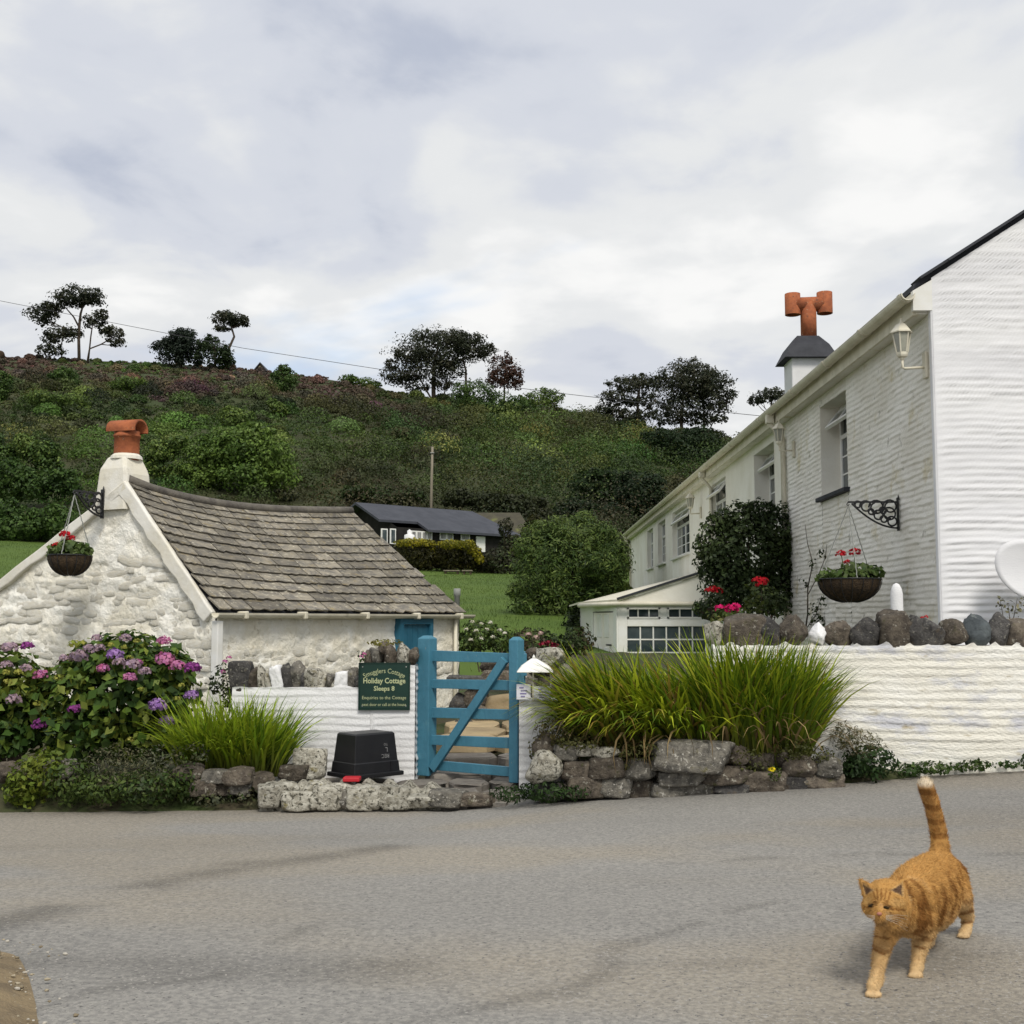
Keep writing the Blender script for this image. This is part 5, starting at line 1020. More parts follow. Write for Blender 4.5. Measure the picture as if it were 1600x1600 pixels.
def stone_row(name, label, cat, spec, Y, group=None, ico=ICO3, base=None):
    """irregular stones given by photo boxes (px0, py0, px1, py1, material, kind[, dY])"""
    q = pxm(Y); t = thing(name, label, cat, (PX(sum(s[0] + s[2] for s in spec) / 2 / len(spec), Y), Y, P(800, max(s[3] for s in spec), Y).z), group)
    for s in spec:
        Yk = Y + (s[6] if len(s) > 6 else 0); c = P((s[0] + s[2]) / 2, (s[1] + s[3]) / 2, Yk); hw, hh = (s[2] - s[0]) / 2 * pxm(Yk), (s[3] - s[1]) / 2 * pxm(Yk)
        put_rock('stone', t, c, (hw * 1.10, max(0.07, min(0.16, hw * 0.9)), hh * 1.14), s[4], s[5], rz=random.uniform(-0.15, 0.15), tilt=random.uniform(-0.06, 0.06), ico=ico)
    return t
L_, B_, G_, D_ = m_lichen, m_stone_b, m_stone, m_stone_d
stone_row('rubble_kerb', 'knobbly pale lichen covered rubble kerb in front of the crate step', 'stone kerb',
    [(405, 1227, 440, 1258, L_, 'block'), (427, 1219, 472, 1246, L_, 'boulder', 0.04), (445, 1237, 496, 1262, L_, 'block'), (467, 1221, 516, 1244, L_, 'boulder', 0.05), (493, 1229, 534, 1262, L_, 'block'), (522, 1236, 560, 1263, G_, 'boulder'), (511, 1225, 549, 1242, L_, 'boulder', 0.05), (542, 1231, 588, 1262, L_, 'block'), (563, 1241, 608, 1263, L_, 'boulder'), (585, 1229, 638, 1252, L_, 'block', 0.03), (597, 1243, 644, 1262, L_, 'block'), (633, 1243, 680, 1260, L_, 'block'), (672, 1236, 724, 1258, G_, 'block'), (716, 1240, 768, 1257, B_, 'block')], 7.88, ico=ICO4)
def kerb_core():
    b = MB(); rng = random.Random(3); t = bpy.data.objects['rubble_kerb']; n = 60; V = []; m = 9
    for i in range(n):
        px = 408 + 290 * i / (n - 1); Y = 7.93; top = 1226 + 6 * math.sin(i * 0.9) + (14 if i in (0, n - 1) else 0) + (px > 640) * 6; c = P(px, 1262, Y); h = P(px, top, Y).z - c.z + 0.03
        for k in range(m):
            a = math.pi * k / (m - 1); V.append((c.x, Y + 0.11 - 0.17 * math.cos(a) * 1.0, c.z - 0.03 + h * math.sin(a) ** 0.7))
    V = np.array(V); V += 0.022 * np.stack([fbm(V[:, 0] * 9 + q, V[:, 1] * 9, V[:, 2] * 9, 3) for q in (0, 5, 9)], 1)
    build('mortar_core', V, [(i * m + k, (i + 1) * m + k, (i + 1) * m + k + 1, i * m + k + 1) for i in range(n - 1) for k in range(m - 1)], m_lich2, t, False)
m_lich2 = M('lichen_mortar', (0.44, 0.42, 0.35), (0.24, 0.22, 0.18), scale=22, rough=0.95, bump=1.0, bscale=40, spot=(30, 0.54, 0.60, (0.09, 0.085, 0.065)), det=8)
kerb_core()
stone_row('stone_bank', 'low mossy dry stone bank below the tall strappy plants on the right', 'stone bank',
    [(822, 1176, 876, 1224, L_, 'boulder', -0.10), (834, 1146, 874, 1188, B_, 'boulder', 0.05), (866, 1166, 902, 1186, G_, 'block'), (900, 1164, 932, 1180, L_, 'block'), (928, 1165, 972, 1186, L_, 'boulder', -0.04), (880, 1190, 925, 1216, B_, 'block'), (920, 1186, 972, 1214, B_, 'block', -0.02), (968, 1188, 1026, 1222, G_, 'boulder', -0.03), (884, 1216, 940, 1244, B_, 'block'), (938, 1214, 985, 1243, G_, 'block'), (984, 1220, 1020, 1246, B_, 'block', 0.02), (1016, 1224, 1068, 1244, G_, 'block'), (1024, 1160, 1132, 1202, G_, 'block', -0.05), (1028, 1202, 1098, 1224, G_, 'block'), (1066, 1224, 1112, 1240, G_, 'block'), (1096, 1200, 1160, 1222, B_, 'block'), (1110, 1220, 1168, 1238, D_, 'block'), (1130, 1166, 1172, 1200, B_, 'boulder', 0.05), (1160, 1206, 1222, 1234, B_, 'block'), (1168, 1176, 1214, 1206, B_, 'boulder', 0.06), (1210, 1158, 1236, 1196, B_, 'boulder', 0.08), (1226, 1184, 1276, 1220, m_stone_b, 'boulder'), (1270, 1182, 1316, 1218, G_, 'boulder', -0.02), (836, 1220, 886, 1246, D_, 'block', 0.05), (1216, 1212, 1262, 1236, D_, 'block', 0.03), (1256, 1208, 1312, 1230, B_, 'block', 0.04), (1150, 1226, 1200, 1238, D_, 'block', 0.03)], 7.82, ico=ICO4)
stone_row('stone_edging', 'broken line of flat brown stones below the left grassy clump', 'stone edging',
    [(-10, 1190, 30, 1222, B_, 'boulder', 0.1), (20, 1196, 60, 1228, B_, 'boulder', 0.1), (76, 1188, 116, 1212, G_, 'block', 0.05), (278, 1196, 316, 1216, B_, 'block'), (300, 1218, 340, 1242, B_, 'block'), (318, 1204, 356, 1222, G_, 'block'), (354, 1202, 394, 1224, B_, 'block'), (338, 1222, 370, 1240, B_, 'block', 0.05), (360, 1222, 392, 1240, G_, 'block', 0.03), (462, 1172, 508, 1212, L_, 'block', 0.28), (392, 1210, 424, 1232, B_, 'block', 0.1), (440, 1196, 480, 1216, B_, 'block', 0.2)], 8.0, ico=ICO4)
# low walls inside the garden, seen through the gate
stone_row('rockery_wall', 'small rough stone garden wall seen through the bars of the gate', 'stone wall',
    [(703, 1084, 735, 1122, D_, 'boulder'), (706, 1122, 742, 1160, D_, 'boulder', -0.3), (728, 1076, 762, 1108, B_, 'block'), (738, 1104, 764, 1124, B_, 'boulder', -0.2), (760, 1086, 818, 1112, m_flag, 'block', -0.1), (700, 1056, 760, 1070, D_, 'block'), (752, 1048, 800, 1070, B_, 'block'), (796, 1052, 840, 1074, G_, 'block'), (748, 1026, 780, 1048, B_, 'boulder', 0.1), (778, 1028, 812, 1052, G_, 'boulder', 0.1), (806, 1064, 850, 1090, D_, 'block'), (726, 1150, 764, 1172, B_, 'boulder', -0.6)], 11.35)
stone_row('pillar_stones', 'rough grey lichen rock piled behind the white notice stand', 'rock pile', [(838, 1008, 886, 1042, L_, 'boulder'), (822, 1012, 846, 1036, B_, 'boulder', 0.1), (828, 1036, 862, 1060, B_, 'boulder', 0.1), (858, 1040, 900, 1075, G_, 'boulder', 0.05), (836, 1058, 870, 1094, B_, 'boulder', 0.05)], 8.72, ico=ICO4)

# ------------------------------------------------------------------ strappy clumps, hydrangeas and small plants
GB = [(0.10, 0.17, 0.010), (0.24, 0.32, 0.017), (0.42, 0.47, 0.03), (0.30, 0.36, 0.024), (0.29, 0.20, 0.04)]
def clump(label, pts, Y, n, length, lean, seed, pal=GB, spread=0.5, width=0.016, droop=0.6, dead=0.0, leftward=0.0):
    rng = np.random.default_rng(seed); c = P(*pts[0], Y); 
    t = thing('strap_leaf_clump', label, 'plant', (c.x, Y, c.z), 'clumps of long strap leaves')
    cs = np.array([P(*p, Y)[:] for p in pts]); k = rng.integers(0, len(cs), n); off = rng.normal(size=(n, 2)) * spread * 0.5; off = np.clip(off, -spread, spread)
    Bs = cs[k].copy(); Bs[:, 0] += off[:, 0]; Bs[:, 1] += off[:, 1] * 0.6; Bs[:, 2] -= 0.03
    dv = off + rng.normal(size=(n, 2)) * spread * 0.35; dv[:, 1] -= 0.1 * spread; dv[:, 0] -= leftward * spread; dv /= np.linalg.norm(dv, axis=1, keepdims=True) + 1e-6
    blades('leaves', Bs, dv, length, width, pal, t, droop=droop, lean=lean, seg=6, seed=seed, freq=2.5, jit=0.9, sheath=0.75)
    if dead:
        m = int(n * dead); j = rng.integers(0, n, m); blades('withered_leaves', Bs[j], dv[j], length * 0.85, width * 0.8, [(0.22, 0.15, 0.06), (0.12, 0.08, 0.035), (0.30, 0.22, 0.10)], t, droop=1.0, lean=lean * 1.25, seg=6, seed=seed + 1)
    return t
clump('tall bright green strap leaf clump behind the stone bank, nearer the gate', [(945, 1160), (985, 1166), (1025, 1168), (1065, 1168)], 8.0, 2300, 0.68, 1.0, 31, spread=0.15, dead=0.10, droop=0.62, leftward=0.9, width=0.030)
clump('tallest strap leaf clump against the cream boundary wall', [(1140, 1170), (1175, 1178), (1205, 1184), (1228, 1188)], 7.95, 2400, 0.78, 0.66, 32, spread=0.12, dead=0.07, droop=0.5, width=0.028)
clump('grass green strap leaf clump between the hydrangea and the white wall', [(325, 1202), (360, 1206), (398, 1205)], 8.28, 1300, 0.56, 0.8, 33, pal=[(0.10, 0.18, 0.012), (0.22, 0.33, 0.018), (0.33, 0.41, 0.025), (0.20, 0.27, 0.02)], spread=0.17, width=0.020)
HYD = [(0.030, 0.066, 0.012), (0.062, 0.115, 0.018), (0.11, 0.165, 0.024), (0.18, 0.215, 0.032)]
PINK = [(0.42, 0.10, 0.22), (0.50, 0.20, 0.34), (0.36, 0.12, 0.30)]; LIL = [(0.30, 0.16, 0.42), (0.40, 0.24, 0.50), (0.24, 0.12, 0.36)]; PUR = [(0.20, 0.045, 0.18), (0.30, 0.07, 0.27), (0.15, 0.03, 0.15)]; FAD = [(0.36, 0.26, 0.32), (0.42, 0.30, 0.32), (0.30, 0.22, 0.30)]; LIME = [(0.26, 0.27, 0.05), (0.32, 0.30, 0.07), (0.20, 0.24, 0.04)]
def hydrangea(label, blobs, Y, heads, n, seed, limes=()):
    bl = blobs_px(blobs, Y, 0.85); c = P(blobs[0][0], 1190, Y); t = thing('hydrangea_bush', label, 'hydrangea', (c.x, Y, c.z), 'hydrangea bushes')
    leaf_cloud('foliage', bl, n, 0.075, HYD, t, freq=3.5, wid=0.68, inner=0.35, up=0.5, seed=seed, rough=0.35, jit=0.7)
    rng = random.Random(seed); b = MB()
    for k in range(16): e = bl[rng.randrange(len(bl))]; p0 = Vector((c.x + rng.uniform(-0.15, 0.15), Y, c.z)); p1 = Vector((e[0] + rng.uniform(-0.5, 0.5) * e[3], e[1], e[2] + rng.uniform(-0.2, 0.6) * e[5])); b.path([p0, p0.lerp(p1, 0.5) + Vector((0, 0, 0.05)), p1], [0.012, 0.008, 0.004], 5)
    b.build('stems', m_bark, t)
    for k, (px, py, r, pal) in enumerate(heads):
        # head sits on the front surface of the bush
        best = Y - 0.2
        for e in bl:
            x, z = P(px, py, Y).x, P(px, py, Y).z; u = ((x - e[0]) / e[3]) ** 2 + ((z - e[2]) / e[5]) ** 2
            if u < 1: best = min(best, e[1] - e[4] * math.sqrt(1 - u) * 1.02)
        p = P(px, py, best - 0.02); flower_ball('flower_head', p, r * pxm(Y) * 0.92, pal, 95, seed * 50 + k, t, pet=0.32)
    for k, (px, py, r) in enumerate(limes):
        p = P(px, py, Y - 0.36); flower_ball('flower_bud', p, r * pxm(Y), LIME, 26, seed * 90 + k, t, pet=0.5)
hydrangea('big hydrangea with pink and lilac heads in front of the cottage gable', [(185, 1085, 100, 85), (110, 1105, 70, 75), (255, 1090, 62, 75), (200, 1030, 66, 44), (150, 1035, 50, 38), (250, 1050, 52, 42), (140, 1150, 80, 45), (240, 1150, 60, 42)], 8.62,
    [(196, 998, 10, FAD), (257, 1003, 12, PINK), (151, 998, 9, FAD), (180, 1024, 14, LIL), (124, 1028, 16, FAD), (140, 1016, 12, FAD), (156, 1014, 10, FAD), (186, 1036, 10, FAD), (207, 1040, 14, FAD), (161, 1046, 11, PINK), (226, 1050, 10, FAD), (203, 1060, 11, PINK), (258, 1032, 16, PINK), (278, 1042, 13, PINK), (301, 1045, 14, PUR), (64, 1056, 12, PINK), (117, 1109, 11, PUR), (246, 1104, 15, LIL), (299, 1088, 12, LIL), (63, 1133, 13, PUR), (260, 1128, 12, LIL), (214, 1037, 9, PINK), (100, 1030, 9, FAD)], 5600, 41,
    [(115, 1008, 9), (128, 1007, 7), (194, 1012, 5), (214, 1002, 5), (173, 1008, 5), (203, 1028, 5), (92, 1060, 7), (220, 1078, 5), (58, 1100, 6), (164, 1105, 5), (276, 1092, 5), (203, 1157, 6), (283, 1072, 5), (10, 1052, 5), (30, 1052, 5)])
hydrangea('darker hydrangea with faded mauve heads cut off by the left picture edge', [(10, 1075, 60, 66), (-50, 1085, 70, 80), (40, 1110, 45, 60), (0, 1140, 70, 45)], 8.55, [(15, 1014, 14, FAD), (43, 1011, 11, PUR), (10, 1040, 10, FAD), (40, 1045, 10, FAD), (22, 1095, 13, FAD), (-20, 1030, 14, FAD), (-30, 1080, 13, PINK)], 3000, 42, [(12, 1066, 6), (10, 1051, 6), (28, 1050, 6)])
def shrub(name, label, cat, blobs, Y, n, size, pal, seed, group=None, depth=0.9, base=None, wid=0.55, inner=0.4, up=0.3, rough=0.3, stems=True, jit=0.5, freq=2.5, jy=0.0, sub=0):
    bl = blobs_px(blobs, Y, depth, jy); by = base if base is not None else max(b[1] + b[3] for b in blobs); c = P(sum(b[0] for b in blobs) / len(blobs), by, Y); t = thing(name, label, cat, (c.x, Y, c.z), group)
    leaf_cloud('foliage', bl, n, size, pal, t, freq=freq, wid=wid, inner=inner, up=up, seed=seed, rough=rough, jit=jit, sub=sub)
    if stems:
        rng = random.Random(seed); b = MB(); q = pxm(Y)
        for e in bl: p0 = Vector((c.x + (e[0] - c.x) * 0.3, Y, c.z)); p1 = Vector(e[:3]); rr = max(0.004, 0.05 * max(e[3], e[5])); b.path([p0, p0.lerp(p1, 0.5) + Vector((rng.uniform(-1, 1) * e[3] * 0.15, 0, 0)), p1 + Vector((0, 0, e[5] * 0.5))], [rr, rr * 0.7, rr * 0.3], 5)
        b.build('stems', m_bark, t)
    return t
SILV = [(0.065, 0.075, 0.045), (0.10, 0.105, 0.07), (0.075, 0.085, 0.035), (0.12, 0.11, 0.06)]
MIDG = [(0.03, 0.062, 0.012), (0.055, 0.09, 0.018), (0.085, 0.12, 0.025)]
DKG = [(0.016, 0.030, 0.009), (0.028, 0.045, 0.014), (0.045, 0.065, 0.02)]
YLG = [(0.06, 0.10, 0.012), (0.10, 0.145, 0.016), (0.15, 0.18, 0.022)]
shrub('low_shrub', 'yellow green low bush at the road edge far left', 'shrub', [(50, 1218, 38, 38), (30, 1238, 26, 22), (72, 1196, 30, 26)], 7.95, 900, 0.042, YLG, 51, 'low plants along the road edge', stems=False)
shrub('low_shrub', 'dark green spreading plant at the road edge below the hydrangea', 'shrub', [(110, 1220, 44, 36), (160, 1230, 48, 26)], 7.92, 1200, 0.034, MIDG, 52, 'low plants along the road edge', stems=False)
shrub('low_shrub', 'grey green wispy plant with buff flowers below the hydrangea', 'shrub', [(200, 1200, 60, 40), (250, 1206, 44, 42), (165, 1195, 40, 30)], 7.98, 2100, 0.026, SILV, 53, 'low plants along the road edge', wid=0.3, stems=False)
shrub('low_shrub', 'dark green low plant beside the left stone edging', 'shrub', [(232, 1230, 58, 28), (285, 1224, 26, 24)], 7.92, 1200, 0.034, DKG + MIDG, 54, 'low plants along the road edge', stems=False)
shrub('low_shrub', 'small weeds among the left edging stones', 'shrub', [(330, 1248, 36, 10), (385, 1246, 24, 12), (300, 1180, 30, 20)], 7.98, 420, 0.028, SILV + MIDG, 55, 'low plants along the road edge', stems=False)
shrub('low_shrub', 'dark ferny weeds at the foot of the right gate pillar stones', 'shrub', [(800, 1240, 34, 12), (850, 1236, 44, 16), (895, 1238, 30, 12)], 7.72, 900, 0.032, [(0.015, 0.035, 0.009), (0.03, 0.06, 0.013)], 56, 'low plants along the road edge', stems=False, wid=0.35)
shrub('low_shrub', 'brown green ivy draped over the boulder beside the gate pillar', 'shrub', [(862, 1142, 26, 22), (840, 1172, 14, 22), (884, 1156, 20, 22)], 7.88, 900, 0.022, [(0.07, 0.06, 0.02), (0.12, 0.10, 0.035), (0.06, 0.075, 0.02)], 57, 'low plants along the road edge', stems=False)
shrub('low_shrub', 'seeding grassy tuft between the stone bank and the cream wall', 'shrub', [(1345, 1165, 36, 26), (1320, 1150, 24, 22)], 7.98, 900, 0.040, [(0.06, 0.075, 0.02), (0.12, 0.10, 0.05), (0.05, 0.07, 0.02)], 58, 'low plants along the road edge', wid=0.16, stems=False)
shrub('low_shrub', 'dark leafy weed at the right end of the stone bank', 'shrub', [(1360, 1190, 40, 26), (1330, 1200, 22, 16)], 7.92, 800, 0.036, [(0.02, 0.045, 0.012), (0.04, 0.07, 0.018)], 59, 'low plants along the road edge', stems=False)
shrub('low_shrub', 'low green weeds along the foot of the cream wall', 'shrub', [(1420, 1203, 26, 10), (1455, 1200, 34, 9), (1500, 1198, 20, 6), (1530, 1195, 26, 8), (1575, 1194, 16, 5), (1604, 1190, 12, 12)], 8.0, 800, 0.030, MIDG, 60, 'low plants along the road edge', stems=False)
shrub('low_shrub', 'olive moss and weeds tumbling over the middle of the stone bank', 'shrub', [(1172, 1190, 30, 22), (1000, 1172, 50, 16), (1200, 1210, 22, 18), (1240, 1170, 36, 18), (900, 1160, 40, 10), (975, 1196, 14, 12), (1280, 1178, 26, 14), (1110, 1166, 20, 10)], 7.78, 1900, 0.022, [(0.05, 0.06, 0.014), (0.09, 0.09, 0.025)], 61, 'low plants along the road edge', stems=False)
shrub('rose_bush', 'dark rose bush with pink buds by the cottage downpipe', 'shrub', [(352, 1068, 26, 32), (370, 1090, 24, 24)], 8.95, 420, 0.035, DKG, 62)
def dots(px_list, Y, r, pal, parent, seed):
    for k, (px, py) in enumerate(px_list): flower_ball('flower', P(px, py, Y), r, pal, 22, seed + k, parent, pet=0.55)
WHT = [(0.62, 0.60, 0.45), (0.7, 0.68, 0.6)]
o = shrub('rose_bush', 'rose bush with pale flowers behind the gate', 'shrub', [(750, 992, 34, 24), (780, 1000, 24, 20), (735, 1008, 24, 20)], 13.6, 1100, 0.05, DKG + MIDG, 63, base=1050)
dots([(738, 972), (752, 975), (766, 973), (729, 984), (744, 986), (760, 984), (781, 985), (752, 998), (736, 1000), (770, 996), (789, 990)], 13.15, 0.026, WHT, o, 630)
dots([(358, 1028), (352, 1034), (348, 1050)], 8.85, 0.02, PINK, bpy.data.objects['rose_bush'], 660)
o = shrub('garden_border', 'dark border of mixed plants with pink and red flowers below the round tree', 'shrub', [(830, 1002, 40, 22), (870, 1010, 36, 20), (905, 1000, 26, 26), (800, 1015, 30, 20)], 14.5, 1300, 0.06, DKG + [(0.09, 0.07, 0.04)], 64, base=1060)
dots([(826, 992), (838, 996), (845, 990)], 14.0, 0.035, [(0.5, 0.36, 0.32)], o, 640); dots([(850, 1008), (858, 1006), (866, 1010)], 14.0, 0.05, [(0.22, 0.02, 0.04)], o, 645)
o = shrub('climbing_shrub', 'dense dark shrub trained up the long house wall', 'shrub', [(1170, 870, 72, 64), (1215, 835, 36, 44), (1125, 850, 38, 44), (1108, 880, 22, 30), (1215, 900, 36, 54), (1190, 930, 44, 36), (1150, 920, 46, 34), (1195, 800, 26, 20), (1128, 815, 22, 22), (1160, 820, 36, 34), (1140, 890, 44, 40), (1235, 880, 14, 60)], 15.6, 13000, 0.062, [(0.022, 0.038, 0.013), (0.038, 0.060, 0.019), (0.062, 0.088, 0.028)], 65, base=1010, depth=0.5, rough=0.7, sub=40)
o = shrub('geranium_pot_plant', 'red geranium in front of the dark climbing shrub', 'potted plant', [(1190, 935, 30, 28), (1215, 945, 22, 22)], 12.6, 420, 0.06, DKG + [(0.07, 0.09, 0.02)], 66, base=985); dots([(1184, 908), (1193, 909), (1189, 912)], 12.3, 0.055, RED, o, 670)
o = shrub('geranium_pot_plant', 'magenta geranium just behind the left end of the boundary wall', 'potted plant', [(1128, 966, 26, 16), (1150, 964, 22, 16), (1185, 975, 24, 12)], 9.6, 360, 0.045, MIDG + [(0.12, 0.12, 0.03)], 67, base=1000); dots([(1124, 952), (1140, 952), (1150, 949), (1146, 954)], 9.35, 0.042, [(0.45, 0.01, 0.10), (0.6, 0.02, 0.14)], o, 680)
o = shrub('geranium_pot_plant', 'scarlet geranium in the basket side of the porch window', 'potted plant', [(1110, 950, 26, 20), (1125, 930, 18, 16)], 15.2, 300, 0.065, DKG, 68, base=1000); dots([(1108, 924), (1114, 921), (1122, 923)], 14.9, 0.055, RED, o, 685)
o = shrub('small_flower_plant', 'tiny red flower poking up between coping stones near the gable corner', 'flower', [(1440, 974, 8, 6)], 8.5, 40, 0.02, MIDG, 69, base=985, stems=False); dots([(1441, 966), (1447, 964)], 8.5, 0.014, RED, o, 690)
o = shrub('small_flower_plant', 'spindly seed headed plant above the coping under the satellite dish', 'flower', [(1575, 950, 18, 16), (1590, 945, 14, 20), (1562, 940, 8, 14)], 8.75, 70, 0.028, [(0.10, 0.08, 0.05), (0.05, 0.06, 0.03), (0.4, 0.36, 0.2)], 70, base=980, inner=0.1)
o = shrub('small_flower_plant', 'single yellow flower at the foot of the stone bank', 'flower', [(1212, 1210, 10, 12)], 7.66, 60, 0.02, MIDG, 71, base=1232, stems=False); dots([(1206, 1203)], 7.6, 0.022, [(0.75, 0.6, 0.02)], o, 695)
o = shrub('pink_campion', 'small pink flowers beside the sign post stones on the white wall', 'flower', [(565, 1025, 8, 10)], 8.6, 40, 0.025, MIDG, 72, base=1040, stems=False); dots([(565, 1026), (569, 1022)], 8.55, 0.016, PINK, o, 697)
def vine():
    b = MB(); rng = random.Random(5); pts = [(1256, 1000), (1262, 960), (1262, 920), (1270, 880), (1262, 850), (1258, 820)]
    t = thing('climbing_vine', 'thin bare vine climbing the white wall right of the dark shrub', 'vine', (HX - 0.03, YatX(1265, HX), 0))
    def on(px, py): Y = YatX(px, HX - 0.035); return P(px, py, Y)
    b.path([on(*p) for p in pts], [0.012, 0.01, 0.008, 0.007, 0.005, 0.003], 5); b.path([on(1262, 930), on(1278, 900), on(1290, 870), on(1292, 850)], [0.006, 0.005, 0.004, 0.002], 5); b.path([on(1258, 985), on(1275, 960), on(1284, 930)], [0.007, 0.005, 0.002], 5); b.build('stem', m_bark, t)
    bl = [(*on(1270 + rng.uniform(-14, 18), 870 + rng.uniform(-20, 110)), 0.07, 0.03, 0.09) for _ in range(7)] + [(*on(1272, 970), 0.10, 0.05, 0.2)]; leaf_cloud('foliage', bl, 150, 0.05, DKG, t, seed=77, inner=0.1)
vine()
# ------------------------------------------------------------------ houses, hedge and pole at the foot of the hill
def bungalow():
    up = UP; A_ = P(560, 785, 60.0); B_ = P(738, 798, 65.0); d = (B_ - A_); d.z = 0; Ln = d.length; d.normalize(); n = Vector((d.y, -d.x, 0)); zr = A_.z; run = 3.3; ze = P(690, 829, 60.2).z; z0 = 2.2; hw = 2.9
    A_ = Vector((A_.x, A_.y, 0)); t = thing('dark_bungalow', 'low dark timber bungalow with slate grey roof at the foot of the hill', 'bungalow', (A_ + d * Ln / 2 + n * hw)[:2] + (z0,))
    E = lambda s, o, z: A_ + d * s + n * o + up * z
    def box(name, s0, s1, o0, o1, za, zb, mat, par=t): b = MB(); b.obox(E((s0 + s1) / 2, (o0 + o1) / 2, (za + zb) / 2), d * ((s1 - s0) / 2), n * ((o1 - o0) / 2), up * ((zb - za) / 2)); return b.build(name, mat, par)
    box('wall', 0.4, Ln + 0.3, -hw, hw - 0.01, z0, ze + 0.02, m_tarwood)
    for s in (0.4, Ln + 0.3): b = MB(); b.add([E(s, -hw, ze), E(s, hw, ze), E(s, 0, zr - 0.12)], [(0, 1, 2)]); b.build('gable_wall', m_tarwood, t)
    b = MB(); th = up * 0.12
    v = [E(-0.2, 0, zr), E(Ln, 0, zr), E(Ln + 0.75, run, ze - 0.05), E(2.0, run, ze - 0.05), E(2.0, run * 0.72, ze + (zr - ze) * 0.28), E(-0.35, run * 0.72, ze + (zr - ze) * 0.28)]
    b.add(v + [q - th for q in v], [(0, 5, 4, 3, 2, 1), (6, 7, 8, 9, 10, 11)] + [(i, (i + 1) % 6, (i + 1) % 6 + 6, i + 6) for i in range(6)]); b.build('roof', m_roof_b, t)
    b = MB(); v = [E(-0.2, 0.02, zr), E(Ln, 0.02, zr), E(Ln + 0.4, -run, ze), E(-0.3, -run, ze)]; b.add(v + [q - th for q in v], [(0, 1, 2, 3), (7, 6, 5, 4)] + [(i, i + 4, (i + 1) % 4 + 4, (i + 1) % 4) for i in range(4)]); b.build('rear_slope', m_roof_b, t)
    m_net = M('net_curtain', (0.36, 0.36, 0.35), (0.12, 0.12, 0.12), scale=1.2, stretch=(4, 4, 0.3))
    def sx(px): k = (px - 819) / F; q = A_ + n * hw; return (k * q.y - q.x) / (d.x - k * d.y)
    for (p0, p1, y0, y1, nm) in ((594, 604, 826, 850, 'glass_door'), (608, 617, 826, 850, 'glass_door'), (641, 674, 830, 843, 'window'), (686, 707, 832, 844, 'window'), (719, 733, 834, 845, 'window')):
        s0, s1 = sx(p0), sx(p1); q = E((s0 + s1) / 2, hw, 0); za, zb = P(p0, y1, q.y).z, P(p0, y0, q.y).z; w_ = box(nm, s0, s1, hw + 0.01, hw + 0.06, za, zb, m_pvc); k = max(1, int((p1 - p0) / 8))
        for i in range(k): a = s0 + (s1 - s0) * i / k; box('pane', a + 0.06, a + (s1 - s0) / k - 0.06, hw + 0.062, hw + 0.07, za + 0.06, zb - 0.06, m_net if nm == 'window' else m_glass, w_)
    s0, s1 = sx(743), sx(757); q = E(s0, hw, 0); box('door', s0, s1, hw + 0.01, hw + 0.06, P(750, 862, q.y).z, P(750, 838, q.y).z, m_pvc)
    s0 = sx(628); q = E(s0, hw + 0.5, 0); b = MB(); c = E(s0, hw + 0.6, P(628, 836, q.y).z); b.lathe([(0.12, -0.5), (0.28, -0.35), (0.25, 0.0), (0.10, 0.05), (0.12, 0.2), (0.0, 0.28)], c, 12); o = b.build('white_urn', m_white, None, True); tag(o, 'white ornament standing in front of the dark bungalow', 'ornament')
bungalow()
def outbuilding():
    Y = 66.0; x0, x1 = PX(752, Y), PX(826, Y); zr, ze, z0 = P(790, 801, Y + 2).z, P(790, 838, Y).z, 2.2
    t = thing('brown_outbuilding', 'small brown building with a mossy roof half hidden beside the bungalow', 'outbuilding', ((x0 + x1) / 2, Y + 2, z0))
    b = MB(); b.box(x0, x1, Y, Y + 4, z0, ze); b.build('wall', m_brownwood, t)
    b = MB(); v = [(x0 - 0.5, Y - 0.4, ze - 0.1), (x1 + 0.4, Y - 0.4, ze - 0.1), (x1 - 0.5, Y + 2, zr), (x0 - 1.2, Y + 2, zr), (x0 - 0.5, Y + 4.4, ze - 0.1), (x1 + 0.4, Y + 4.4, ze - 0.1)]; b.add(v, [(0, 1, 2, 3), (3, 2, 5, 4), (1, 5, 2), (0, 3, 4)]); b.build('roof', m_roof_m, t)
    for (p0, p1, y0, y1) in ((764, 778, 840, 852), (797, 804, 841, 851)):
        b = MB(); b.box(PX(p0, Y), PX(p1, Y), Y - 0.06, Y - 0.01, P(p0, y1, Y).z, P(p0, y0, Y).z); w_ = b.build('window', m_pvc if p0 < 790 else m_brownwood, t); b = MB(); b.box(PX(p0 + 3, Y), PX(p1 - 2.5, Y), Y - 0.075, Y - 0.062, P(p0, y1 - 3, Y).z, P(p0, y0 + 2, Y).z); b.build('pane', m_glass, w_)
outbuilding()
YH = [(0.022, 0.022, 0.008), (0.035, 0.036, 0.009), (0.06, 0.055, 0.012)]; TIP = [(0.13, 0.13, 0.010), (0.22, 0.20, 0.014), (0.30, 0.25, 0.016)]
shrub('clipped_hedge', 'yellow tipped clipped hedge block in front of the bungalow, left of the two', 'hedge', [(648, 868, 30, 26), (632, 866, 18, 24), (665, 870, 20, 26)], 56.0, 5200, 0.13, YH, 80, 'hedges before the bungalow', base=895, jit=0.9)
shrub('clipped_hedge', 'yellow tipped clipped hedge block in front of the bungalow, right of the two', 'hedge', [(705, 870, 26, 26), (730, 870, 22, 24), (742, 876, 14, 20), (690, 872, 16, 24)], 56.4, 5200, 0.13, YH, 81, 'hedges before the bungalow', base=895, jit=0.9)
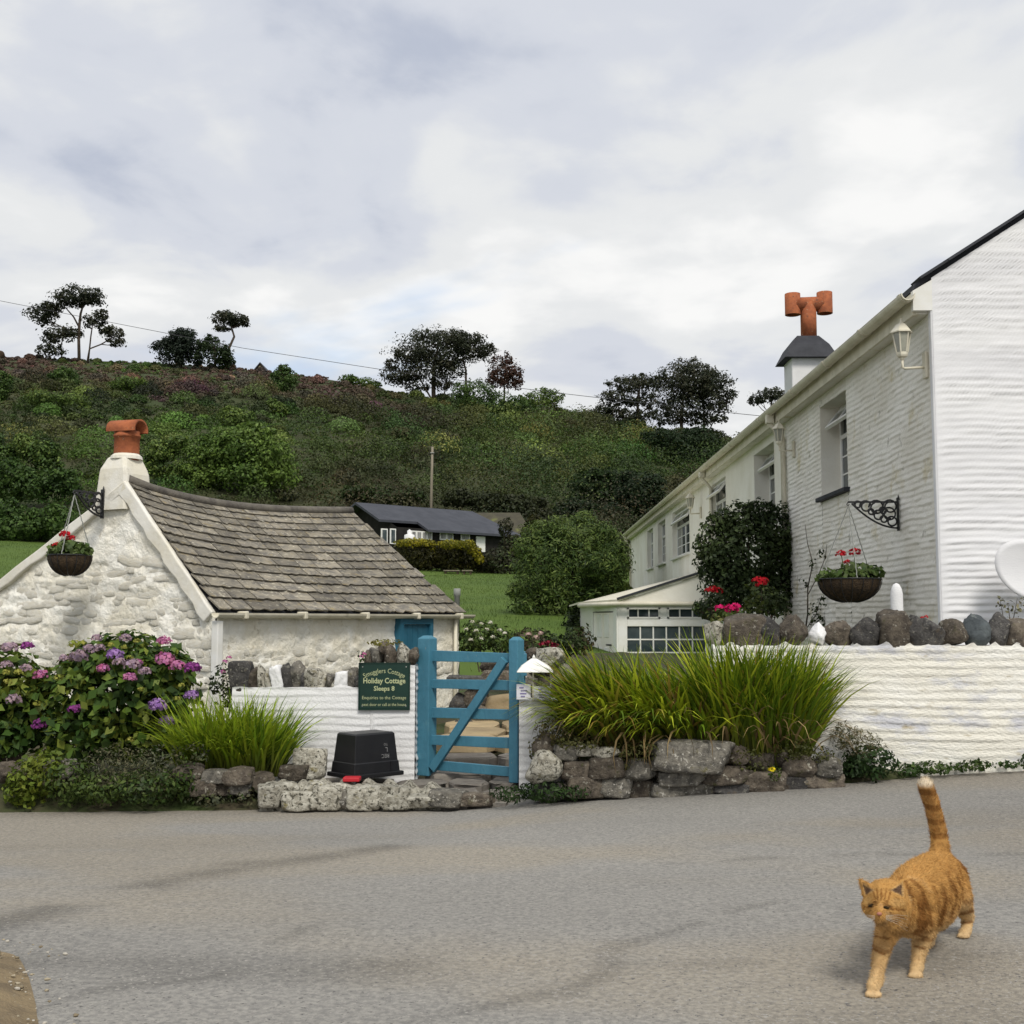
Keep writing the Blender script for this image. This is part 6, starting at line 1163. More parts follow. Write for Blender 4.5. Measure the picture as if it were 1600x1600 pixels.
for nm_, bl_ in (('clipped_hedge', [(648, 849, 30, 8), (632, 850, 16, 8), (668, 850, 14, 8), (675, 860, 6, 10)]), ('clipped_hedge.001', [(705, 851, 24, 8), (728, 851, 18, 8), (742, 862, 12, 9), (750, 874, 8, 8)])): leaf_cloud('yellow_top_leaves', blobs_px(bl_, 55.9, 1.6), 1500, 0.12, TIP, bpy.data.objects[nm_], freq=0.6, jit=0.9, inner=0.2, seed=88)  # brighter yellow leaves laid over the hedge tops only
def benches():
    for (p0, p1, lab) in ((693, 718, 'left pale bench top in the shade under the hedge'), (722, 738, 'right pale bench top in the shade under the hedge')):
        Y = 53.5; zt = P(p0, 891, Y).z; zg = float(lawn_z(PX(p0, Y), Y)); t = thing('garden_bench', lab, 'bench', (PX((p0 + p1) / 2, Y), Y, zg), 'benches under the hedge')
        b = MB(); b.box(PX(p0, Y), PX(p1, Y), Y - 0.25, Y + 0.25, zt - 0.05, zt); b.build('seat', m_pole, t)
        for px in (p0 + 3, p1 - 3): b = MB(); b.box(PX(px, Y) - 0.04, PX(px, Y) + 0.04, Y - 0.2, Y + 0.2, zg - 0.05, zt - 0.05); b.build('leg', m_brownwood, t)
benches()
shrub('garden_shrub', 'dark brownish shrub in front of the mossy roofed outbuilding', 'shrub', [(785, 880, 40, 24), (790, 825, 12, 16), (800, 860, 22, 26), (762, 884, 20, 18)], 57, 3600, 0.16, [(0.02, 0.024, 0.010), (0.04, 0.038, 0.016), (0.03, 0.045, 0.014)], 82, base=900)
shrub('garden_shrub', 'yellow leaved shrub at the right end of the outbuilding', 'shrub', [(826, 835, 12, 22), (835, 815, 10, 12)], 56, 900, 0.16, YH, 83, base=890)
o = shrub('round_tree', 'large rounded green tree between the lawn and the porch', 'tree', [(890, 880, 78, 66), (850, 900, 54, 62), (940, 880, 48, 58), (905, 835, 56, 32), (870, 950, 60, 48), (920, 940, 46, 46), (965, 880, 24, 48), (830, 945, 34, 44), (845, 865, 30, 30), (930, 850, 36, 26)], 30.0, 42000, 0.115, [(0.030, 0.058, 0.013), (0.055, 0.095, 0.019), (0.090, 0.135, 0.028), (0.125, 0.17, 0.038)], 84, base=1010, wid=0.26, rough=0.6, up=0.5, jit=0.7, freq=1.3, depth=1.0, sub=70)
shrub('low_hedge', 'bright green bush just above the porch roof', 'bush', [(962, 920, 26, 12), (945, 926, 18, 10)], 34, 900, 0.14, YLG, 85, base=945)
shrub('low_hedge', 'dark hedge between the round tree and the porch door', 'bush', [(905, 985, 26, 40), (890, 1000, 20, 30)], 26, 1800, 0.10, DKG, 86, base=1030)
def pipe_post():
    Y = 13.75; b = MB(); r = 4.3 * pxm(Y); x = PX(714, Y); b.lathe([(r, -0.2), (r, zat(932, Y)), (r * 1.25, zat(931, Y)), (r * 1.25, zat(920, Y)), (r, zat(919.5, Y))], (x, Y, 0), 14); o = b.build('vent_pipe', m_grey, None, True); tag(o, 'grey upright vent pipe at the far corner of the stone cottage', 'pipe')
pipe_post()
def pole_and_wire():
    Y = 74.0; zb = float(hill_z(673.0, Y)); t = thing('utility_pole', 'plain wooden utility pole rising behind the dark bungalow', 'utility pole', (PX(672, Y), Y, zb))
    b = MB(); b.path([(PX(671.5, Y), Y, zb - 0.5), (PX(674, Y), Y, P(674, 698, Y).z)], [0.10, 0.075], 8); b.build('shaft', m_pole, t, True); b = MB(); zc = P(674, 708, Y).z; b.path([(PX(674, Y) - 0.12, Y - 0.1, zc), (PX(674, Y) + 0.12, Y - 0.1, zc)], 0.04, 6); b.build('insulator', m_grey, t)
    b = MB(); pts = [(-420, 398), (-200, 430), (0, 470), (195, 508), (380, 544), (600, 578), (760, 600), (880, 615), (1000, 629), (1150, 646), (1330, 664)]
    b.path([P(x, y, 150 - (x / 40)) for x, y in pts], 0.032, 5); o = b.build('overhead_cable', m_wire, None); tag(o, 'thin overhead cable crossing the sky above the hill', 'cable')
pole_and_wire()
# ------------------------------------------------------------------ trees, bushes and roofs along the hill
PINE = [(0.022, 0.030, 0.016), (0.034, 0.042, 0.021), (0.052, 0.052, 0.028)]
def y_on_hill(px, py):
    Ys = np.linspace(68, 189, 243); zz = hill_z(np.full(243, float(px)), Ys); yy = 800 - F * np.tan(np.arctan((zz - CAMZ) / Ys) - PITCH); k = np.nonzero(yy <= py)[0]
    return float(Ys[k[0]]) if len(k) else 188.5
def hz(px, Y): return float(hill_z(float(px), Y))
def tree(name, label, blobs, trunks, Y, n, size, pal, seed, group='trees along the hilltop', depth=0.8, wid=0.6, rough=0.55, base_px=None):
    """crown ellipsoids and trunk polylines given in photo pixels at distance Y"""
    p0 = trunks[0][0]; Y = y_on_hill(p0[0], p0[1]); size *= 0.72 * Y / 178; n = int(n * 2.0); q = pxm(Y); t = thing(name, label, 'tree', P(p0[0], p0[1], Y), group)
    leaf_cloud('crown', blobs_px([(q_[0], q_[1], q_[2] * 1.12, q_[3] * 1.1) for q_ in blobs], Y, depth), n, size, pal, t, freq=0.5, wid=wid, inner=0.25, seed=seed, rough=0.8, jit=0.7, up=0.4, sub=9 * len(blobs))
    for tr in trunks:
        b = MB(); k = len(tr); pts_ = [P(x, y, Y) for x, y, *_ in tr]
        if tr[0][1] >= p0[1] - 25: pts_[0].z = min(pts_[0].z, hz(tr[0][0], Y) - 0.3)
        b.path(pts_, [max(0.05, (p[2] if len(p) > 2 else 2.0 * (1 - 0.7 * i / k)) * q) for i, p in enumerate(tr)], 6); b.build('trunk' if tr is trunks[0] else 'limb', m_bark, t, True)
    rg = random.Random(seed); tp = [(x, y) for tr in trunks for x, y, *_ in tr[1:]]
    for bx, by, rx, ry, *_ in blobs:
        for _ in range(2):
            ex, ey = bx + rg.uniform(-0.75, 0.75) * rx, by + rg.uniform(-0.5, 0.5) * ry; sx, sy = min(tp, key=lambda p: math.hypot(p[0] - ex, p[1] - ey) + (30 if p[1] < ey else 0)); b = MB(); dy = rg.uniform(-0.5, 0.5) * rx * q
            b.path([P(sx, sy, Y), P((sx + ex) / 2 + rg.uniform(-3, 3), (sy + ey) / 2 + rg.uniform(0, 3), Y) + Vector((0, dy / 2, 0)), P(ex, ey, Y) + Vector((0, dy, 0))], [0.09, 0.06, 0.03], 5); b.build('limb', m_bark, t, True)
tree('pine_tree', 'tall wind shaped pine with layered crown on the far left of the hilltop', [(125, 462, 36, 13), (110, 470, 26, 9), (142, 468, 16, 9), (66, 488, 26, 14), (82, 482, 18, 9), (70, 502, 14, 7), (148, 502, 17, 10), (156, 490, 12, 7), (100, 521, 26, 10), (80, 530, 14, 7), (176, 522, 17, 10), (184, 536, 12, 6), (165, 515, 12, 7), (80, 548, 20, 9), (110, 520, 10, 8)],
     [[(124, 566, 2.6), (123, 530, 2.3), (124, 508, 2.2), (126, 490, 1.8), (132, 470, 1.0)], [(124, 512, 1.6), (115, 495, 1.3), (100, 478, 0.8)], [(136, 566, 2.0), (140, 545, 1.4), (158, 538, 1.1), (175, 528, 0.7)], [(138, 548, 1.4), (142, 525, 1.1), (145, 505, 0.8)], [(122, 525, 1.2), (95, 510, 1.0), (75, 500, 0.6)], [(98, 555, 1.4), (95, 540, 1.0), (100, 525, 0.7)]], 184, 4200, 0.55, PINE, 90)
tree('conifer_tree', 'dark bushy conifer on the hilltop left of the leaning pine', [(284, 538, 24, 22), (268, 552, 26, 20), (292, 528, 12, 14), (260, 538, 12, 10), (300, 552, 20, 20), (272, 524, 8, 8)], [[(282, 575, 2.5), (284, 550, 2.0), (288, 520, 0.8)]], 183, 3600, 0.5, [(0.014, 0.024, 0.016), (0.024, 0.036, 0.021)], 91)
tree('leafy_tree', 'green leafy tree just below the leaning pine', [(335, 552, 26, 18), (322, 540, 14, 10), (350, 562, 16, 14), (330, 530, 12, 6)], [[(335, 580, 2), (336, 560, 1.5), (336, 545, 0.8)]], 182, 1900, 0.5, [(0.018, 0.032, 0.012), (0.03, 0.05, 0.015)], 92)
tree('leaning_pine', 'small slender pine with a bent trunk and flat crown', [(360, 499, 25, 10), (352, 494, 16, 7), (376, 503, 14, 6), (348, 513, 14, 4)], [[(358, 580, 2.3), (356, 548, 2.2), (366, 526, 1.8), (362, 512, 1.4), (361, 500, 0.9)], [(362, 514, 0.9), (350, 513, 0.6)]], 186, 1300, 0.5, PINE, 93)
tree('pine_tree', 'broad dark dome crowned pine in the middle of the hilltop', [(680, 540, 52, 24), (650, 556, 40, 20), (700, 530, 40, 14), (730, 548, 36, 22), (752, 548, 20, 16), (630, 585, 32, 14), (620, 594, 20, 9), (668, 575, 40, 18), (700, 575, 24, 18), (650, 605, 18, 8), (690, 600, 16, 12), (660, 525, 22, 8), (610, 570, 10, 8)],
     [[(678, 622, 4.2), (677, 600, 3.4), (678, 575, 2.6), (684, 545, 1.4)], [(678, 600, 1.8), (655, 590, 1.4), (635, 585, 0.8)], [(728, 600, 2.6), (728, 578, 1.8), (722, 560, 1.2)], [(666, 618, 1.4), (655, 606, 1.0), (645, 600, 0.7)], [(690, 612, 1.4), (698, 600, 1.0)]], 172, 8500, 0.5, PINE, 94)
tree('copper_tree', 'reddish brown leafed tree beside the broad pine', [(788, 590, 24, 16), (776, 572, 14, 14), (796, 578, 18, 14), (800, 595, 16, 12), (792, 560, 7, 9), (772, 594, 10, 14)], [[(788, 625, 2), (788, 600, 1.4), (790, 570, 0.7)]], 170, 1500, 0.5, [(0.055, 0.022, 0.016), (0.085, 0.040, 0.026), (0.045, 0.030, 0.018)], 95)
tree('pine_tree', 'airy pine with gaps between its limbs, left one of the right hand pair', [(985, 602, 34, 12), (962, 622, 26, 9), (1006, 596, 22, 10), (950, 640, 20, 8), (990, 628, 18, 7), (985, 652, 22, 12), (1012, 625, 14, 12), (945, 652, 14, 6), (1018, 650, 14, 8)], [[(996, 680, 3.0), (997, 650, 2.6), (996, 625, 2.2), (1000, 600, 1.2)], [(997, 635, 1.2), (970, 625, 1.0), (950, 622, 0.6)], [(997, 650, 1.2), (1015, 635, 0.9), (1025, 625, 0.6)], [(992, 665, 1.0), (970, 652, 0.7)]], 166, 3800, 0.5, PINE, 96)
tree('pine_tree', 'dense dark round topped pine, right one of the right hand pair', [(1080, 595, 46, 26), (1060, 615, 40, 26), (1105, 610, 38, 26), (1075, 575, 34, 12), (1118, 590, 20, 12), (1130, 615, 14, 10), (1070, 640, 44, 18), (1035, 600, 16, 12), (1125, 640, 18, 10), (1050, 655, 26, 10), (1120, 655, 18, 6), (1095, 655, 20, 10)], [[(1066, 680, 3.2), (1064, 655, 2.8), (1068, 620, 1.6)], [(1100, 678, 2.4), (1100, 650, 1.8), (1100, 615, 1.0)], [(1100, 660, 1.2), (1120, 648, 0.8), (1135, 640, 0.5)]], 164, 8000, 0.5, PINE, 97)
tree('pine_tree', 'distant pine top showing just left of the house chimney', [(1195, 620, 22, 9), (1210, 616, 20, 9), (1182, 626, 12, 6), (1225, 622, 20, 10)], [[(1205, 690, 2.4), (1205, 650, 2.0), (1205, 622, 1.0)]], 164, 900, 0.5, PINE, 98)
LG = [(0.055, 0.095, 0.020), (0.090, 0.145, 0.028), (0.14, 0.195, 0.042)]
DG = [(0.032, 0.066, 0.015), (0.052, 0.098, 0.021), (0.08, 0.135, 0.029)]
BUSH = [
 ('pale green spreading bush on the upper hillside right of the left pine', [(202, 600, 28, 12), (190, 606, 18, 10), (222, 604, 12, 8)], 160, LG), ('mid green bush under the left pine', [(100, 588, 22, 14), (108, 600, 20, 10)], 165, DG), ('wide pale green double bush on the upper left hillside', [(70, 622, 32, 12), (115, 628, 26, 14), (130, 640, 16, 10), (80, 640, 30, 8)], 148, LG), ('green bush cut by the left picture edge high on the hill', [(4, 598, 16, 18), (0, 615, 14, 12)], 152, DG), ('dark green pointed bush below the ridge house', [(446, 592, 22, 18), (442, 580, 12, 10), (440, 605, 24, 14)], 170, DG), ('small pale green bush under the pointed bush', [(436, 641, 17, 11), (425, 632, 10, 8)], 155, LG), ('low rounded green bush on the skyline left of the broad pine', [(545, 594, 16, 9), (570, 598, 18, 8), (585, 602, 12, 6)], 176, DG + LG),
 ('tall pale green bush above the big tree clump', [(372, 655, 30, 18), (360, 645, 16, 10), (395, 670, 16, 14)], 128, LG), ('large leafy green tree clump behind the cottage roof', [(370, 700, 52, 34), (330, 715, 40, 30), (420, 715, 44, 34), (385, 740, 60, 32), (440, 745, 30, 26), (320, 745, 36, 24), (400, 680, 30, 20)], 112, [(0.050, 0.095, 0.017), (0.088, 0.15, 0.025), (0.135, 0.205, 0.04)]), ('green bush left of the cottage chimney', [(38, 695, 20, 18), (62, 708, 28, 20), (75, 722, 24, 18)], 116, DG + LG), ('dark green bushes above the left end of the cottage roof', [(20, 740, 30, 22), (50, 760, 34, 24), (5, 770, 26, 22), (95, 755, 30, 24)], 92, DG), ('green bush low on the slope at the left edge', [(8, 715, 18, 20), (-5, 690, 14, 16)], 110, DG), ('small bushes on the slope right of the chimney', [(250, 705, 26, 18), (275, 695, 18, 14), (240, 730, 22, 20), (285, 740, 26, 20)], 118, DG + LG),
 ('dense green bushes on the skyline right of the broad pine', [(745, 615, 32, 22), (780, 630, 34, 18), (725, 608, 20, 14), (810, 635, 26, 14), (760, 638, 40, 12)], 168, DG), ('light green tree on the skyline right of the copper tree', [(846, 625, 30, 18), (862, 622, 20, 14), (822, 632, 18, 16), (858, 640, 24, 10)], 166, LG), ('low green hedge line left of the airy pine', [(905, 650, 34, 9), (930, 655, 26, 10), (880, 648, 20, 8)], 162, DG + LG), ('dark green mass of bushes under the round topped pine', [(1060, 690, 46, 20), (1095, 690, 32, 22), (1030, 685, 26, 16), (1115, 705, 24, 24), (1080, 715, 50, 24)], 150, [(0.012, 0.028, 0.008), (0.022, 0.042, 0.011)]), ('green bush on the lower right slope above the long house gutter', [(930, 760, 40, 26), (965, 775, 40, 26), (915, 790, 36, 20)], 96, [(0.014, 0.030, 0.008), (0.024, 0.046, 0.011)]), ('dark rounded scrub tree behind the round tree', [(1000, 770, 40, 34), (960, 810, 40, 26), (1010, 800, 30, 30), (900, 800, 40, 18)], 84, [(0.010, 0.022, 0.007), (0.018, 0.034, 0.010)]), ('dark bushes behind the bungalow roof', [(600, 778, 30, 14), (560, 772, 26, 14), (640, 776, 26, 12)], 72, [(0.028, 0.045, 0.012), (0.040, 0.065, 0.016)]), ('olive bushes behind the outbuilding', [(760, 785, 36, 16), (800, 790, 30, 18), (830, 800, 24, 24), (720, 778, 30, 14)], 74, [(0.022, 0.030, 0.010), (0.038, 0.045, 0.016)]), ('dark hedge along the top of the left lawn', [(30, 826, 50, 20), (85, 815, 40, 24), (-20, 830, 40, 22), (0, 800, 40, 18)], 66, DG), ('purple rhododendron in bloom on the upper hillside', [(282, 606, 26, 7), (300, 600, 14, 6)], 164, [(0.06, 0.03, 0.03), (0.14, 0.04, 0.09), (0.05, 0.05, 0.02)])]
for i, (lab, bl, Y, pal) in enumerate(BUSH):
    area = sum(b[2] * b[3] for b in bl); cb = max(bl, key=lambda q: q[1] + q[3]); Y = y_on_hill(cb[0], cb[1] + cb[3] * 0.7) - 2.5; shrub('hillside_bush', lab, 'bush', bl, Y, int(900 + area * 2.0), 0.16 + Y / 900, pal, 200 + i, 'bushes on the hillside', rough=0.45, jit=0.7, freq=0.35, stems=False, inner=0.3, depth=0.8, sub=6 * len(bl))
def far_house(label, px0, px1, pyr, pyb, Y, chim=None):
    x0, x1 = PX(px0, Y), PX(px1, Y); zr, zb, z0 = P(px0, pyr, Y).z, P(px0, pyb, Y).z, P(px0, pyb + 22, Y).z; xm = (x0 + x1) / 2; t = thing('hilltop_house', label, 'house', (xm, Y, z0), 'houses on the hilltop')
    b = MB(); b.add([(x0, Y, z0), (x1, Y, z0), (x1, Y, zb), (xm, Y, zr), (x0, Y, zb), (x0, Y + 9, z0), (x1, Y + 9, z0), (x1, Y + 9, zb), (xm, Y + 9, zr), (x0, Y + 9, zb)], [(0, 1, 2, 3, 4), (9, 8, 7, 6, 5), (0, 4, 9, 5), (1, 6, 7, 2)]); b.build('wall', m_yellowstone, t)
    b = MB(); e = 0.35
    for s, xa in ((-1, x0), (1, x1)): b.add([(xm, Y - e, zr + 0.12), (xm, Y + 9.3, zr + 0.12), (xa + s * e, Y + 9.3, zb - 0.2), (xa + s * e, Y - e, zb - 0.2), (xm, Y - e, zr + 0.3), (xm, Y + 9.3, zr + 0.3), (xa + s * e, Y + 9.3, zb - 0.02), (xa + s * e, Y - e, zb - 0.02)], [(0, 1, 2, 3), (7, 6, 5, 4), (0, 3, 7, 4), (1, 5, 6, 2), (3, 2, 6, 7)])
    b.build('roof', m_roof_b, t)
    if chim: b = MB(); b.box(PX(chim[0], Y), PX(chim[1], Y), Y + 2, Y + 3, zb, P(0, chim[2], Y).z); b.build('chimney', m_yellowstone, t)
far_house('pale stone gable of a house on the skyline left of the dark pointed bush', 384, 414, 569, 588, 193)
def far_roof():
    Y = 195; t = thing('hilltop_barn', 'long low roof just over the skyline with a stubby chimney', 'barn', (PX(480, Y), Y, P(480, 606, Y).z)); b = MB(); x0, x1 = PX(422, Y), PX(530, Y); v = [(x0, Y, P(0, 600, Y).z), (x1, Y, P(0, 612, Y).z), (PX(520, Y), Y + 3, P(0, 597, Y + 3).z), (x0, Y + 3, P(0, 586, Y + 3).z), (x0, Y + 6, P(0, 600, Y).z), (x1, Y + 6, P(0, 612, Y).z)]; b.add(v, [(0, 1, 2, 3), (3, 2, 5, 4), (1, 5, 2), (0, 3, 4)]); b.build('roof', m_brownwood, t)
    for p0, p1, y in ((423, 429, 572), (483, 487, 586)): b = MB(); b.box(PX(p0, Y), PX(p1, Y), Y + 2.6, Y + 3.4, P(0, 600, Y).z, P(0, y, Y + 3).z); b.build('chimney', m_brownwood, t)
far_roof()
def ridge_stone():
    Y = 180; put = rock_mesh('boulder', 77, 'boulder', ICO3, m_brownwood); o = obj('skyline_boulder', put, None, P(-4, 556, Y), None, (1.1, 1, 1.2)); tag(o, 'small brown lump on the skyline at the left picture edge', 'boulder')
ridge_stone()
# ------------------------------------------------------------------ the ginger cat walking towards the camera
def cat():
    KS = 1.036                                           # distances below were measured a little short
    J = lambda px, py, Y: np.array(P(px, py, Y * KS)[:])
    caps = []                                            # (p0, r0, p1, r1) tapered capsules
    def chain(*pts):
        for a, b in zip(pts[:-1], pts[1:]): caps.append((J(*a[:3]), a[3] * KS, J(*b[:3]), b[3] * KS))
    gz = lambda Y: float(road_z(1.1, Y))
    # trunk
    chain((1470, 1362, 3.86, .064), (1464, 1370, 3.78, .076), (1455, 1386, 3.66, .088), (1442, 1396, 3.54, .087), (1430, 1402, 3.46, .078), (1414, 1404, 3.40, .058))
    chain((1462, 1404, 3.72, .074), (1452, 1414, 3.62, .078), (1436, 1418, 3.52, .076))         # belly
    chain((1424, 1425, 3.44, .072), (1412, 1430, 3.40, .058), (1402, 1424, 3.35, .052))         # chest
    chain((1448, 1370, 3.62, .062), (1428, 1380, 3.50, .056), (1408, 1396, 3.40, .046))         # shoulders to nape
    # head
    chain((1388, 1405, 3.265, .055), (1384, 1407, 3.240, .057)); chain((1366, 1416, 3.240, .034), (1384, 1422, 3.215, .036), (1404, 1418, 3.250, .036))
    chain((1379, 1420, 3.200, .030), (1375, 1428, 3.177, .021)); chain((1377, 1437, 3.200, .018), (1386, 1438, 3.210, .020)); chain((1378, 1412, 3.187, .018), (1375, 1423, 3.168, .011))
    chain((1402, 1432, 3.255, .030), (1390, 1440, 3.235, .026))
    # forelegs, leading one first
    chain((1404, 1428, 3.43, .052), (1389, 1450, 3.385, .035), (1380, 1474, 3.345, .0265), (1374, 1500, 3.30, .0200), (1371, 1522, 3.285, .0175), (1370, 1529, 3.275, .0185)); chain((1369, 1533, 3.268, .0195), (1366, 1540, 3.25, .018), (1363, 1542, 3.228, .0155))
    chain((1446, 1418, 3.49, .054), (1444, 1450, 3.50, .036), (1439, 1472, 3.475, .0255), (1435, 1494, 3.45, .0190), (1434, 1504, 3.445, .0180)); chain((1434, 1509, 3.44, .019), (1432, 1514, 3.42, .0175), (1430, 1516, 3.40, .0150))
    # hind legs: thigh, hock and paw
    chain((1480, 1372, 3.86, .066), (1496, 1400, 3.82, .044), (1506, 1420, 3.86, .028), (1512, 1434, 3.90, .019), (1510, 1450, 3.87, .0175)); chain((1510, 1454, 3.86, .0175), (1507, 1457, 3.84, .0165), (1505, 1459, 3.818, .0145))
    chain((1452, 1396, 3.80, .062), (1450, 1430, 3.74, .040), (1452, 1455, 3.76, .024), (1452, 1468, 3.75, .0185)); chain((1451, 1473, 3.74, .019), (1447, 1475, 3.71, .017))
    # tail held up, tip towards the camera
    chain((1468, 1345, 3.88, .034), (1469, 1322, 3.90, .029), (1466, 1300, 3.90, .026), (1461, 1275, 3.885, .0245), (1454, 1250, 3.86, .0235), (1448, 1234, 3.835, .0235), (1446, 1226, 3.815, .0215))
    Vs, Fs = [], []; R0, Fr = ICO2; nb = 0
    def ball(c, r):
        nonlocal nb
        Vs.append(R0 * r * 1.01 + c); Fs.append(Fr + nb); nb += len(R0)
    for p0, r0, p1, r1 in caps:
        k = max(2, int(np.linalg.norm(p1 - p0) / (min(r0, r1) * 0.35)) + 1)
        for i in range(k + 1): q = i / k; ball(p0 * (1 - q) + p1 * q, r0 * (1 - q) + r1 * q)
    # toes
    for (px, py, Y, s) in ((1364, 1541, 3.222, 1.0), (1430, 1515, 3.392, 0.95), (1505, 1458, 3.812, 0.9), (1447, 1477, 3.698, 0.9)):
        c = J(px, py, Y); c[2] = float(road_z(c[0], Y)) + 0.0095 * s
        for k in (-1.5, -0.5, 0.5, 1.5): ball(c + np.array([k * 0.0098 * s, -0.004 * s * (2 - abs(k)), 0]), 0.0092 * s)
    # ears as flattened cones
    def ear(b0, b1, tip, back):
        a, b, t_ = J(*b0), J(*b1), J(*tip); m = (a + b) / 2 + np.array(back)
        for i in range(12):
            q = i / 11; l, r_ = a * (1 - q) + t_ * q, b * (1 - q) + t_ * q; mm = m * (1 - q) + t_ * q
            for j in range(7): s = j / 6; c = l * (1 - s) + r_ * s; bow = 4 * s * (1 - s); ball(c * (1 - bow * 0.75) + mm * bow * 0.75, 0.0066 - 0.0022 * q)
    ear((1350, 1398, 3.245), (1368, 1388, 3.235), (1343, 1374, 3.245), (0.004, 0.016, 0)); ear((1389, 1389, 3.235), (1413, 1401, 3.25), (1411, 1375, 3.245), (-0.004, 0.016, 0))
    bm_me = mesh_from('cat_raw', np.concatenate(Vs), np.concatenate(Fs)); tmp = bpy.data.objects.new('cat_raw', bm_me); COL.objects.link(tmp)
    r = tmp.modifiers.new('r', 'REMESH'); r.mode = 'VOXEL'; r.voxel_size = 0.0042; s = tmp.modifiers.new('s', 'SMOOTH'); s.factor = 0.5; s.iterations = 4
    dg = bpy.context.evaluated_depsgraph_get(); me0 = tmp.evaluated_get(dg).to_mesh(); n = len(me0.vertices); V = np.empty(n * 3, np.float32); me0.vertices.foreach_get('co', V); V = V.reshape(-1, 3).astype(float); Nn = np.empty(n * 3, np.float32); me0.vertices.foreach_get('normal', Nn); Nn = Nn.reshape(-1, 3).astype(float); Fc = [tuple(p.vertices) for p in me0.polygons]; tmp.evaluated_get(dg).to_mesh_clear(); bpy.data.objects.remove(tmp)
    V[:, 2] = np.maximum(V[:, 2], road_z(V[:, 0], V[:, 1]) + 0.0005)
    # ginger tabby coat
    pxs = 800 + F * ((V - [0, 0, CAMZ]) @ np.array(_rt[:])) / ((V - [0, 0, CAMZ]) @ np.array(_fw[:])); 
    OR, CR, DK, WH = np.array([.45, .245, .076]), np.array([.60, .44, .24]), np.array([.17, .066, .015]), np.array([.66, .56, .42])
    hd = J(1385, 1408, 3.25); rump = J(1462, 1372, 3.80); ax = (rump - hd); ax[2] = 0; ax /= np.linalg.norm(ax); lat = np.array([ax[1], -ax[0], 0])
    rel = V - hd; u = rel @ ax; l = rel @ lat; z = V[:, 2] - road_z(V[:, 0], V[:, 1]); up_ = Nn[:, 2]
    nz = fbm(V[:, 0] * 22, V[:, 1] * 22, V[:, 2] * 22, 3); fine = fbm(V[:, 0] * 90, V[:, 1] * 90, V[:, 2] * 60, 2)
    lowmix = sst((0.19 - z + 0.04 * nz) / 0.15) * 0.66 + 0.18 * sst(-up_ * 1.2); col = OR * (1 - lowmix[:, None]) + CR * lowmix[:, None]
    body = (u > 0.07) & (z > 0.11) & (z < 0.36)
    st = sst((np.sin(u * 52 + 2.2 * nz + 10 * (z - 0.2)) - 0.15) / 0.5) * sst((0.285 - z) / 0.07) * 0.85; st = np.where(body, st, 0)
    leg = (z < 0.135); st = np.where(leg, sst((np.sin(z * 150 + 2.5 * nz + l * 20) - 0.45) / 0.4) * 0.55 * sst((z - 0.055) / 0.03), st)
    tl = (z > 0.30) & (u > 0.40); st = np.where(tl, sst((np.sin(z * 125 + 1.2 * nz) - 0.1) / 0.5) * 0.6, st)
    col = col * (1 - st[:, None]) + DK * st[:, None]
    tip = sst((z - (z.max() - 0.035)) / 0.015) * tl; col = col * (1 - tip[:, None]) + WH * tip[:, None]; 
    paw = sst((0.032 - z) / 0.018) * 0.85; col = col * (1 - paw[:, None]) + np.array([.62, .44, .24]) * paw[:, None]
    # face: markings and painted shading, laid on in the head's own front view
    vv = V - [0, 0, CAMZ]; kf = vv @ np.array(_fw[:]); qx = 800 + F * (vv @ np.array(_rt[:])) / kf; qy = 800 - F * (vv @ np.array(_up[:])) / kf
    toc = -vv / np.linalg.norm(vv, axis=1, keepdims=True); front = sst(((Nn * toc).sum(1) + 0.05) / 0.2); hm = sst((0.105 - np.linalg.norm(rel, axis=1)) / 0.015) * front
    def paint(w_, c):
        nonlocal col
        w_ = np.clip(w_, 0, 1); col = col * (1 - w_[:, None]) + np.array(c) * w_[:, None]
    def spot(cx, cy, rx, ry, c, w_, rot=0.0, m=None):
        dx, dy = qx - cx, qy - cy; a, b_ = dx * math.cos(rot) + dy * math.sin(rot), -dx * math.sin(rot) + dy * math.cos(rot)
        paint(sst((1.25 - np.hypot(a / rx, b_ / ry)) / 0.5) * w_ * (hm if m is None else m), c)
    def line(pts, rad, c, w_=0.9, m=None):
        d_ = np.full(len(V), 99.0)
        for (x0, y0), (x1, y1) in zip(pts[:-1], pts[1:]):
            dx, dy = x1 - x0, y1 - y0; q = np.clip(((qx - x0) * dx + (qy - y0) * dy) / (dx * dx + dy * dy), 0, 1); d_ = np.minimum(d_, np.hypot(qx - x0 - q * dx, qy - y0 - q * dy))
        paint(sst((rad + 0.8 - d_) / 1.4) * w_ * (hm if m is None else m), c)
    bodym = front * (u > 0.045)
    line([(1415, 1392), (1419, 1410), (1418, 1430), (1412, 1444)], 3.0, (.50, .35, .17), 0.8, bodym); line([(1421, 1388), (1426, 1408), (1424, 1430), (1418, 1448)], 2.2, DK, 0.6, bodym)  # pale ruff, then a line of shade painted behind the cheek
    line([(1425, 1375), (1440, 1390), (1447, 1410), (1452, 1428), (1455, 1445)], 3.0, DK, 0.75, bodym); line([(1418, 1370), (1440, 1376), (1452, 1392)], 2.2, (.50, .30, .12), 0.6, bodym); line([(1458, 1385), (1466, 1405), (1468, 1430)], 2.5, DK, 0.45, bodym); line([(1480, 1362), (1486, 1385), (1484, 1410)], 2.5, DK, 0.5, bodym)
    spot(1381, 1432, 14, 8, (.46, .33, .18), 0.55); spot(1402, 1410, 12, 7, (.50, .34, .15), 0.3, 0.1); spot(1356, 1407, 7, 6, (.48, .33, .14), 0.25)
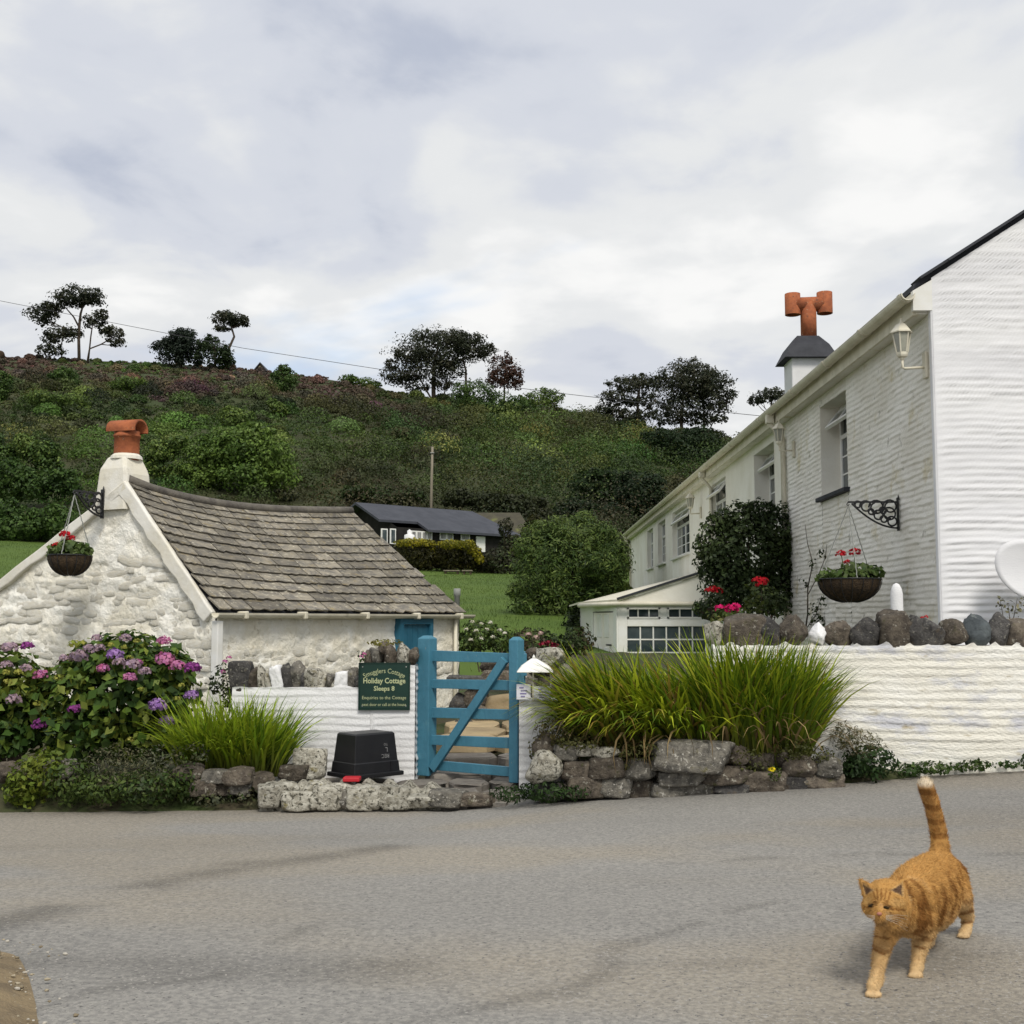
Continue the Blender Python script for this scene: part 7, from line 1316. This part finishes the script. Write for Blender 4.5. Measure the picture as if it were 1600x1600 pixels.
    for x, x2 in ((1363, 1368), (1370, 1372), (1377, 1377), (1385, 1382), (1392, 1388)): line([(x, 1389), (x2, 1406)], 1.1, DK, 0.8)
    spot(1368, 1412, 4, 6, DK, 0.55); spot(1384, 1413, 4, 6, DK, 0.55); spot(1376, 1421, 4, 9, (.44, .27, .13), 0.8)
    line([(1391, 1419), (1402, 1421), (1414, 1422)], 1.3, DK, 0.85); line([(1390, 1427), (1402, 1431), (1412, 1434)], 1.2, DK, 0.65); line([(1392, 1437), (1402, 1440)], 1.2, DK, 0.5); line([(1358, 1418), (1350, 1417)], 1.2, DK, 0.8)
    spot(1361, 1415, 5.5, 3.0, (.09, .045, .018), 0.85, 0.25); spot(1387, 1417, 5.5, 3.0, (.09, .045, .018), 0.85, -0.15)
    def tri(p0, p1, p2, c, w_):
        s = [(q1[0] - q0[0]) * (qy - q0[1]) - (q1[1] - q0[1]) * (qx - q0[0]) for q0, q1 in ((p0, p1), (p1, p2), (p2, p0))]; L_ = [math.hypot(q1[0] - q0[0], q1[1] - q0[1]) for q0, q1 in ((p0, p1), (p1, p2), (p2, p0))]
        dmin = np.minimum(np.minimum(s[0] / L_[0], s[1] / L_[1]), s[2] / L_[2]); dmin = np.maximum(dmin, np.minimum(np.minimum(-s[0] / L_[0], -s[1] / L_[1]), -s[2] / L_[2])); paint(sst((dmin + 0.6) / 1.5) * w_ * hm, c)
    tri((1345, 1377), (1368, 1391), (1351, 1400), (.50, .33, .15), 0.6); tri((1346, 1380), (1364, 1391), (1353, 1398), (.07, .04, .03), 0.92)
    tri((1411, 1377), (1413, 1402), (1389, 1391), (.50, .33, .15), 0.6); tri((1409, 1381), (1409, 1399), (1392, 1391), (.07, .04, .03), 0.92); line([(1404, 1372), (1416, 1380), (1419, 1398)], 2.6, DK, 0.7, bodym)  # pale ear rim; shade painted on the nape behind it sets the ear off
    line([(1375, 1433), (1375, 1437)], 0.8, (.07, .03, .015), 0.9); line([(1375, 1437), (1384, 1440)], 0.8, (.10, .045, .02), 0.8); line([(1375, 1437), (1367, 1437)], 0.8, (.10, .045, .02), 0.8); spot(1377, 1443, 9, 3.0, (.24, .14, .06), 0.7)
    legm = front * (z < 0.17)
    for (x0, y0, x1, y1) in ((1364, 1461, 1388, 1467), (1363, 1481, 1382, 1492), (1428, 1458, 1448, 1464), (1430, 1478, 1446, 1482), (1500, 1428, 1518, 1424), (1502, 1442, 1518, 1440)): line([(x0, y0), ((x0 + x1) / 2, (y0 + y1) / 2 + 1), (x1, y1)], 1.8, DK, 0.75, legm)
    col *= (1 + 0.22 * fine + 0.10 * nz)[:, None]; col = np.clip(col, 0.005, 0.8)
    ct = thing('cat', 'ginger tabby cat walking forward across the road with its tail up', 'cat', (float(V[:, 0].mean()), float(V[:, 1].mean()), 0.0))
    m_fur = M('ginger_fur', (1, 1, 1), attr=True, rough=0.9, spec=0.12); build('body', V, Fc, m_fur, ct, True, col)
    # short fur lying along the body
    rng = np.random.default_rng(3); T = rng.integers(0, n, 85000); p = V[T] + rng.normal(size=(len(T), 3)) * 0.0015; nn = Nn[T]; flow = ax * 0.9 + np.array([0, 0, -0.75]); fl = np.broadcast_to(flow, nn.shape).copy(); isT = (z[T] > 0.30) & (u[T] > 0.40); fl[isT] = [0, 0, 1.0]; fl -= nn * (fl * nn).sum(1, keepdims=True); fl /= np.linalg.norm(fl, axis=1, keepdims=True) + 1e-6; dr = fl * 0.85 + nn * 0.38 + rng.normal(size=nn.shape) * 0.22; dr /= np.linalg.norm(dr, axis=1, keepdims=True)
    Lh = (0.0085 + 0.010 * rng.random(len(T)) ** 2) * np.where(z[T] < 0.035, 0.4, np.where(z[T] < 0.13, 0.8, 1)) * np.where(np.linalg.norm(p - hd, axis=1) < 0.075, 0.5, 1); sd = np.cross(dr, rng.normal(size=nn.shape)); sd /= np.linalg.norm(sd, axis=1, keepdims=True) + 1e-6; wv = 0.0006
    p = p - nn * 0.001; Vf = np.stack([p - sd * wv, p + sd * wv, p + dr * Lh[:, None]], 1).reshape(-1, 3); Vf[:, 2] = np.maximum(Vf[:, 2], 0.001); cf = np.repeat(np.clip(col[T] * (0.68 + 0.72 * rng.random((len(T), 1))), 0, 0.85), 3, 0)
    fo = build('fur', Vf, np.arange(3 * len(T)).reshape(-1, 3), m_fur, ct, False, cf); tag(fo, kind='stuff')
    def surf(px, py, lo=3.02, hi=3.4):
        for Y in np.arange(lo, hi, 0.002):
            q = J(px, py, Y)
            if np.min(np.linalg.norm(V - q, axis=1)) < 0.0045: return Y - 0.001
        return 3.185
    me_ = M('cat_eye', (0.012, 0.008, 0.004), (0.03, 0.02, 0.006), rough=0.6, spec=0.1); mn = M('cat_nose', (0.36, 0.15, 0.10), rough=0.5)
    for (px, py, tl_) in ((1361, 1415, -0.25), (1385, 1418, 0.2)):
        Y = surf(px, py); c = Vector(J(px, py, Y)); b = MB(); b.ell((0, 0, 0), (0.0085, 0.004, 0.0032), 12, 8); q = Matrix.Rotation(tl_, 3, 'Y'); b.V = [tuple(c + q @ Vector(v)) for v in b.V]; b.build('eye', me_, ct, True)
    Y = surf(1374, 1427); b = MB(); b.ell(J(1374, 1428, Y), (0.0075, 0.004, 0.005), 10, 8); b.build('nose', mn, ct, True)
    b = MB(); rw = random.Random(2)
    for s, px in ((-1, 1367), (1, 1384)):
        for k in range(5):
            c = Vector(J(px, 1431 + k * 1.2, surf(px, 1432))); b.path([c, c + Vector((s * 0.03, -0.006, 0.004 - k * 0.004)), c + Vector((s * (0.05 + rw.random() * 0.012), -0.002, 0.0 - k * 0.008))], [0.0003, 0.0002, 0.0001], 3)
    b.build('whiskers', M('whisker', (0.7, 0.66, 0.58), rough=0.5), ct)
cat()
